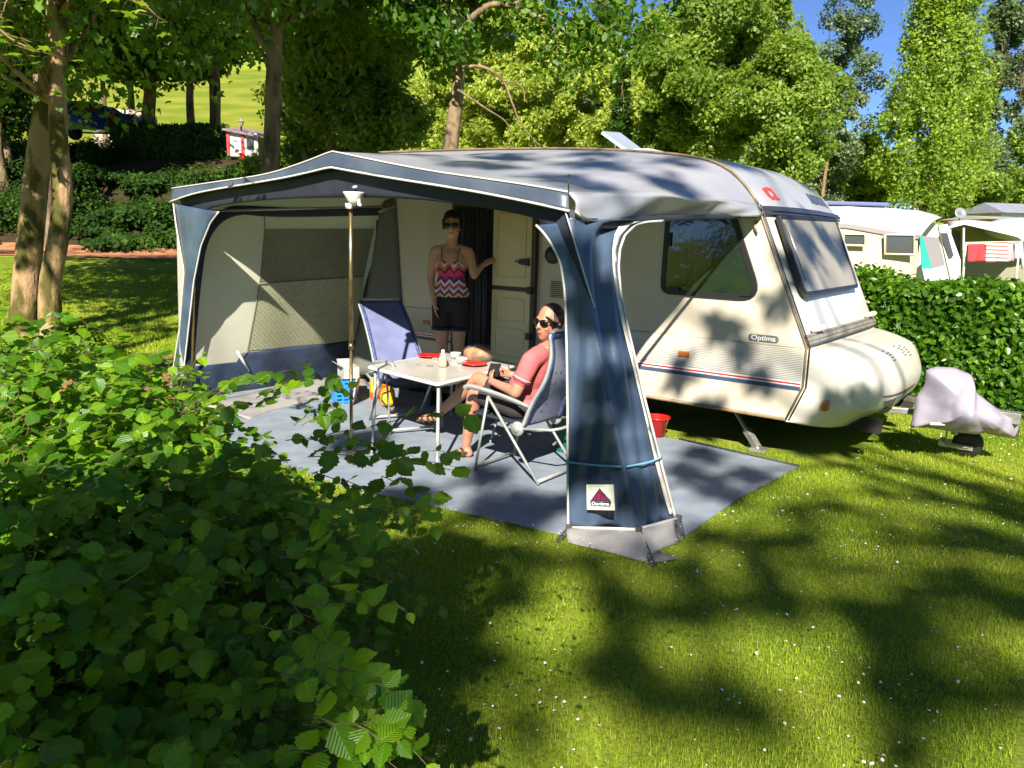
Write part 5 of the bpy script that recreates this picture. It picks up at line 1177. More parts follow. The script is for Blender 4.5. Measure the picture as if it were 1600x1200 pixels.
mb = MB(); Rz = rot_xyz(rz=rad(25), rx=rad(-58)); mb.box(ph+Vector((0, .03, .02))+Rz @ Vector((0, -.0062, 0)), (.075, .001, .135), Rz); mb.build('screen', mat('phone_glass', (.02, .02, .022), .05), pp_)
# ================================================================ VEGETATION
def rgb(*c): return c
LM_MAPLE = leaf_mat('maple_leaf', (.025, .065, .006), (.055, .135, .010), (.13, .24, .016), (.26, .46, .02), .45)
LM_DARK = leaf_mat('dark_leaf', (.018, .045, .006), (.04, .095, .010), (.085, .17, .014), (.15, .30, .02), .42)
LM_WILLOW = leaf_mat('willow_leaf', (.20, .27, .04), (.34, .42, .055), (.46, .53, .08), (.56, .66, .07), .5)
LM_ASH = leaf_mat('ash_leaf', (.12, .21, .025), (.22, .34, .035), (.34, .44, .045), (.42, .56, .045), .5)
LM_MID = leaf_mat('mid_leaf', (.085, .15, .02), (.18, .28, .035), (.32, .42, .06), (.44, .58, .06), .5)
LM_GREY = leaf_mat('greyish_leaf', (.08, .12, .06), (.13, .19, .08), (.20, .27, .11), (.22, .30, .10), .4)
LM_HEDGE = leaf_mat('hedge_leaf', (.02, .06, .004), (.06, .15, .010), (.16, .30, .02), (.28, .50, .02), .45, rough=.35)
LM_BEECH = leaf_mat('beech_leaf', (.038, .12, .005), (.085, .21, .008), (.21, .38, .010), (.42, .66, .012), .48, rough=.33, vein=True, spec=.5)
LM_SHRUB = leaf_mat('shaded_shrub_leaf', (.010, .032, .005), (.026, .070, .009), (.07, .14, .016), (.12, .24, .02), .4, rough=.7, spec=.15)  # leaf colour kept dark to paint in the deep shade on the bank
M_BARK = mat('bark', (.23, .165, .10), .95, col2=(.085, .06, .04), scale=5, bump=1.0, bscale=16, bdist=.03, stretch=(1, 1, .35), spec=.1)
M_BARKY = mat('mossy_bark', (.33, .215, .115), .95, col2=(.085, .075, .022), scale=3.4, bump=1.0, bscale=14, bdist=.035, stretch=(1, 1, .45), spec=.1, lo=.46, hi=.58)
M_TWIG = mat('twig', (.16, .09, .05), .8)
def limb_pts(a, b, rng, sag=.1, n=6):
    a = Vector(a); b = Vector(b); d = (b-a); o = d.orthogonal().normalized(); o2 = d.cross(o).normalized(); L = d.length; out = []
    k1, k2 = rng.normal(0, .07), rng.normal(0, .07)
    for i in range(n+1):
        t = i/n; s = math.sin(math.pi*t); out.append(a.lerp(b, t)+o*s*L*k1+o2*s*L*k2+Vector((0, 0, s*L*sag)))
    return out
def crown_pts(rng, h0, h1, rw, nsub, nleaf, shape='oval', sub=.26, flat=.7):
    """sub-clumps spread through the crown; leaves gaussian round each. local coords, trunk at origin"""
    subs = []
    H = h1-h0
    while len(subs) < nsub:
        t = rng.random()
        if shape == 'oval': r = math.sin(math.pi*min(1, t*.92+.08))**.6
        elif shape == 'ashy': r = (1-t)**.6*min(1, t*3+.55)
        elif shape == 'cone': r = (1-t)**.8*.95+.08
        elif shape == 'poplar': r = math.sin(math.pi*(t*.86+.10))**.7
        elif shape == 'umbrella': r = math.sqrt(max(0, 1-t*t))*1.0 if t > .1 else .8
        else: r = (1-abs(2*t-1)**2.2)
        a = rng.uniform(0, 2*math.pi); q = rng.random()**.42
        sr = min(rw*sub*flat*.8, H*.3); subs.append((math.cos(a)*r*rw*q, math.sin(a)*r*rw*q, h0+sr+(H-sr)*t, q))
    subs = np.array(subs); idx = rng.integers(0, nsub, nleaf)
    s = rw*sub*1.35*(.45+.9*rng.random(nsub)); p = rng.normal(size=(nleaf, 3)); p /= np.maximum(.35, np.linalg.norm(p, axis=1, keepdims=True)); p *= rng.random((nleaf, 1))**.4
    P_ = subs[idx, :3] + p*s[idx][:, None]*np.array([1, 1, flat])
    tone = (.25+.5*rng.random(nsub))[idx] + rng.uniform(-.3, .3, nleaf)
    return subs, P_, np.clip(tone, 0, 1)
def tree(name, label, base, h, h0, rw, nsub, nleaf, ls, lm, bark, tr=.16, shape='oval', group=None, seed=1, sub=.26, up=.4, cat='tree', kind='far', limbs=14, lean=(0, 0), limb_z=0, trunk_pts=None, flat=.7, droop=0.0, twigs=0):
    rng = np.random.default_rng(seed); base = Vector(base); t_ = thing(name, label, cat, base, group)
    nsub = int(nsub*2.2); nleaf = int(nleaf*2.4); subs, P_, tone = crown_pts(rng, h0, h, rw, nsub, nleaf, shape, sub, flat)
    ln = Vector((lean[0], lean[1], 0))
    P_ = P_ + np.array(base) + P_[:, 2:3]/h*np.array([lean[0], lean[1], 0])
    out = P_-np.array([base.x+lean[0]*.6, base.y+lean[1]*.6, base.z+(h0+h)/2]); out /= np.linalg.norm(out, axis=1, keepdims=True)+1e-6
    leaves('crown', P_, ls, rng, lm, t_, up, out, .5, kind, rnd=tone, droop=droop)
    mb = MB(); 
    if trunk_pts: pts = [Vector(p) for p in trunk_pts[0]]; rr = trunk_pts[1]
    else:
        top = h*.86; pts = [base+Vector((0, 0, -.1))]+[base+ln*(k/6)+Vector((rng.normal(0, tr*.35), rng.normal(0, tr*.35), top*k/6)) for k in range(1, 7)]; rr = [tr*1.25, tr*1.0, tr*.88, tr*.72, tr*.52, tr*.34, tr*.14]
    sm = smooth_curve(pts, 4); rs_ = np.interp(np.linspace(0, 1, len(sm)), np.linspace(0, 1, len(rr)), rr).tolist(); mb.tube(sm, rs_, 12)
    tk = mb.build('trunk', bark, t_, True)
    mb = MB(); order = rng.permutation(len(subs))[:limbs]
    for i in order:
        s = subs[i]; tgt = Vector(base)+Vector(s[:3])+ln*(s[2]/h); zt = max(h0*.95, limb_z, s[2]-rw*.35) ; k = min(.9, zt/(h*.86)); a = sm[int(k*(len(sm)-1))]; r0 = rs_[int(k*(len(sm)-1))]*.34
        lp_ = limb_pts(a, tgt, rng, -.06); mb.tube(lp_, np.linspace(max(.02, r0), .012, len(lp_)).tolist(), 6)
        for _ in range(twigs):
            q = lp_[rng.integers(3, len(lp_))]; e = q+Vector((rng.normal(0, .3), rng.normal(0, .3), rng.normal(.25, .3)))*rw*.35; mb.tube(limb_pts(q, e, rng, 0, 3), [.014, .011, .008, .004], 4)
    mb.build('limbs', bark, t_, True); return t_
def at(px_, d, zoff=0.0):
    """ground point seen in direction px at forward distance d"""
    r_ = (px_-800)/FPX*d; z = ht(r_, d); return rd(r_, d, z+zoff)
def ztop(py_, px_, d): return sd(px_, py_, d*math.cos(PITCH)).z if False else CAMH + (355+.0285*(px_-600)-py_)/FPX*d*1.02
# ---- left twin-stemmed trees
def stem(pxs, d, rad_, z0=-.1):
    pts = []
    for (x, y) in pxs: q = ray(x, y); hd = q.dot(F0); pts.append(CAM+q*(d/hd))
    return pts, rad_
dA = 12.4
pA, rA = stem([(30, 545), (38, 500), (45, 400), (52, 330), (60, 250), (72, 170), (85, 90), (98, 0), (110, -120), (120, -300)], dA, [.30, .22, .19, .18, .175, .17, .16, .15, .12, .07])
bA = gz(34, 520); 
tree('maple_tree', 'mature maple with thick straight sunlit trunk at the left edge', bA, 13.0, 3.5, 5.2, 60, 17000, .18, LM_MAPLE, M_BARKY, trunk_pts=(pA, rA), seed=3, up=.5, kind='maple', sub=.22, limbs=9, limb_z=7, group='maples at the left edge of the lawn')
pB, rB = stem([(74, 580), (80, 535), (78, 450), (90, 380), (98, 300), (92, 220), (90, 150), (88, 80), (80, -40), (60, -260)], dA-.4, [.25, .18, .155, .145, .135, .125, .12, .11, .10, .06])
bB = gz(80, 545)
tree('maple_tree', 'slimmer maple whose mossy trunk crosses behind the thicker one', bB, 12.5, 4.2, 4.8, 50, 12000, .18, LM_MAPLE, M_BARKY, trunk_pts=(pB, rB), seed=4, up=.5, kind='maple', sub=.22, limbs=6, limb_z=7, lean=(-.8, .3), group='maples at the left edge of the lawn')
# ---- two trees on the bank behind the awning
d2 = 21.0; pC, rC = stem([(420, 300), (424, 240), (426, 180), (428, 110), (434, 40), (440, -40), (446, -160)], d2, [.25, .215, .20, .19, .18, .17, .12])
bC = at(421, d2); pC.insert(0, bC+Vector((0, 0, -.1))); rC.insert(0, .28)
tC = tree('maple_tree', 'dappled forking maple trunk rising straight behind the awning peak', bC, 14.0, 6.2, 4.6, 44, 13000, .20, LM_MAPLE, M_BARK, trunk_pts=(pC, rC), seed=6, up=.45, sub=.22, limbs=12, limb_z=9, kind='mid')
mb = MB(); q, _ = stem([(426, 85), (408, 60), (394, 35), (382, 5), (365, -60)], d2, 0); mb.tube(smooth_curve(q, 4), np.interp(np.linspace(0, 1, 17), [0, 1], [.13, .06]).tolist(), 8); mb.build('forked_limb', M_BARK, tC, True)
d3 = 22.5; pD, rD = stem([(700, 300), (704, 236), (711, 175), (716, 130), (722, 80), (732, 40), (745, 10), (765, -60)], d3, [.24, .21, .19, .165, .15, .14, .12, .08])
bD = at(700, d3); pD.insert(0, bD+Vector((0, 0, -.1))); rD.insert(0, .27)
tD = tree('maple_tree', 'pale barked maple leaning right above the middle of the awning', bD, 12.5, 5.6, 3.6, 30, 9000, .20, LM_MAPLE, M_BARK, trunk_pts=(pD, rD), seed=8, up=.45, sub=.2, limbs=12, limb_z=7.5, kind='mid', lean=(-2.5, -.8))
mb = MB()
for P_, r0 in (([(735, 30), (765, 8), (800, 10), (840, 24), (880, 48), (915, 72), (940, 92)], .09), ([(722, 105), (755, 105), (785, 125), (800, 160), (815, 195), (845, 230)], .05), ([(800, 10), (830, -10), (870, -25)], .06), ([(845, 26), (870, 20), (890, 28), (915, 25), (950, 50)], .035), ([(715, 140), (760, 170), (790, 190), (800, 215)], .03), ([(860, 36), (872, 60), (868, 85)], .02), ([(785, 125), (815, 135), (820, 160)], .02)):
    q, _ = stem(P_, d3-1.0, 0); q = smooth_curve(q, 5); mb.tube(q, np.linspace(r0, .012, len(q)).tolist(), 6)
mb.build('bare_limb', M_BARK, tD, True)
rng = np.random.default_rng(77); C = []
for (x, y, s, n_) in ((905, 50, 26, 260), (870, 20, 30, 260), (935, 82, 20, 160), (960, 45, 26, 200), (990, 20, 30, 260), (830, -5, 30, 300), (890, 100, 22, 120), (1010, 70, 20, 90)):
    q, _ = stem([(x, y)], d3-1, 0); C.append(np.array(q[0])+rng.normal(size=(n_, 3))*s/FPX*d3)
leaves('hanging_leaves', np.concatenate(C), .19, rng, LM_MAPLE, tD, .3, kind='mid')
# ---- wood on the bank crest and behind: every trunk its own tree
specs = [ # px, d, top y, halfwidth px, trunk radius, seed, label
 (180, 41, -40, 95, .15, 11, 'slim tree at the left end of the row on the bank crest'),
 (218, 43, -60, 95, .19, 12, 'pale trunked tree just left of the dark leaning one'),
 (252, 34, -120, 150, .27, 13, 'dark leaning tree rooted behind the dark clipped hedge'),
 (307, 42, -60, 90, .22, 14, 'orange lit trunk standing alone before the bright meadow'),
 (340, 43, -40, 80, .17, 15, 'reddish lit trunk standing right of the orange one'),
]
for (x, d, ty, hw, tr_, sd_, lab) in specs:
    b = at(x, d); h = ztop(ty, x, d)-b.z; h0 = ztop(138, x, d)-b.z
    tree('crest_tree', lab, b, h, h0, hw/FPX*d, 34, 13000, .27, LM_DARK, M_BARK, tr=tr_, seed=sd_, up=.5, group='trees on the bank crest', limbs=10, shape='round', lean=((-.6, 0) if sd_ == 13 else (0, 0)))
fill = [ # large leafy trees closing the top left
 ('broadleaf_tree', 'dense dark broadleaf filling the far top left corner', 20, 30, -160, 150, 150, LM_DARK, 21, 20000, .22, 110),
 ('broadleaf_tree', 'mid green broadleaf hanging over the parked blue car', 84, 27, -120, 108, 120, LM_DARK, 22, 18000, .22, 130),
 ('broadleaf_tree', 'sunlit broadleaf between the dark leaning tree and the forked maple', 345, 37, -140, 120, 110, LM_MID, 23, 16000, .26, 120),
 ('broadleaf_tree', 'bushy broadleaf directly right of the forked maple trunk', 520, 27, -140, 215, 120, LM_MID, 24, 17000, .22, 215),
 ('broadleaf_tree', 'dark broadleaf left of the pale leaning maple', 610, 30, -120, 150, 62, LM_MID, 25, 9000, .24, 185),
 ('elder', 'dark elder closing the left end of the bank crest', 25, 31, 60, 225, 95, LM_DARK, 27, 9000, .18, 0),
 ('elder', 'leafy elder just right of the forked maple trunk', 480, 31, 110, 245, 55, LM_MID, 28, 8000, .17, 0),
 ('broadleaf_tree', 'low bright hazel between bank shrubs and awning ridge', 590, 26, 150, 250, 70, LM_MID, 26, 7000, .18, 250),
]
for (nm, lab, x, d, ty, by, hw, lm, sd_, nl, ls, _) in fill:
    b = at(x, d); h = ztop(ty, x, d)-b.z; h0 = max(.4, ztop(by, x, d)-b.z)
    tree(nm, lab, b, h, h0, hw/FPX*d, 50, nl, ls, lm, M_BARK, tr=.18, seed=sd_, up=.45, limbs=12, shape='round')
back = [ # name, label, px, d, top, bottom, halfw, mat, seed, leaves, size, shape
 ('willow', 'pale yellow green willow left of the wispy birch', 790, 42, 35, 270, 95, LM_WILLOW, 31, 26000, .20, 'oval'),
 ('willow', 'pale willow in the middle of the treeline above the awning roof', 890, 46, 75, 275, 85, LM_WILLOW, 32, 24000, .22, 'oval'),
 ('willow', 'broad low willow behind the roof vent of the caravan', 975, 40, 150, 280, 75, LM_WILLOW, 33, 18000, .19, 'round'),
 ('spruce', 'small dark spruce poking out between the willows', 952, 37, 118, 250, 22, LM_DARK, 34, 4200, .14, 'cone'),
 ('birch', 'wispy birch with white stem seen against the sky gap', 925, 55, 30, 250, 55, LM_GREY, 35, 8000, .22, 'oval'),
 ('alder', 'tall olive green alder that overtops the caravan roof', 1085, 33, -60, 255, 118, LM_MID, 36, 34000, .19, 'oval'),
 ('alder', 'bushy lower alder touching the front end of the caravan roof', 1195, 31, 95, 310, 105, LM_MID, 37, 26000, .17, 'round'),
 ('hazel', 'low hazel filling the gap left of the tall alder', 1020, 36, 170, 285, 60, LM_MID, 38, 12000, .17, 'round'),
 ('birch', 'sparse grey green birch with blue sky showing through', 1265, 50, 5, 330, 78, LM_GREY, 39, 9000, .22, 'oval'),
 ('ash_tree', 'tall bright yellow green ash standing alone against blue sky', 1418, 46, -70, 335, 110, LM_ASH, 40, 24000, .21, 'ashy'),
 ('poplar', 'slender greyish poplar just behind the bright ash', 1508, 56, 10, 330, 48, LM_GREY, 41, 12000, .26, 'poplar'),
 ('thicket_tree', 'dark green thicket below the left side of the ash', 1325, 52, 225, 340, 55, LM_MID, 42, 11000, .24, 'round'),
 ('thicket_tree', 'low olive thicket under the middle of the ash', 1470, 50, 245, 345, 70, LM_MID, 43, 11000, .24, 'round'),
 ('broad_maple', 'rounded green maple beyond the grey roofed houses', 1585, 62, 188, 350, 70, LM_MID, 44, 14000, .30, 'round'),
 ('thicket_tree', 'pale green thicket between the two birches low down', 1290, 60, 230, 345, 50, LM_WILLOW, 45, 9000, .28, 'round'),
 ('thicket_tree', 'green thicket at far right behind the houses', 1660, 66, 150, 350, 60, LM_MID, 46, 9000, .30, 'round'),
 ('willow', 'tall hazy willow behind the leaning maple', 720, 52, 10, 255, 80, LM_WILLOW, 47, 14000, .26, 'oval'),
 ('willow', 'yellow green willow crown left of the tall alder', 1000, 54, 85, 250, 62, LM_WILLOW, 48, 14000, .25, 'oval'),
]
for (nm, lab, x, d, ty, by, hw, lm, sd_, nl, ls, shp) in back:
    b = at(x, d); h = ztop(ty, x, d)-b.z; h0 = max(.2, ztop(by, x, d)-b.z); nsub = 150 if nm == 'ash_tree' else 60 if nl > 12000 else 34
    tree(nm, lab, b, h, h0, hw/FPX*d*.86, nsub, nl, ls, lm, (M_TWIG if nm in ('ash_tree',) else M_BARK), tr=(.24 if nm in ('ash_tree', 'alder') else .12), seed=sd_, up=(.3 if nm != 'willow' else .15), limbs=(36 if nm == 'ash_tree' else 16), shape=shp, sub=(.3 if shp == 'cone' else .15 if nm == 'ash_tree' else .20), flat=(1.5 if nm in ('ash_tree', 'poplar') else .8), twigs=(3 if nm in ('ash_tree', 'birch') else 1), droop=(.8 if nm == 'willow' else .2))
rg = np.random.default_rng(88); n_ = 60000; x_ = rg.uniform(520, 1400, n_); k_ = 60; cx_ = rg.uniform(520, 1400, k_); ct_ = rg.uniform(120, 190, k_)+np.where(cx_ > 1150, 60, 0)
i_ = rg.integers(0, k_, n_); xx = cx_[i_]+rg.normal(0, 26, n_); yy = ct_[i_]+np.abs(rg.normal(0, 1, n_))*70; dd = 78+rg.uniform(-5, 5, n_); zz = CAMH+(355-yy)/FPX*dd; rr = (xx-800)/FPX*dd
C_ = rr[:, None]*np.array(RT0)+dd[:, None]*np.array(F0); C_[:, 2] = zz
tag(leaves('woodland', C_, .42, rg, LM_WILLOW, None, .3, rnd=np.clip((.2+.6*rg.random(k_))[i_]+rg.uniform(-.2, .2, n_), 0, 1)), 'distant green woodland closing the view behind the camp site', 'woodland', kind='stuff')
rg = np.random.default_rng(188); n_ = 70000; k_ = 110; th = rg.uniform(-1.5, 1.5, k_); dist = rg.uniform(20, 27, k_); zc = rg.uniform(.5, 8, k_); i_ = rg.integers(0, k_, n_)
p_ = rg.normal(size=(n_, 3)); p_ /= np.linalg.norm(p_, axis=1, keepdims=True); p_ *= rg.random((n_, 1))**.4*rg.uniform(1.2, 2.6, k_)[i_][:, None]
C_ = (dist*np.sin(th))[i_][:, None]*np.array(RT0)-(dist*np.cos(th))[i_][:, None]*np.array(F0)+p_; C_[:, 2] = np.maximum(.05, zc[i_]+p_[:, 2])
tag(leaves('woodland', C_, .34, rg, LM_MID, None, .3, rnd=np.clip((.1+.7*rg.random(k_))[i_]+rg.uniform(-.2, .2, n_), 0, 1)), 'leafy woodland edge behind the viewpoint, mirrored in the caravan windows', 'woodland', kind='stuff')
# ---- shrubs on the bank, dark clipped hedge at its crest
rng = np.random.default_rng(5)
def shrub(name, lab, c, R_, n, ls, lm, cat='shrub', group=None, up=.4, kind='far', stems=7, seed=0):
    rg = np.random.default_rng(seed+900); c = Vector(c); s = thing(name, lab, cat, c, group)
    k = 16; sub = rg.normal(size=(k, 3)); sub /= np.linalg.norm(sub, axis=1, keepdims=True); sub *= rg.random((k, 1))**.4*.75; sub[:, 2] = abs(sub[:, 2])*.9+.1
    idx = rg.integers(0, k, n); p = rg.normal(size=(n, 3)); p /= np.linalg.norm(p, axis=1, keepdims=True); p *= rg.random((n, 1))**.4*.42
    P_ = (sub[idx]+p)*np.array(R_)+np.array(c); P_[:, 2] = np.maximum(P_[:, 2], c.z-.1); out = (P_-np.array(c)); out /= np.linalg.norm(out, axis=1, keepdims=True)+1e-6
    leaves('foliage', P_, ls, rg, lm, s, up, out, .6, kind, rnd=np.clip((.2+.6*rg.random(k))[idx]+rg.uniform(-.25, .25, n), 0, 1))
    mb = MB()
    for i in range(stems): lp_ = limb_pts(c+Vector((rg.normal(0, .06), rg.normal(0, .06), -.05)), c+Vector(sub[i]*np.array(R_)), rg, .05, 4); mb.tube(lp_, [.02, .017, .013, .01, .005], 5)
    mb.build('stems', M_TWIG, s, True); return s
sn_ = 0
names_ = ['low dark', 'spreading', 'bushy', 'ragged', 'dense', 'leafy', 'arching', 'tangled']
rows = ((27.6, 15, 'at the foot of the bank'), (29.3, 17, 'half way up the bank'), (31.2, 17, 'near the top of the bank'), (32.8, 16, 'on the crest of the bank'))
for ri, (d, k, wh) in enumerate(rows):
    for i in range(k):
        x = -30+560*(i+.5*(ri % 2))/(k-1)+rng.normal(0, 12); b = at(x, d+float(np.clip(rng.normal(0, .9), -.9, 1.4))); 
        if ri == 0 and rng.random() < .25: continue
        if ri == 3 and 195 < x < 430: continue
        rr_h = rng.uniform(.45, 1.45)*(1.0 if ri else .6)
        if ri == 3 and x < 240: rr_h = max(.4, ztop(216, x, 32.8)-b.z)/1.2
        lit = (x > 380 and ri > 0)  # picks the brighter leaf colour here, the shade-dark one elsewhere
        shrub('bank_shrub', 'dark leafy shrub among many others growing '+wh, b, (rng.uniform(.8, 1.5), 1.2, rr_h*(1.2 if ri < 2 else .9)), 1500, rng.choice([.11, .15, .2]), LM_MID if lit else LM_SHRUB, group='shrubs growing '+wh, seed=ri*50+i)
hb0, hb1 = at(193, 33.8), at(368, 33.8)
def hedge(name, lab, a, b, w_, h_, n, ls, lm, kind='far', seed=1, up=.25, cat='hedge', jit=.05):
    rg = np.random.default_rng(seed); a = Vector(a); b = Vector(b); L_ = (b-a).length; u = (b-a).normalized(); l = Vector((-u.y, u.x, 0)).normalized()
    hd = thing(name, lab, cat, (a+b)/2)
    mb = MB(); R_ = Matrix((u, l, ZV)).transposed()
    mb.box((a+b)/2+ZV*(h_*.45), (L_-.2, w_*.62, h_*.86), R_); mb.build('inner_block', mat('hedge_inner', (.008, .012, .004), .95), hd, False)  # solid near-black block filling the middle of the hedge
    top = int(n*w_/(w_+2*h_)); s_ = n-top; X_ = rg.random(n)*L_; Y_ = np.empty(n); Z_ = np.empty(n); out = np.zeros((n, 3))
    Y_[:top] = (rg.random(top)-.5)*w_; Z_[:top] = h_+rg.normal(0, jit, top)-.04; out[:top] = (0, 0, 1)
    sg = np.where(rg.random(s_) < .75, -1., 1.); Y_[top:] = sg*(w_/2+rg.normal(0, jit, s_)-.03); Z_[top:] = rg.random(s_)*h_; nl_ = np.array(l); out[top:] = sg[:, None]*nl_[None, :]
    und = .05*np.sin(X_*2.1)+.04*np.sin(X_*5.3+1)
    Z_ += und*(Z_/h_); Y_ += .5*und
    P_ = np.array(a)[None, :]+X_[:, None]*np.array(u)+Y_[:, None]*nl_+Z_[:, None]*np.array([0, 0, 1.]); P_[:, 2] += 0
    cl = np.sin(X_*3.1+Z_*4)*np.sin(Z_*5.2-X_*1.7)*.2
    leaves('foliage', P_, ls, rg, lm, hd, up, out, .9, kind, rnd=np.clip(.45+cl+rg.uniform(-.4, .4, n), 0, 1)); return hd
hb0.z = hb1.z = (hb0.z+hb1.z)/2-.1
zt_ = ztop(207, 280, 33.8); zt_ = ztop(207, 280, 33.8); hedge('clipped_hedge', 'dark clipped hedge along the crest of the wooded bank', hb0, hb1, 1.2, max(.8, zt_-hb0.z), 9000, .16, LM_DARK, seed=9)
# ---- right hedge, lit
ha = Vector((-3.6, 10.55, 0)); hbb = Vector((3.2, 10.0, 0)); hbb2 = Vector((5.5, 9.8, 0))
hedge('beech_hedge', 'long clipped green hedge behind the caravan front and coupling', ha, hbb2, 1.0, 1.40, 46000, .075, LM_HEDGE, kind='mid', seed=14, up=.2, jit=.045)
rg = np.random.default_rng(17); hz = gz(1425, 590); 
# ---- foreground beech bush
def beech_bush():
    rg = np.random.default_rng(21); hd = thing('beech_bush', 'large leafy beech bush filling the lower left foreground', 'bush', rd(-1.9, 2.4))
    P_ = []; O_ = []; T_ = []
    # mass built of arching sprays; each spray: twig with alternating leaves
    tw = MB(); N = 3900; k = 0
    c0 = np.array([-2.30, 2.65, .03]); R_ = np.array([1.62, 1.7, 1.08])
    while k < N:
        v = rg.normal(size=3); v /= np.linalg.norm(v)
        if v[2] < -.15: continue
        q = rg.uniform(.80, 1.04); sgn_ = np.sign(v); v4 = sgn_*np.abs(v)**.8; v4 /= np.linalg.norm(np.abs(v4)**1.0)**1.0
        bmp = 1+.07*math.sin(v[0]*7+1)*math.sin(v[1]*6)+.06*math.sin(v[2]*11)
        cc_, RR_ = (c0, R_) if k % 5 > 1 else (np.array([-2.75, 3.75, .05]), np.array([1.35, 1.2, 1.18]))
        p = cc_+v4*RR_*q*bmp
        if p[1] < .75 or p[0]/p[1] > .1: continue
        start = Vector(rd(*p)); outv = (RT0*float(v[0])+F0*float(v[1])+ZV*float(v[2])).normalized()
        d = (outv*.8+Vector(rg.normal(size=3))*.45+ZV*.1).normalized(); L_ = rg.uniform(.16, .34)*(1.35 if rg.random() < .10 else 1)
        side = d.cross(ZV).normalized(); n_ = int(rg.integers(5, 10)); pts = []
        for i in range(n_+1): t = i/n_; pts.append(start+d*L_*t+ZV*(-.10*t*t*L_/.3)+side*.02*math.sin(i*2.2))
        tw.tube(pts, np.linspace(.0018, .0007, len(pts)).tolist(), 5)
        for i, q_ in enumerate(pts[1:]): 
            s = 1 if i % 2 else -1; P_.append(q_); T_.append(d*.5+side*s*.9+Vector(rg.normal(size=3))*.25+ZV*rg.uniform(-.35, .15)); O_.append(ZV*.55+outv*.45+SUNDIR*.5+Vector(rg.normal(size=3))*.42)
        k += 1
    # overhanging sprays reaching to the right, where the photo shows single leaves against the matting
    for (x, y, dd, L_, dx, dz) in ((560, 690, 2.9, .36, .9, .12), (520, 735, 2.8, .34, .8, .05), (600, 700, 3.0, .22, .9, .1), (430, 620, 3.3, .26, .7, .5), (520, 640, 3.3, .2, .8, .4), (590, 800, 2.4, .22, .8, -.1), (600, 880, 2.1, .22, .8, -.1), (590, 960, 1.9, .22, .9, -.1), (600, 1040, 1.75, .22, .9, -.1), (600, 1120, 1.65, .22, 1, -.15), (560, 760, 2.6, .3, .9, .0), (500, 700, 3.0, .3, .9, .15), (330, 640, 3.2, .25, .5, .4), (640, 1090, 1.7, .16, .9, .1)):
        for rep in range(3):
            start = sd(x-(130 if y > 780 else 25)+rg.normal(0, 18), y+rg.normal(0, 18), dd*rg.uniform(.95, 1.05)); d = (RT0*dx+ZV*dz+Vector(rg.normal(size=3))*.18).normalized(); side = d.cross(ZV).normalized(); n_ = 7; pts = [start+d*L_*i/n_-ZV*.05*(i/n_)**2+side*.012*math.sin(i*2) for i in range(n_+1)]
            tw.tube([start-d*.02]+pts, np.linspace(.0022, .0008, len(pts)+1).tolist(), 5)
            for i, q_ in enumerate(pts):
                s = 1 if i % 2 else -1; P_.append(q_); T_.append(d*.5+side*s*.9+Vector(rg.normal(size=3))*.2+ZV*rg.uniform(-.3, .1)); O_.append(ZV*.7+Vector(rg.normal(size=3))*.45+SUNDIR*.5)
    N2 = len(P_); C = np.array(P_); n = np.array(O_); n /= np.linalg.norm(n, axis=1, keepdims=True); t = np.array(T_); t -= n*(t*n).sum(1, keepdims=True); t /= np.linalg.norm(t, axis=1, keepdims=True); b = np.cross(n, t)
    size = .064*rg.uniform(.42, 1.40, N2)
    global frames
    f0 = frames; frames = lambda *a, **k: (n, t, b)
    szs = size; o = leaves('foliage', C, 1.0, type('R', (), {'uniform': staticmethod(lambda a, b_, n_=None: szs if (a == .65) else rg.uniform(a, b_, n_))})(), LM_BEECH, hd, kind='beech', rnd=rg.uniform(0, 1, N2))
    frames = f0
    tw.build('twigs', M_TWIG, hd, True)
    # stems, and inner leaves coloured dark to paint shade into the bush core
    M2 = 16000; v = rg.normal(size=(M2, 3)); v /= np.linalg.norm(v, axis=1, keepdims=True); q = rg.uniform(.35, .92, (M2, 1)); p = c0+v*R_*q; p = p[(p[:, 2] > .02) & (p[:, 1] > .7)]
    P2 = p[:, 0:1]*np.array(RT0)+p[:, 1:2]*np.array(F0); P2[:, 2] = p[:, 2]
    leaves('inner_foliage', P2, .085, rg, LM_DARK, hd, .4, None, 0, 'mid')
    mb = MB()
    for i in range(26):
        a = rd(-1.9+rg.normal(0, .35), 2.5+rg.normal(0, .4), -.02); v_ = rg.normal(size=3); v_ /= np.linalg.norm(v_); v_[2] = abs(v_[2]); e = rd(*(c0+v_*R_*.85)); lp_ = limb_pts(a, e, rg, .06, 6); mb.tube(lp_, np.linspace(.018, .004, 7).tolist(), 6)
    mb.build('branches', M_TWIG, hd, True)
beech_bush()
# ---- low plants by the left trees
shrub('nettle_clump', 'upright weedy clump growing beside the maple trunks', gz(118, 560), (.55, .5, .62), 1500, .06, LM_HEDGE, 'plant', kind='mid', stems=14, seed=61)
shrub('nettle_clump', 'small weedy clump between the maple trunk and the awning', gz(150, 590), (.6, .5, .42), 1100, .06, LM_HEDGE, 'plant', kind='mid', stems=12, seed=62)
shrub('nettle_clump', 'bright low clump at the foot of the thick maple', gz(20, 580), (.6, .5, .50), 1300, .07, LM_HEDGE, 'plant', kind='mid', stems=10, seed=63)
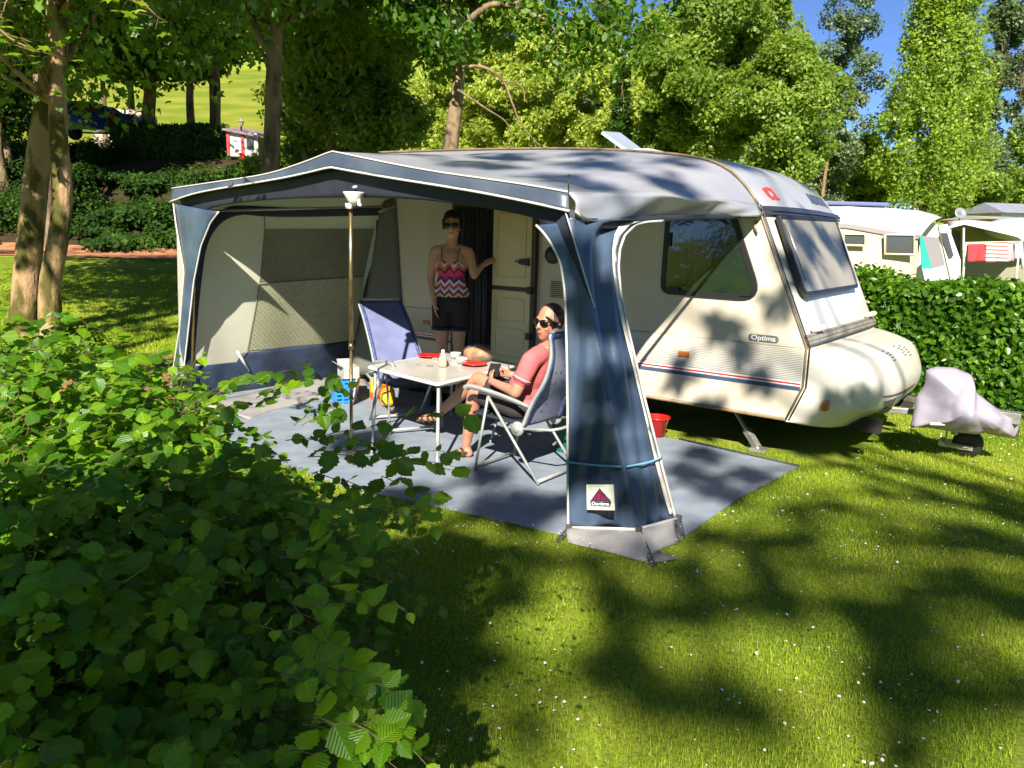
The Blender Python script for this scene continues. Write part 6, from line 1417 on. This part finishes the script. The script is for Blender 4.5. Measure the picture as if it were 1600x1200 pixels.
# ---- overhanging maple sprays at the top left and top right
def spray(name, lab, P_, d, n, size, lm, seed, spread=.22, root=None):
    rg = np.random.default_rng(seed); pts, _ = stem(P_, d, 0); s = thing(name, lab, 'branch', pts[0]); sm = smooth_curve(pts, 6); mb = MB(); mb.tube(sm, np.linspace(.012, .003, len(sm)).tolist(), 6)
    C = []
    for i in range(n):
        q = sm[int(rg.integers(len(sm)//3, len(sm)))]; e = q+Vector(rg.normal(size=3))*spread*.5; mb.tube([q, e], [.002, .001], 4); C.append(e)
    mb.build('twig', M_TWIG, s, True); leaves('foliage', np.array(C), size, rg, lm, s, .75, kind='maple'); return s
LM_LIT = leaf_mat('sunlit_maple', (.10, .19, .01), (.16, .28, .012), (.24, .36, .02), (.42, .62, .02), .5)  # brighter copy of the maple leaf, sunlight put into its colour
spray('maple_branch', 'bright maple leaves hanging in at the left edge', [(-60, -40), (-20, 20), (10, 55), (45, 75), (60, 80)], 4.2, 16, .11, LM_LIT, 3, .14)
spray('maple_branch', 'bright maple leaves dangling near the top left corner', [(60, -90), (35, -20), (12, 0), (5, 20)], 4.4, 10, .10, LM_LIT, 4, .16)
spray('maple_branch', 'bright maple leaves dropping in above the bank', [(170, -90), (200, -30), (225, 5), (250, 30)], 5.5, 14, .12, LM_LIT, 5, .2)
spray('pine_branch', 'dark twig reaching in at the right edge of the sky', [(1700, 60), (1650, 90), (1615, 105), (1596, 125)], 9, 60, .10, LM_DARK, 6, .45)
# ---- shade trees behind the viewer: their crowns cast the dappled light
LSUN = SUNDIR
def shade_tree(name, lab, base, clumps, h, seed, ls=.20, lm=None):
    rg = np.random.default_rng(seed); base = Vector(base); t_ = thing(name, lab, 'tree', base); C = []
    for (c, r_, n_) in clumps:
        p = rg.normal(size=(n_, 3)); p /= np.maximum(.4, np.linalg.norm(p, axis=1, keepdims=True)); p *= rg.random((n_, 1))**.5*r_*np.array([1, 1, .6]); C.append(np.array(c)+p)
    leaves('crown', np.concatenate(C), ls, rg, lm or LM_MAPLE, t_, .5, kind='far'); mb = MB(); pts = [base+Vector((rg.normal(0, .1), rg.normal(0, .1), h*k/6)) for k in range(7)]; mb.tube(smooth_curve(pts, 3), np.linspace(.35, .12, 19).tolist(), 12); mb.build('trunk', M_BARK, t_, True)
    mb = MB()
    for (c, r_, n_) in clumps[::5]:
        lp_ = limb_pts(pts[4], Vector(c), rg, .05, 5); mb.tube(lp_, np.linspace(.07, .015, 6).tolist(), 6)
    mb.build('limbs', M_BARK, t_, True)
def up(T, k): return Vector(T)+LSUN*k
# targets: points in the scene that lie in shade in the photograph
T_ = []
def sh(x, y, z, r_, n_, k): T_.append((up(gz(x, y, z), k), r_, n_))
SHADE = [(690, 890, 55), (700, 960, 55), (680, 1030, 50), (740, 870, 40), (720, 1010, 40), (670, 1100, 45), (800, 860, 45), (850, 880, 35), (790, 920, 35), (930, 880, 30), (960, 930, 40), (1020, 950, 38), (1090, 930, 45), (1080, 880, 25), (1170, 940, 42), (1230, 960, 40), (1190, 850, 40), (1260, 850, 42), (1300, 790, 40), (1240, 800, 35), (1310, 945, 40), (1370, 960, 38), (1430, 950, 35), (1370, 1065, 38), (1420, 1040, 34), (1440, 1100, 22), (1520, 1080, 36), (1580, 1060, 34), (1130, 1110, 34), (1180, 1110, 26), (930, 1060, 30), (975, 1070, 22), (1500, 900, 40), (1560, 930, 42), (1480, 840, 45), (1560, 845, 45), (1400, 830, 32), (1380, 770, 30), (1460, 780, 36), (1560, 790, 30), (650, 1180, 40), (1000, 865, 25)]
for (x, y, rp) in SHADE:
    g_ = gz(x, y); r_ = rp*g_.dot(F0)/1240; sh(x, y, 0, r_*.86, int(135*(r_/.35)**2)+24, 27)
rr5 = np.random.default_rng(505)
for _ in range(24):
    x, y = rr5.uniform(640, 1600), rr5.uniform(800, 1190); g_ = gz(x, y); r_ = rr5.uniform(14, 30)*g_.dot(F0)/1240
    sh(x, y, 0, r_, int(30+50*(r_/.2)**2), rr5.uniform(20, 28))
def shp(P_, r_, n_, k=17.5): T_.append((up(P_, k), r_, n_))
for (x, y, r_) in ((560, 690, .26), (640, 780, .22), (800, 800, .3), (760, 745, .15), (1130, 770, .16), (1080, 740, .14), (1170, 745, .13), (1100, 710, .12)): sh(x, y, 0, r_, int(240*(r_/.3)**2)+50, 17.5)
for (u, v, r_) in ((.55, .3, .3), (.62, .6, .32), (.72, .3, .36), (.80, .6, .34), (.88, .25, .26), (.68, .85, .26), (.95, .6, .26), (.48, .7, .18), (.97, .2, .2), (.84, .9, .2)): shp(roofc(u, v), r_, int(85*(r_/.35)**2)+20)
for (v, t, r_) in ((.2, .86, .22), (.5, .84, .2), (.85, .9, .18)): shp(roofsurf(t, v), r_, 120)
for (x, y, r_) in ((925, 480, .10), (950, 600, .13), (1005, 760, .12), (915, 740, .10), (925, 690, .08), (900, 400, .08), (960, 430, .08)): shp(sy(x, y, 4.0), r_, 80, 12)
for (x, y, r_) in ((1215, 470, .08), (1130, 510, .08), (1240, 380, .08), (1190, 600, .09), (1110, 640, .08), (1060, 590, .07), (1150, 560, .07)): shp(sy(x, y, 6.4), r_, 28, 12)
for (u, v, r_) in ((.14, .6, .14), (.2, .75, .08), (.10, .8, .08)): shp(nose(u, v), r_, 40, 11)
for (u, v, r_) in ((.1, .5, .13), (.3, .7, .18), (.6, .75, .2), (.85, .6, .12)): shp(frontsurf(u, v), r_, 45, 12)
shade_tree('maple_tree', 'tall maple standing behind the viewpoint, casting dappled shade', (9.8, -8.5, 0), T_, 17, 31, .17)
# bush and left lawn shade
T2 = []
for (x, y, d_, s_) in ((360, 720, 2.8, .30), (470, 740, 2.7, .26), (250, 790, 2.5, .28), (380, 830, 2.3, .28), (480, 850, 2.2, .2), (150, 880, 2.1, .26), (280, 930, 2.0, .26), (400, 960, 1.9, .16), (200, 1040, 1.8, .24), (90, 990, 1.9, .2), (330, 1080, 1.7, .2), (240, 1160, 1.6, .2), (60, 1120, 1.7, .2), (560, 720, 3.0, .2), (420, 790, 2.5, .26), (330, 880, 2.1, .24), (160, 960, 1.9, .22), (120, 1080, 1.75, .22)): T2.append((up(sd(x, y, d_), 9.0), s_*1.15, int(620*(s_/.3)**2)))
shade_tree('maple_tree', 'spreading maple behind the viewpoint, shading the beech bush', (1.0, -6.7, 0), T2, 6.5, 32, .17)
T3 = []
for (x, y, r_) in ((150, 470, .9), (230, 480, .9), (250, 520, .7), (100, 430, 1.4), (220, 415, 1.6), (20, 430, 1.5), (250, 570, .5), (170, 440, 1.0)): T3.append((up(gz(x, y), 14), r_, int(260*r_)))
for (p, r_) in ((pA[3], .6), (pA[5], .7), (pB[3], .5), (pA[2], .25), (pB[5], .8)): T3.append((up(p, 10), r_, int(160*r_)))
shade_tree('maple_tree', 'maple left of the viewpoint, shading the grass by the path', (-5.5, -4.5, 0), T3, 9.5, 33, .2)

# ================================================================ GRASS
def grass():
    rg = np.random.default_rng(99); LMg = leaf_mat('grass_blade', (.15, .26, .014), (.30, .43, .02), (.52, .52, .065), (.56, .68, .035), .5, rough=.5, spec=.25)
    rings = [(1.5, 3.2, 9500, .026, .0026), (3.2, 5.0, 6000, .028, .0032), (5.0, 7.5, 3200, .033, .0045), (7.5, 11, 1500, .040, .0065), (11, 20, 600, .05, .011)]
    CC = []; SS = []; WW = []
    for (d0, d1, den, hh_, w_) in rings:
        A_ = (d1*d1-d0*d0)*.5*1.42; n = int(A_*den); d = np.sqrt(rg.random(n)*(d1*d1-d0*d0)+d0*d0); q = rg.uniform(-.70, .72, n); r_ = q*d
        P_ = r_[:, None]*np.array(RT0)+d[:, None]*np.array(F0)
        x, y = P_[:, 0], P_[:, 1]
        ok = ~((x > -7.5) & (x < -1.9) & (y > 4.0) & (y < 6.4)) & ~((x < -1.5) & (x > -6.6) & (y > 6.6) & (y < 8.6)) & ~((q < -.15) & (d < 3.2)) & ~((x > -4) & (y > 10.2)) & ~((q > -.12) & (q < .3) & (d > 9))
        # the oblique front edge of the matting
        poly_ = [(p.x, p.y) for p in P]
        inside = np.zeros(n, bool); j = len(poly_)-1
        for i in range(len(poly_)):
            xi, yi = poly_[i]; xj, yj = poly_[j]; c_ = ((yi > y) != (yj > y)) & (x < (xj-xi)*(y-yi)/(yj-yi+1e-12)+xi); inside ^= c_; j = i
        ok &= ~inside; ok &= ~(((x-rd(-4.6, 9.3).x)/1.35)**2+((y-rd(-4.6, 9.3).y)/1.9)**2 < rg.uniform(.5, 1.1, n))
        P_ = P_[ok]; P_[:, 2] = hts(r_[ok], d[ok]); CC.append(P_); SS.append(np.full(len(P_), hh_)); WW.append(np.full(len(P_), w_))
    C = np.concatenate(CC); S = np.concatenate(SS); W_ = np.concatenate(WW); n = len(C)
    und = np.sin(C[:, 0]*1.3+.7)*np.sin(C[:, 1]*1.7)+.6*np.sin(C[:, 0]*3.9+C[:, 1]*2.3)+.4*np.sin(C[:, 0]*9+C[:, 1]*7.7)*np.sin(C[:, 1]*11)
    S = S*rg.uniform(.45, 1.25, n)*(1+.18*und); a = rg.uniform(0, 2*math.pi, n); ln = rg.uniform(.15, .95, n); dx = np.cos(a); dy = np.sin(a)
    base1 = C+np.stack([-dy*W_/2, dx*W_/2, 0*a], 1); base2 = C-np.stack([-dy*W_/2, dx*W_/2, 0*a], 1)
    mid = C+np.stack([dx*ln*S*.35, dy*ln*S*.35, S*.62], 1); m1 = mid+np.stack([-dy*W_*.4, dx*W_*.4, 0*a], 1); m2 = mid-np.stack([-dy*W_*.4, dx*W_*.4, 0*a], 1)
    tip = C+np.stack([dx*ln*S, dy*ln*S, S*(1.05-.35*ln)], 1)
    V = np.stack([base1, base2, m2, m1, tip], 1).reshape(-1, 3)
    dry = np.sin(C[:, 0]*2.1+3)*np.sin(C[:, 1]*2.7+1)+.7*np.sin(C[:, 0]*5.3-C[:, 1]*4.1)+.5*np.sin(C[:, 0]*13+1)*np.sin(C[:, 1]*12)
    rnd = np.clip(.40+.17*dry+rg.normal(0, .2, n), 0, 1)
    me = quad_mesh('grass', V, 5, [(0, 1, 2, 3), (3, 2, 4)], rnd); o = link_mesh('grass', me, LMg, None, False); tag(o, 'short mown lawn grass of fresh and dry blades', 'grass', kind='stuff')
    print('grass blades', n)
    # daisies
    nd = 5200; d = np.sqrt(rg.random(nd)*(11.**2-1.8**2)+1.8**2); q = rg.uniform(-.2, .70, nd); P_ = (q*d)[:, None]*np.array(RT0)+d[:, None]*np.array(F0); x, y = P_[:, 0], P_[:, 1]
    cl = np.sin(x*1.9+2)*np.sin(y*2.3+1)+.5*np.sin(x*5+y*4); inside = np.zeros(nd, bool); j = len(poly_)-1
    for i in range(len(poly_)):
        xi, yi = poly_[i]; xj, yj = poly_[j]; c_ = ((yi > y) != (yj > y)) & (x < (xj-xi)*(y-yi)/(yj-yi+1e-12)+xi); inside ^= c_; j = i
    ok = (cl > rg.uniform(-.9, 1.0, nd)) & ~inside & ~((x < -1.5) & (y > 6.3)) & (y < 9.5); P_ = P_[ok]; n = len(P_)
    K = 8; a0 = rg.uniform(0, 6.28, n); r_ = rg.uniform(.0028, .0072, n)*(1+.25*(d[ok] > 5)); h_ = rg.uniform(.035, .055, n); tx_ = rg.normal(0, .25, (n, 2)); vs = [P_+np.stack([0*a0, 0*a0, h_+.002], 1)]
    for k in range(K):
        ang = a0+2*math.pi*k/K; ox = np.cos(ang)*r_; oy = np.sin(ang)*r_; vs.append(P_+np.stack([ox, oy, h_+ox*tx_[:, 0]+oy*tx_[:, 1]], 1))
    V = np.stack(vs, 1).reshape(-1, 3); me = quad_mesh('daisies', V, K+1, [(0, 1+k, 1+(k+1) % K) for k in range(K)], rg.random(n)); o = link_mesh('daisies', me, mat('daisy_white', (.72, .70, .66), .7), None, False); tag(o, 'tiny white daisies scattered through the mown lawn', 'daisies', kind='stuff')
    # fallen leaves and broad weeds near the camera
    nw = 900; d = np.sqrt(rg.random(nw)*(8.**2-1.8**2)+1.8**2); q = rg.uniform(-.2, .70, nw); P_ = (q*d)[:, None]*np.array(RT0)+d[:, None]*np.array(F0); cl = np.sin(P_[:, 0]*2.7)*np.sin(P_[:, 1]*2.1+2); P_ = P_[(cl > .35) & (P_[:, 1] < 3.6)]; P_[:, 2] = .022
    P_ = np.repeat(P_, 4, axis=0)+rg.normal(0, .012, (len(P_)*4, 3))*np.array([1, 1, .3]); o = leaves('clover', P_, .022, rg, LM_HEDGE, None, .85, kind='mid'); tag(o, 'patches of small clover leaves low in the lawn', 'clover', kind='stuff')
grass()
# ================================================================ FAR CAMP SITE, CAR, HUT
M_CW = mat('clean_white', (.62, .61, .58), .4); M_CAWN = mat('awning_beige', (.50, .42, .30), .7); M_WGREY = mat('far_window', (.05, .05, .045), .15, coat=.4); M_GB = mat('grey_band', (.28, .25, .25), .6)
def P3(x, y, d): q = ray(x, y); return CAM+q*(d/q.dot(F0))
def quadpart(name, pts, m, par, th=.03): mb = MB(); n = len(pts); mb.add(pts, [tuple(range(n))]); return mb.build(name, m, par, False, solid=th)
def van_far(label, d, roof, wall, front, win, fwin, extra):
    pass
d = 21.0
v2 = thing('touring_caravan', 'white caravan with long beige awning beyond the green hedge', 'caravan', at(1420, d))
def body(par, f0_, f1_, b0_, b1_, m, name):     # box between front outline and its shifted back
    n = len(f0_); vs = list(f0_)+list(b0_); mb = MB(); mb.add(vs, [tuple(range(n)), tuple(range(2*n-1, n-1, -1))]+[(i, (i+1) % n, n+(i+1) % n, n+i) for i in range(n)]); return mb.build(name, m, par, False)
vw = F0*2.2+RT0*.6
# awning block in front of the van: sloping roof, beige wall
A0 = [P3(1290, 318, d), P3(1290, 352, d-2.6)]
z = lambda x, y, dd: P3(x, y, dd)
roofp = [z(1270, 347, d-2.4), z(1436, 370, d-2.2), z(1470, 350, d-1.2), z(1478, 336, d), z(1420, 328, d+.3), z(1300, 324, d+.3), z(1270, 324, d+.3)]
mb = MB(); K = 12
ta = resample([z(1262, 322, d+.2), z(1330, 323, d+.2), z(1400, 326, d+.2), z(1445, 330, d+.1), z(1472, 340, d)], K); ba = resample([z(1262, 344, d-2.4), z(1330, 350, d-2.4), z(1390, 361, d-2.4), z(1434, 367, d-2.3), z(1440, 367, d-2.2)], K)
mb.grid(lambda u, v: ta[int(round(u*K))].lerp(ba[int(round(u*K))], v)+ZV*(.10*math.sin(math.pi*v)+.03*math.sin(u*25)*math.sin(math.pi*v)), K, 8); mb.build('awning_roof', M_CW, v2, True, solid=.02)
bb2 = [p-ZV*.10+F0*.02 for p in ba]; mb = MB(); mb.grid(lambda u, v: ba[int(round(u*K))].lerp(bb2[int(round(u*K))], v)-F0*.01, K, 1); mb.build('awning_trim', M_GB, v2, False, solid=.02)
bt2 = [Vector((p.x, p.y, ht(0, 20)-.0)) for p in bb2]; mb = MB(); mb.grid(lambda u, v: bb2[int(round(u*K))].lerp(bt2[int(round(u*K))], v)+F0*.03, K, 4); mb.build('awning_front', M_CAWN, v2, False, solid=.02)
for (x0, y0, x1, y1) in ((1318, 365, 1351, 383), (1383, 366, 1428, 397)):
    w_ = quadpart('awning_window', [z(x0, y0, d-2.47), z(x1, y0+1, d-2.47), z(x1, y1+1, d-2.47), z(x0, y1, d-2.47)], M_WGREY, v2, .02)
    mb = MB(); q = [z(x0, y0, d-2.50), z(x1, y0+1, d-2.50), z(x1, y1+1, d-2.50), z(x0, y1, d-2.50)]; mb.tube(q+[q[0]], .03, 4); mb.build('frame', M_CAWN, w_, False)
quadpart('side_cloth', [z(1440, 369, d-2.2), z(1466, 371, d-1.0), z(1476, 415, d-1.0), z(1455, 420, d-2.2)], M_GB, v2, .02)
quadpart('side_flap', [z(1437, 370, d-2.3), z(1442, 370, d-2.25), z(1456, 420, d-2.25), z(1440, 420, d-2.3)], mat('teal_cloth', (.02, .30, .25), .6), v2, .02)
fr_ = [z(1462, 350, d-.1), z(1440, 333, d), z(1400, 326, d), z(1262, 322, d), z(1262, 440, d), z(1500, 440, d-.1), z(1501, 408, d-.1), z(1482, 360, d-.1)]
fo = [z(1470, 372, d-.9), z(1462, 352, d-.9), z(1468, 338, d-.8), z(1478, 350, d-.8), z(1501, 408, d-.7), z(1502, 436, d-.7), z(1482, 436, d-.9)]
body(v2, fr_, None, [p+F0*2.0 for p in fr_], None, M_CW, 'body')
quadpart('front_wall', [z(1466, 352, d-.15), z(1480, 350, d-.12), z(1500, 405, d-.12), z(1500, 440, d-.12), z(1486, 440, d-.15)], M_CW, v2, .03)
q_ = quadpart('front_window', [z(1469, 364, d-.22), z(1480, 364, d-.2), z(1490, 400, d-.2), z(1484, 403, d-.22)], M_WGREY, v2, .02)
mb = MB(); mb.box(z(1310, 319, d+1.0), (2.2, 1.2, .10), Matrix((RT0, F0, ZV)).transposed()); mb.build('roof_box', mat('bluegrey_roof', (.10, .12, .25), .5), v2, False, bevel=.03)
# third unit with open awning
d = 27.0; v3 = thing('touring_caravan', 'white caravan with dark open awning right of the beige one', 'caravan', at(1550, d))
RL = Matrix((RT0, F0, ZV)).transposed()
ta = resample([z(1484, 346, d), z(1520, 345, d), z(1560, 348, d), z(1610, 352, d), z(1640, 358, d)], K); ba = resample([z(1482, 357, d-2), z(1506, 350, d-2.2), z(1540, 358, d-2.2), z(1590, 370, d-2.1), z(1600, 378, d-1.9)], K)
mb = MB(); mb.grid(lambda u, v: ta[int(round(u*K))].lerp(ba[int(round(u*K))], v)+ZV*.06*math.sin(math.pi*v), K, 6); mb.build('awning_roof', M_CW, v3, True, solid=.03)
mb = MB(); mb.grid(lambda u, v: ta[int(round(u*K))].lerp(ta[int(round(u*K))]-ZV*2.4, v)+F0*.1, K, 1); mb.build('awning_back', mat('olive_cloth', (.20, .19, .13), .7), v3, False, solid=.03)
mb = MB(); ps = [z(1484, 358, d-2), z(1484, 420, d-2)]; mb.tube(ps, .04, 6); mb.tube([z(1506, 356, d-2.1), z(1505, 420, d-2.1)], .03, 6); mb.tube([z(1596, 376, d-2), z(1598, 420, d-2)], .04, 6); mb.build('awning_pole', M_CW, v3, True)
quadpart('awning_side', [z(1485, 358, d-1.9), z(1500, 362, d-.3), z(1500, 420, d-.3), z(1485, 420, d-1.9)], mat('dark_flap', (.03, .03, .035), .7), v3, .02)
mb = MB(); mb.ellip(z(1590, 358, d-.6), (1.0, .9, .38), RL, 20, 10); mb.build('roof_bulge', mat('blue_sheen', (.35, .40, .55), .3), v3, True)
mb = MB(); mb.box(z(1610, 400, d+1.2), (5.0, 2.0, 2.0), RL); mb.build('body', M_CW, v3, False, bevel=.1)
quadpart('side_window', [z(1577, 376, d-1.6), z(1594, 376, d-1.6), z(1594, 386, d-1.6), z(1577, 386, d-1.6)], M_WGREY, v3, .02)
# laundry airer
dl = 24.0; ar = thing('clothes_airer', 'white laundry airer standing beyond the hedge', 'clothes airer', P3(1560, 420, dl)-ZV*.6)
mb = MB()
for yy, dz in ((379, 0), (381, .3), (383, .6)): mb.tube([P3(1508, yy, dl+dz), P3(1596, yy-2, dl+dz)], .012, 5)
for x in (1510, 1594): mb.tube([P3(x, 380, dl), P3(x, 380, dl)-ZV*1.1], .015, 5); mb.tube([P3(x, 380, dl+.6), P3(x+3, 380, dl)-ZV*1.1], .015, 5)
mb.build('airer_frame', M_CW, ar, True)
def cloth(x0, x1, y0, y1, m, nm, lab, cat, sw=.03):
    mb = MB(); mb.grid(lambda u, v: P3(x0+(x1-x0)*u, y0+(y1-y0)*v-1.5*u, dl-.03)+F0*sw*math.sin(u*9+v*2)*(.3+v), 14, 10); c = P3((x0+x1)/2, y0, dl); o = mb.build(nm, m, None, True, solid=.01, origin=c); return tag(o, lab, cat)
cloth(1513, 1539, 382, 409, mat('red_cloth', (.75, .03, .04), .8), 'red_towel', 'plain red towel hung on the laundry airer', 'towel')
m, n, p, out = new_mat('striped_towel'); L = n.links.new; tc = node(n, 'ShaderNodeTexCoord'); sp = node(n, 'ShaderNodeSeparateXYZ'); L(tc.outputs['Object'], sp.inputs[0])
def stripes(sock, k, lo_): a = node(n, 'ShaderNodeMath', operation='MULTIPLY'); a.inputs[1].default_value = k; L(sock, a.inputs[0]); s = node(n, 'ShaderNodeMath', operation='SINE'); L(a.outputs[0], s.inputs[0]); g = node(n, 'ShaderNodeMath', operation='GREATER_THAN'); g.inputs[1].default_value = lo_; L(s.outputs[0], g.inputs[0]); return g.outputs[0]
a1 = stripes(sp.outputs[2], 55, .1); mx = node(n, 'ShaderNodeMix', data_type='RGBA'); L(a1, mx.inputs[0]); mx.inputs[6].default_value = (.72, .62, .58, 1); mx.inputs[7].default_value = (.55, .10, .10, 1)
L(mx.outputs[2], p.inputs['Base Color']); p.inputs['Roughness'].default_value = .85
cloth(1541, 1574, 380, 410, m, 'striped_towel', 'red and white striped towel next to the plain red one', 'towel'); cloth(1573, 1583, 382, 409, mat('pink_cloth', (.60, .28, .30), .8), 'pink_cloth', 'pink cloth hung right of the striped towel', 'cloth'); cloth(1586, 1594, 382, 405, mat('lilac_cloth', (.42, .40, .55), .8), 'lilac_cloth', 'lilac cloth at the right end of the airer', 'cloth')
# low houses
def house(lab, x0, x1, yr, ye, yb, d, mr, mw):
    c = at((x0+x1)/2, d); h_ = thing('holiday_house', lab, 'house', c); w_ = (x1-x0)/FPX*d; zr = ztop(yr, x0, d); ze = ztop(ye, x0, d); z0 = min(c.z, ztop(yb, x0, d)); cc = P3((x0+x1)/2, 350, d)
    mb = MB(); mb.box(Vector((cc.x, cc.y, (ze+c.z)/2)), (w_*.94, 4.0, ze-c.z), RL); wl = mb.build('wall', mw, h_, False)
    mb = MB(); X = [(-w_/2, -2.4, ze), (w_/2, -2.4, ze), (w_*.46, 0, zr), (-w_*.42, 0, zr), (-w_/2, 2.4, ze), (w_/2, 2.4, ze)]; mb.add([Vector((cc.x, cc.y, 0))+RL @ Vector(q) for q in X], [(0, 1, 2, 3), (3, 2, 5, 4), (0, 3, 4), (1, 5, 2), (0, 4, 5, 1)]); mb.build('roof', mr, h_, False, solid=.08)
    wm = MB(); wm.box(Vector((cc.x, cc.y, ze-.6))-F0*2.03+RT0*(-w_*.1), (w_*.35, .06, .55), RL); wn = wm.build('window', mat('house_window', (.10, .045, .04), .3), h_, False)
    wm = MB(); wm.box(Vector((cc.x, cc.y, ze-.6))-F0*2.08+RT0*(-w_*.1), (w_*.10, .04, .45), RL); wm.build('pane', M_WGREY, wn, False); return h_
MR = mat('slate_roof', (.20, .20, .27), .6, col2=(.26, .26, .33), scale=5)
house('white house with slate grey roof at the right edge above the white awning', 1526, 1640, 319, 334, 352, 44, MR, M_CW)
house('low cabin with flat grey roof in front of the slate roofed house', 1506, 1580, 338, 343, 352, 40, mat('flat_roof', (.30, .27, .25), .7), mat('ochre_wall', (.55, .25, .06), .8))
dsh = P3(1500, 334, 30); q = thing('satellite_dish', 'grey satellite dish on a pole behind the third caravan', 'satellite dish', dsh-ZV*2.0)
mb = MB(); mb.lathe([(.01, .0), (.13, .02), (.22, .06)], dsh, 20, Matrix((RT0, ZV, -F0)).transposed() @ rot_xyz(rx=rad(-25)), cap=False); mb.build('dish', mat('dish_grey', (.16, .17, .18), .4), q, True, solid=.015)
mb = MB(); mb.tube([dsh-ZV*2.0, dsh-ZV*.05], .025, 6); mb.build('pole', M_ALU, q, True)
# blue car on the bank
dc = 36.0; cb = at(140, dc); cc = P3(150, 203, dc); gz_ = ztop(224, 150, dc); car = thing('parked_car', 'dark blue estate car parked on the bank behind the shrubs', 'car', (cc.x, cc.y, gz_))
CR = Matrix((RT0, F0, ZV)).transposed(); co = Vector((cc.x, cc.y, gz_)); MC = mat('blue_paint', (.015, .05, .28), .2, coat=.6)
prof_ = [(-2.1, .35), (2.05, .35), (2.1, .75), (1.9, .95), (1.1, 1.02), (.45, 1.42), (-1.5, 1.46), (-2.0, 1.1), (-2.12, .8)]
def cbody(mb, P_, w0, sh_=0):
    n = len(P_); vs = []
    for s in (-1, 1): vs += [co+CR @ Vector((x, s*w0*(1 if z_ < 1 else .84), z_+sh_)) for x, z_ in P_]
    mb.add(vs, [tuple(range(n)), tuple(range(2*n-1, n-1, -1))]+[(i, (i+1) % n, n+(i+1) % n, n+i) for i in range(n)])
mb = MB(); cbody(mb, prof_, .85); mb.build('body', MC, car, False, bevel=.04)
for P_ in ([(-1.75, 1.06), (-1.0, 1.06), (-1.0, 1.36), (-1.45, 1.36)], [(-.92, 1.06), (-.05, 1.04), (-.05, 1.36), (-.92, 1.36)], [(.03, 1.04), (.95, 1.04), (.45, 1.34), (.03, 1.36)]):
    mb = MB(); mb.add([co+CR @ Vector((x, -.80+.0*z_, z_)) for x, z_ in P_], [(0, 1, 2, 3)]); mb.build('side_window', M_WGREY, car, False, solid=.12)
for x in (-1.35, 1.3):
    for s in (-1, 1):
        mb = MB(); mb.lathe([(.1, -.09), (.30, -.09), (.32, 0), (.30, .09), (.1, .09)], co+CR @ Vector((x, s*.78, .32)), 20, CR @ rot_xyz(rx=rad(90))); mb.build('wheel', MATS['tyre'], car, True)
for x, s in ((1.35, -1), (1.35, 1)):
    mb = MB(); mb.box(co+CR @ Vector((1.98 if False else 2.0, s*.68, .85)), (.12, .22, .3), CR); mb.build('tail_light', mat('tail_red', (.55, .02, .015), .25), car, False)
mb = MB(); mb.box(co+CR @ Vector((1.2, -.875, .86)), (.22, .03, .22), CR); mb.build('tail_light', mat('tail_red', (.55, .02, .015), .25), car, False)
# beige caravan roof showing behind the car
dr = 42.0; cc2 = P3(197, 196, dr); zg = ht((200-800)/FPX*dr, dr); zt2 = ztop(184, 190, dr); q = thing('camper_van', 'beige camper roof showing behind the blue car', 'camper', (cc2.x, cc2.y, zg)); mb = MB(); mb.box(Vector((cc2.x, cc2.y, (zt2+zg)/2)), (2.6, 2.0, zt2-zg), CR); mb.build('body', mat('beige_van', (.40, .33, .25), .5), q, False, bevel=.3)
mb = MB(); mb.box(Vector((cc2.x, cc2.y, zt2-.55))-F0*1.01, (1.4, .04, .4), CR); mb.build('side_window', M_WGREY, q, False)
# red and white hut with flowers and lamp post
dh = 31.5; hc_ = P3(390, 228, dh); zg = ztop(252, 390, dh); q = thing('holiday_hut', 'small white and red hut with grey roof beside the bank', 'hut', (hc_.x, hc_.y, zg)); ze = ztop(219, 390, dh)
mb = MB(); mb.box(Vector((hc_.x, hc_.y, (zg+ze)/2)), (1.15, 1.6, ze-zg), CR); mb.build('wall', M_CW, q, False)
mb = MB(); X = [(-.68, -1.0, .05), (.85, -1.0, -.20), (.75, 1.0, .1), (-.68, 1.0, .35)]; mb.add([Vector((hc_.x, hc_.y, ze+.03))+CR @ Vector(v) for v in X], [(0, 1, 2, 3)]); mb.build('roof', mat('hut_roof', (.22, .16, .18), .7), q, False, solid=.06)
for x in (-.52, .02): mb = MB(); mb.box(Vector((hc_.x, hc_.y, (zg+ze)/2))+CR @ Vector((x, -.83, 0)), (.10, .06, ze-zg-.05), CR); mb.build('red_post', mat('hut_red', (.60, .03, .04), .6), q, False)
mb = MB(); mb.box(Vector((hc_.x, hc_.y, (zg+ze)/2+.05))+CR @ Vector((.3, -.83, 0)), (.28, .05, .4), CR); mb.build('window', M_WGREY, q, False)
shrub('flower_pot', 'pot of red flowers in front of the white hut', P3(378, 238, dh-1.2)-ZV*.2, (.16, .16, .22), 160, .08, mat('petal_red', (.75, .03, .02), .6), 'flowers', seed=71)
shrub('garden_shrub', 'bright shrub hiding the lower half of the white hut', P3(398, 252, dh-1.5)-ZV*.2, (.7, .5, .55), 900, .12, LM_MID, seed=72)
lpp = P3(377, 203, 31.0); lz = ztop(250, 377, 31.0); q = thing('street_lamp', 'small black lantern lamp post beside the hut', 'lamp post', (lpp.x, lpp.y, lz)); top = Vector((lpp.x, lpp.y, ztop(206, 377, 31)))
mb = MB(); mb.tube([Vector((lpp.x, lpp.y, lz)), top], .035, 8); mb.build('pole', M_BLACK, q, True)
mb = MB(); mb.lathe([(.05, 0), (.11, .16), (.02, .24)], top, 6); mb.lathe([(.13, .16), (.02, .25), (.01, .30)], top, 6); mb.build('lantern', mat('lantern', (.25, .25, .22), .3), q, False)
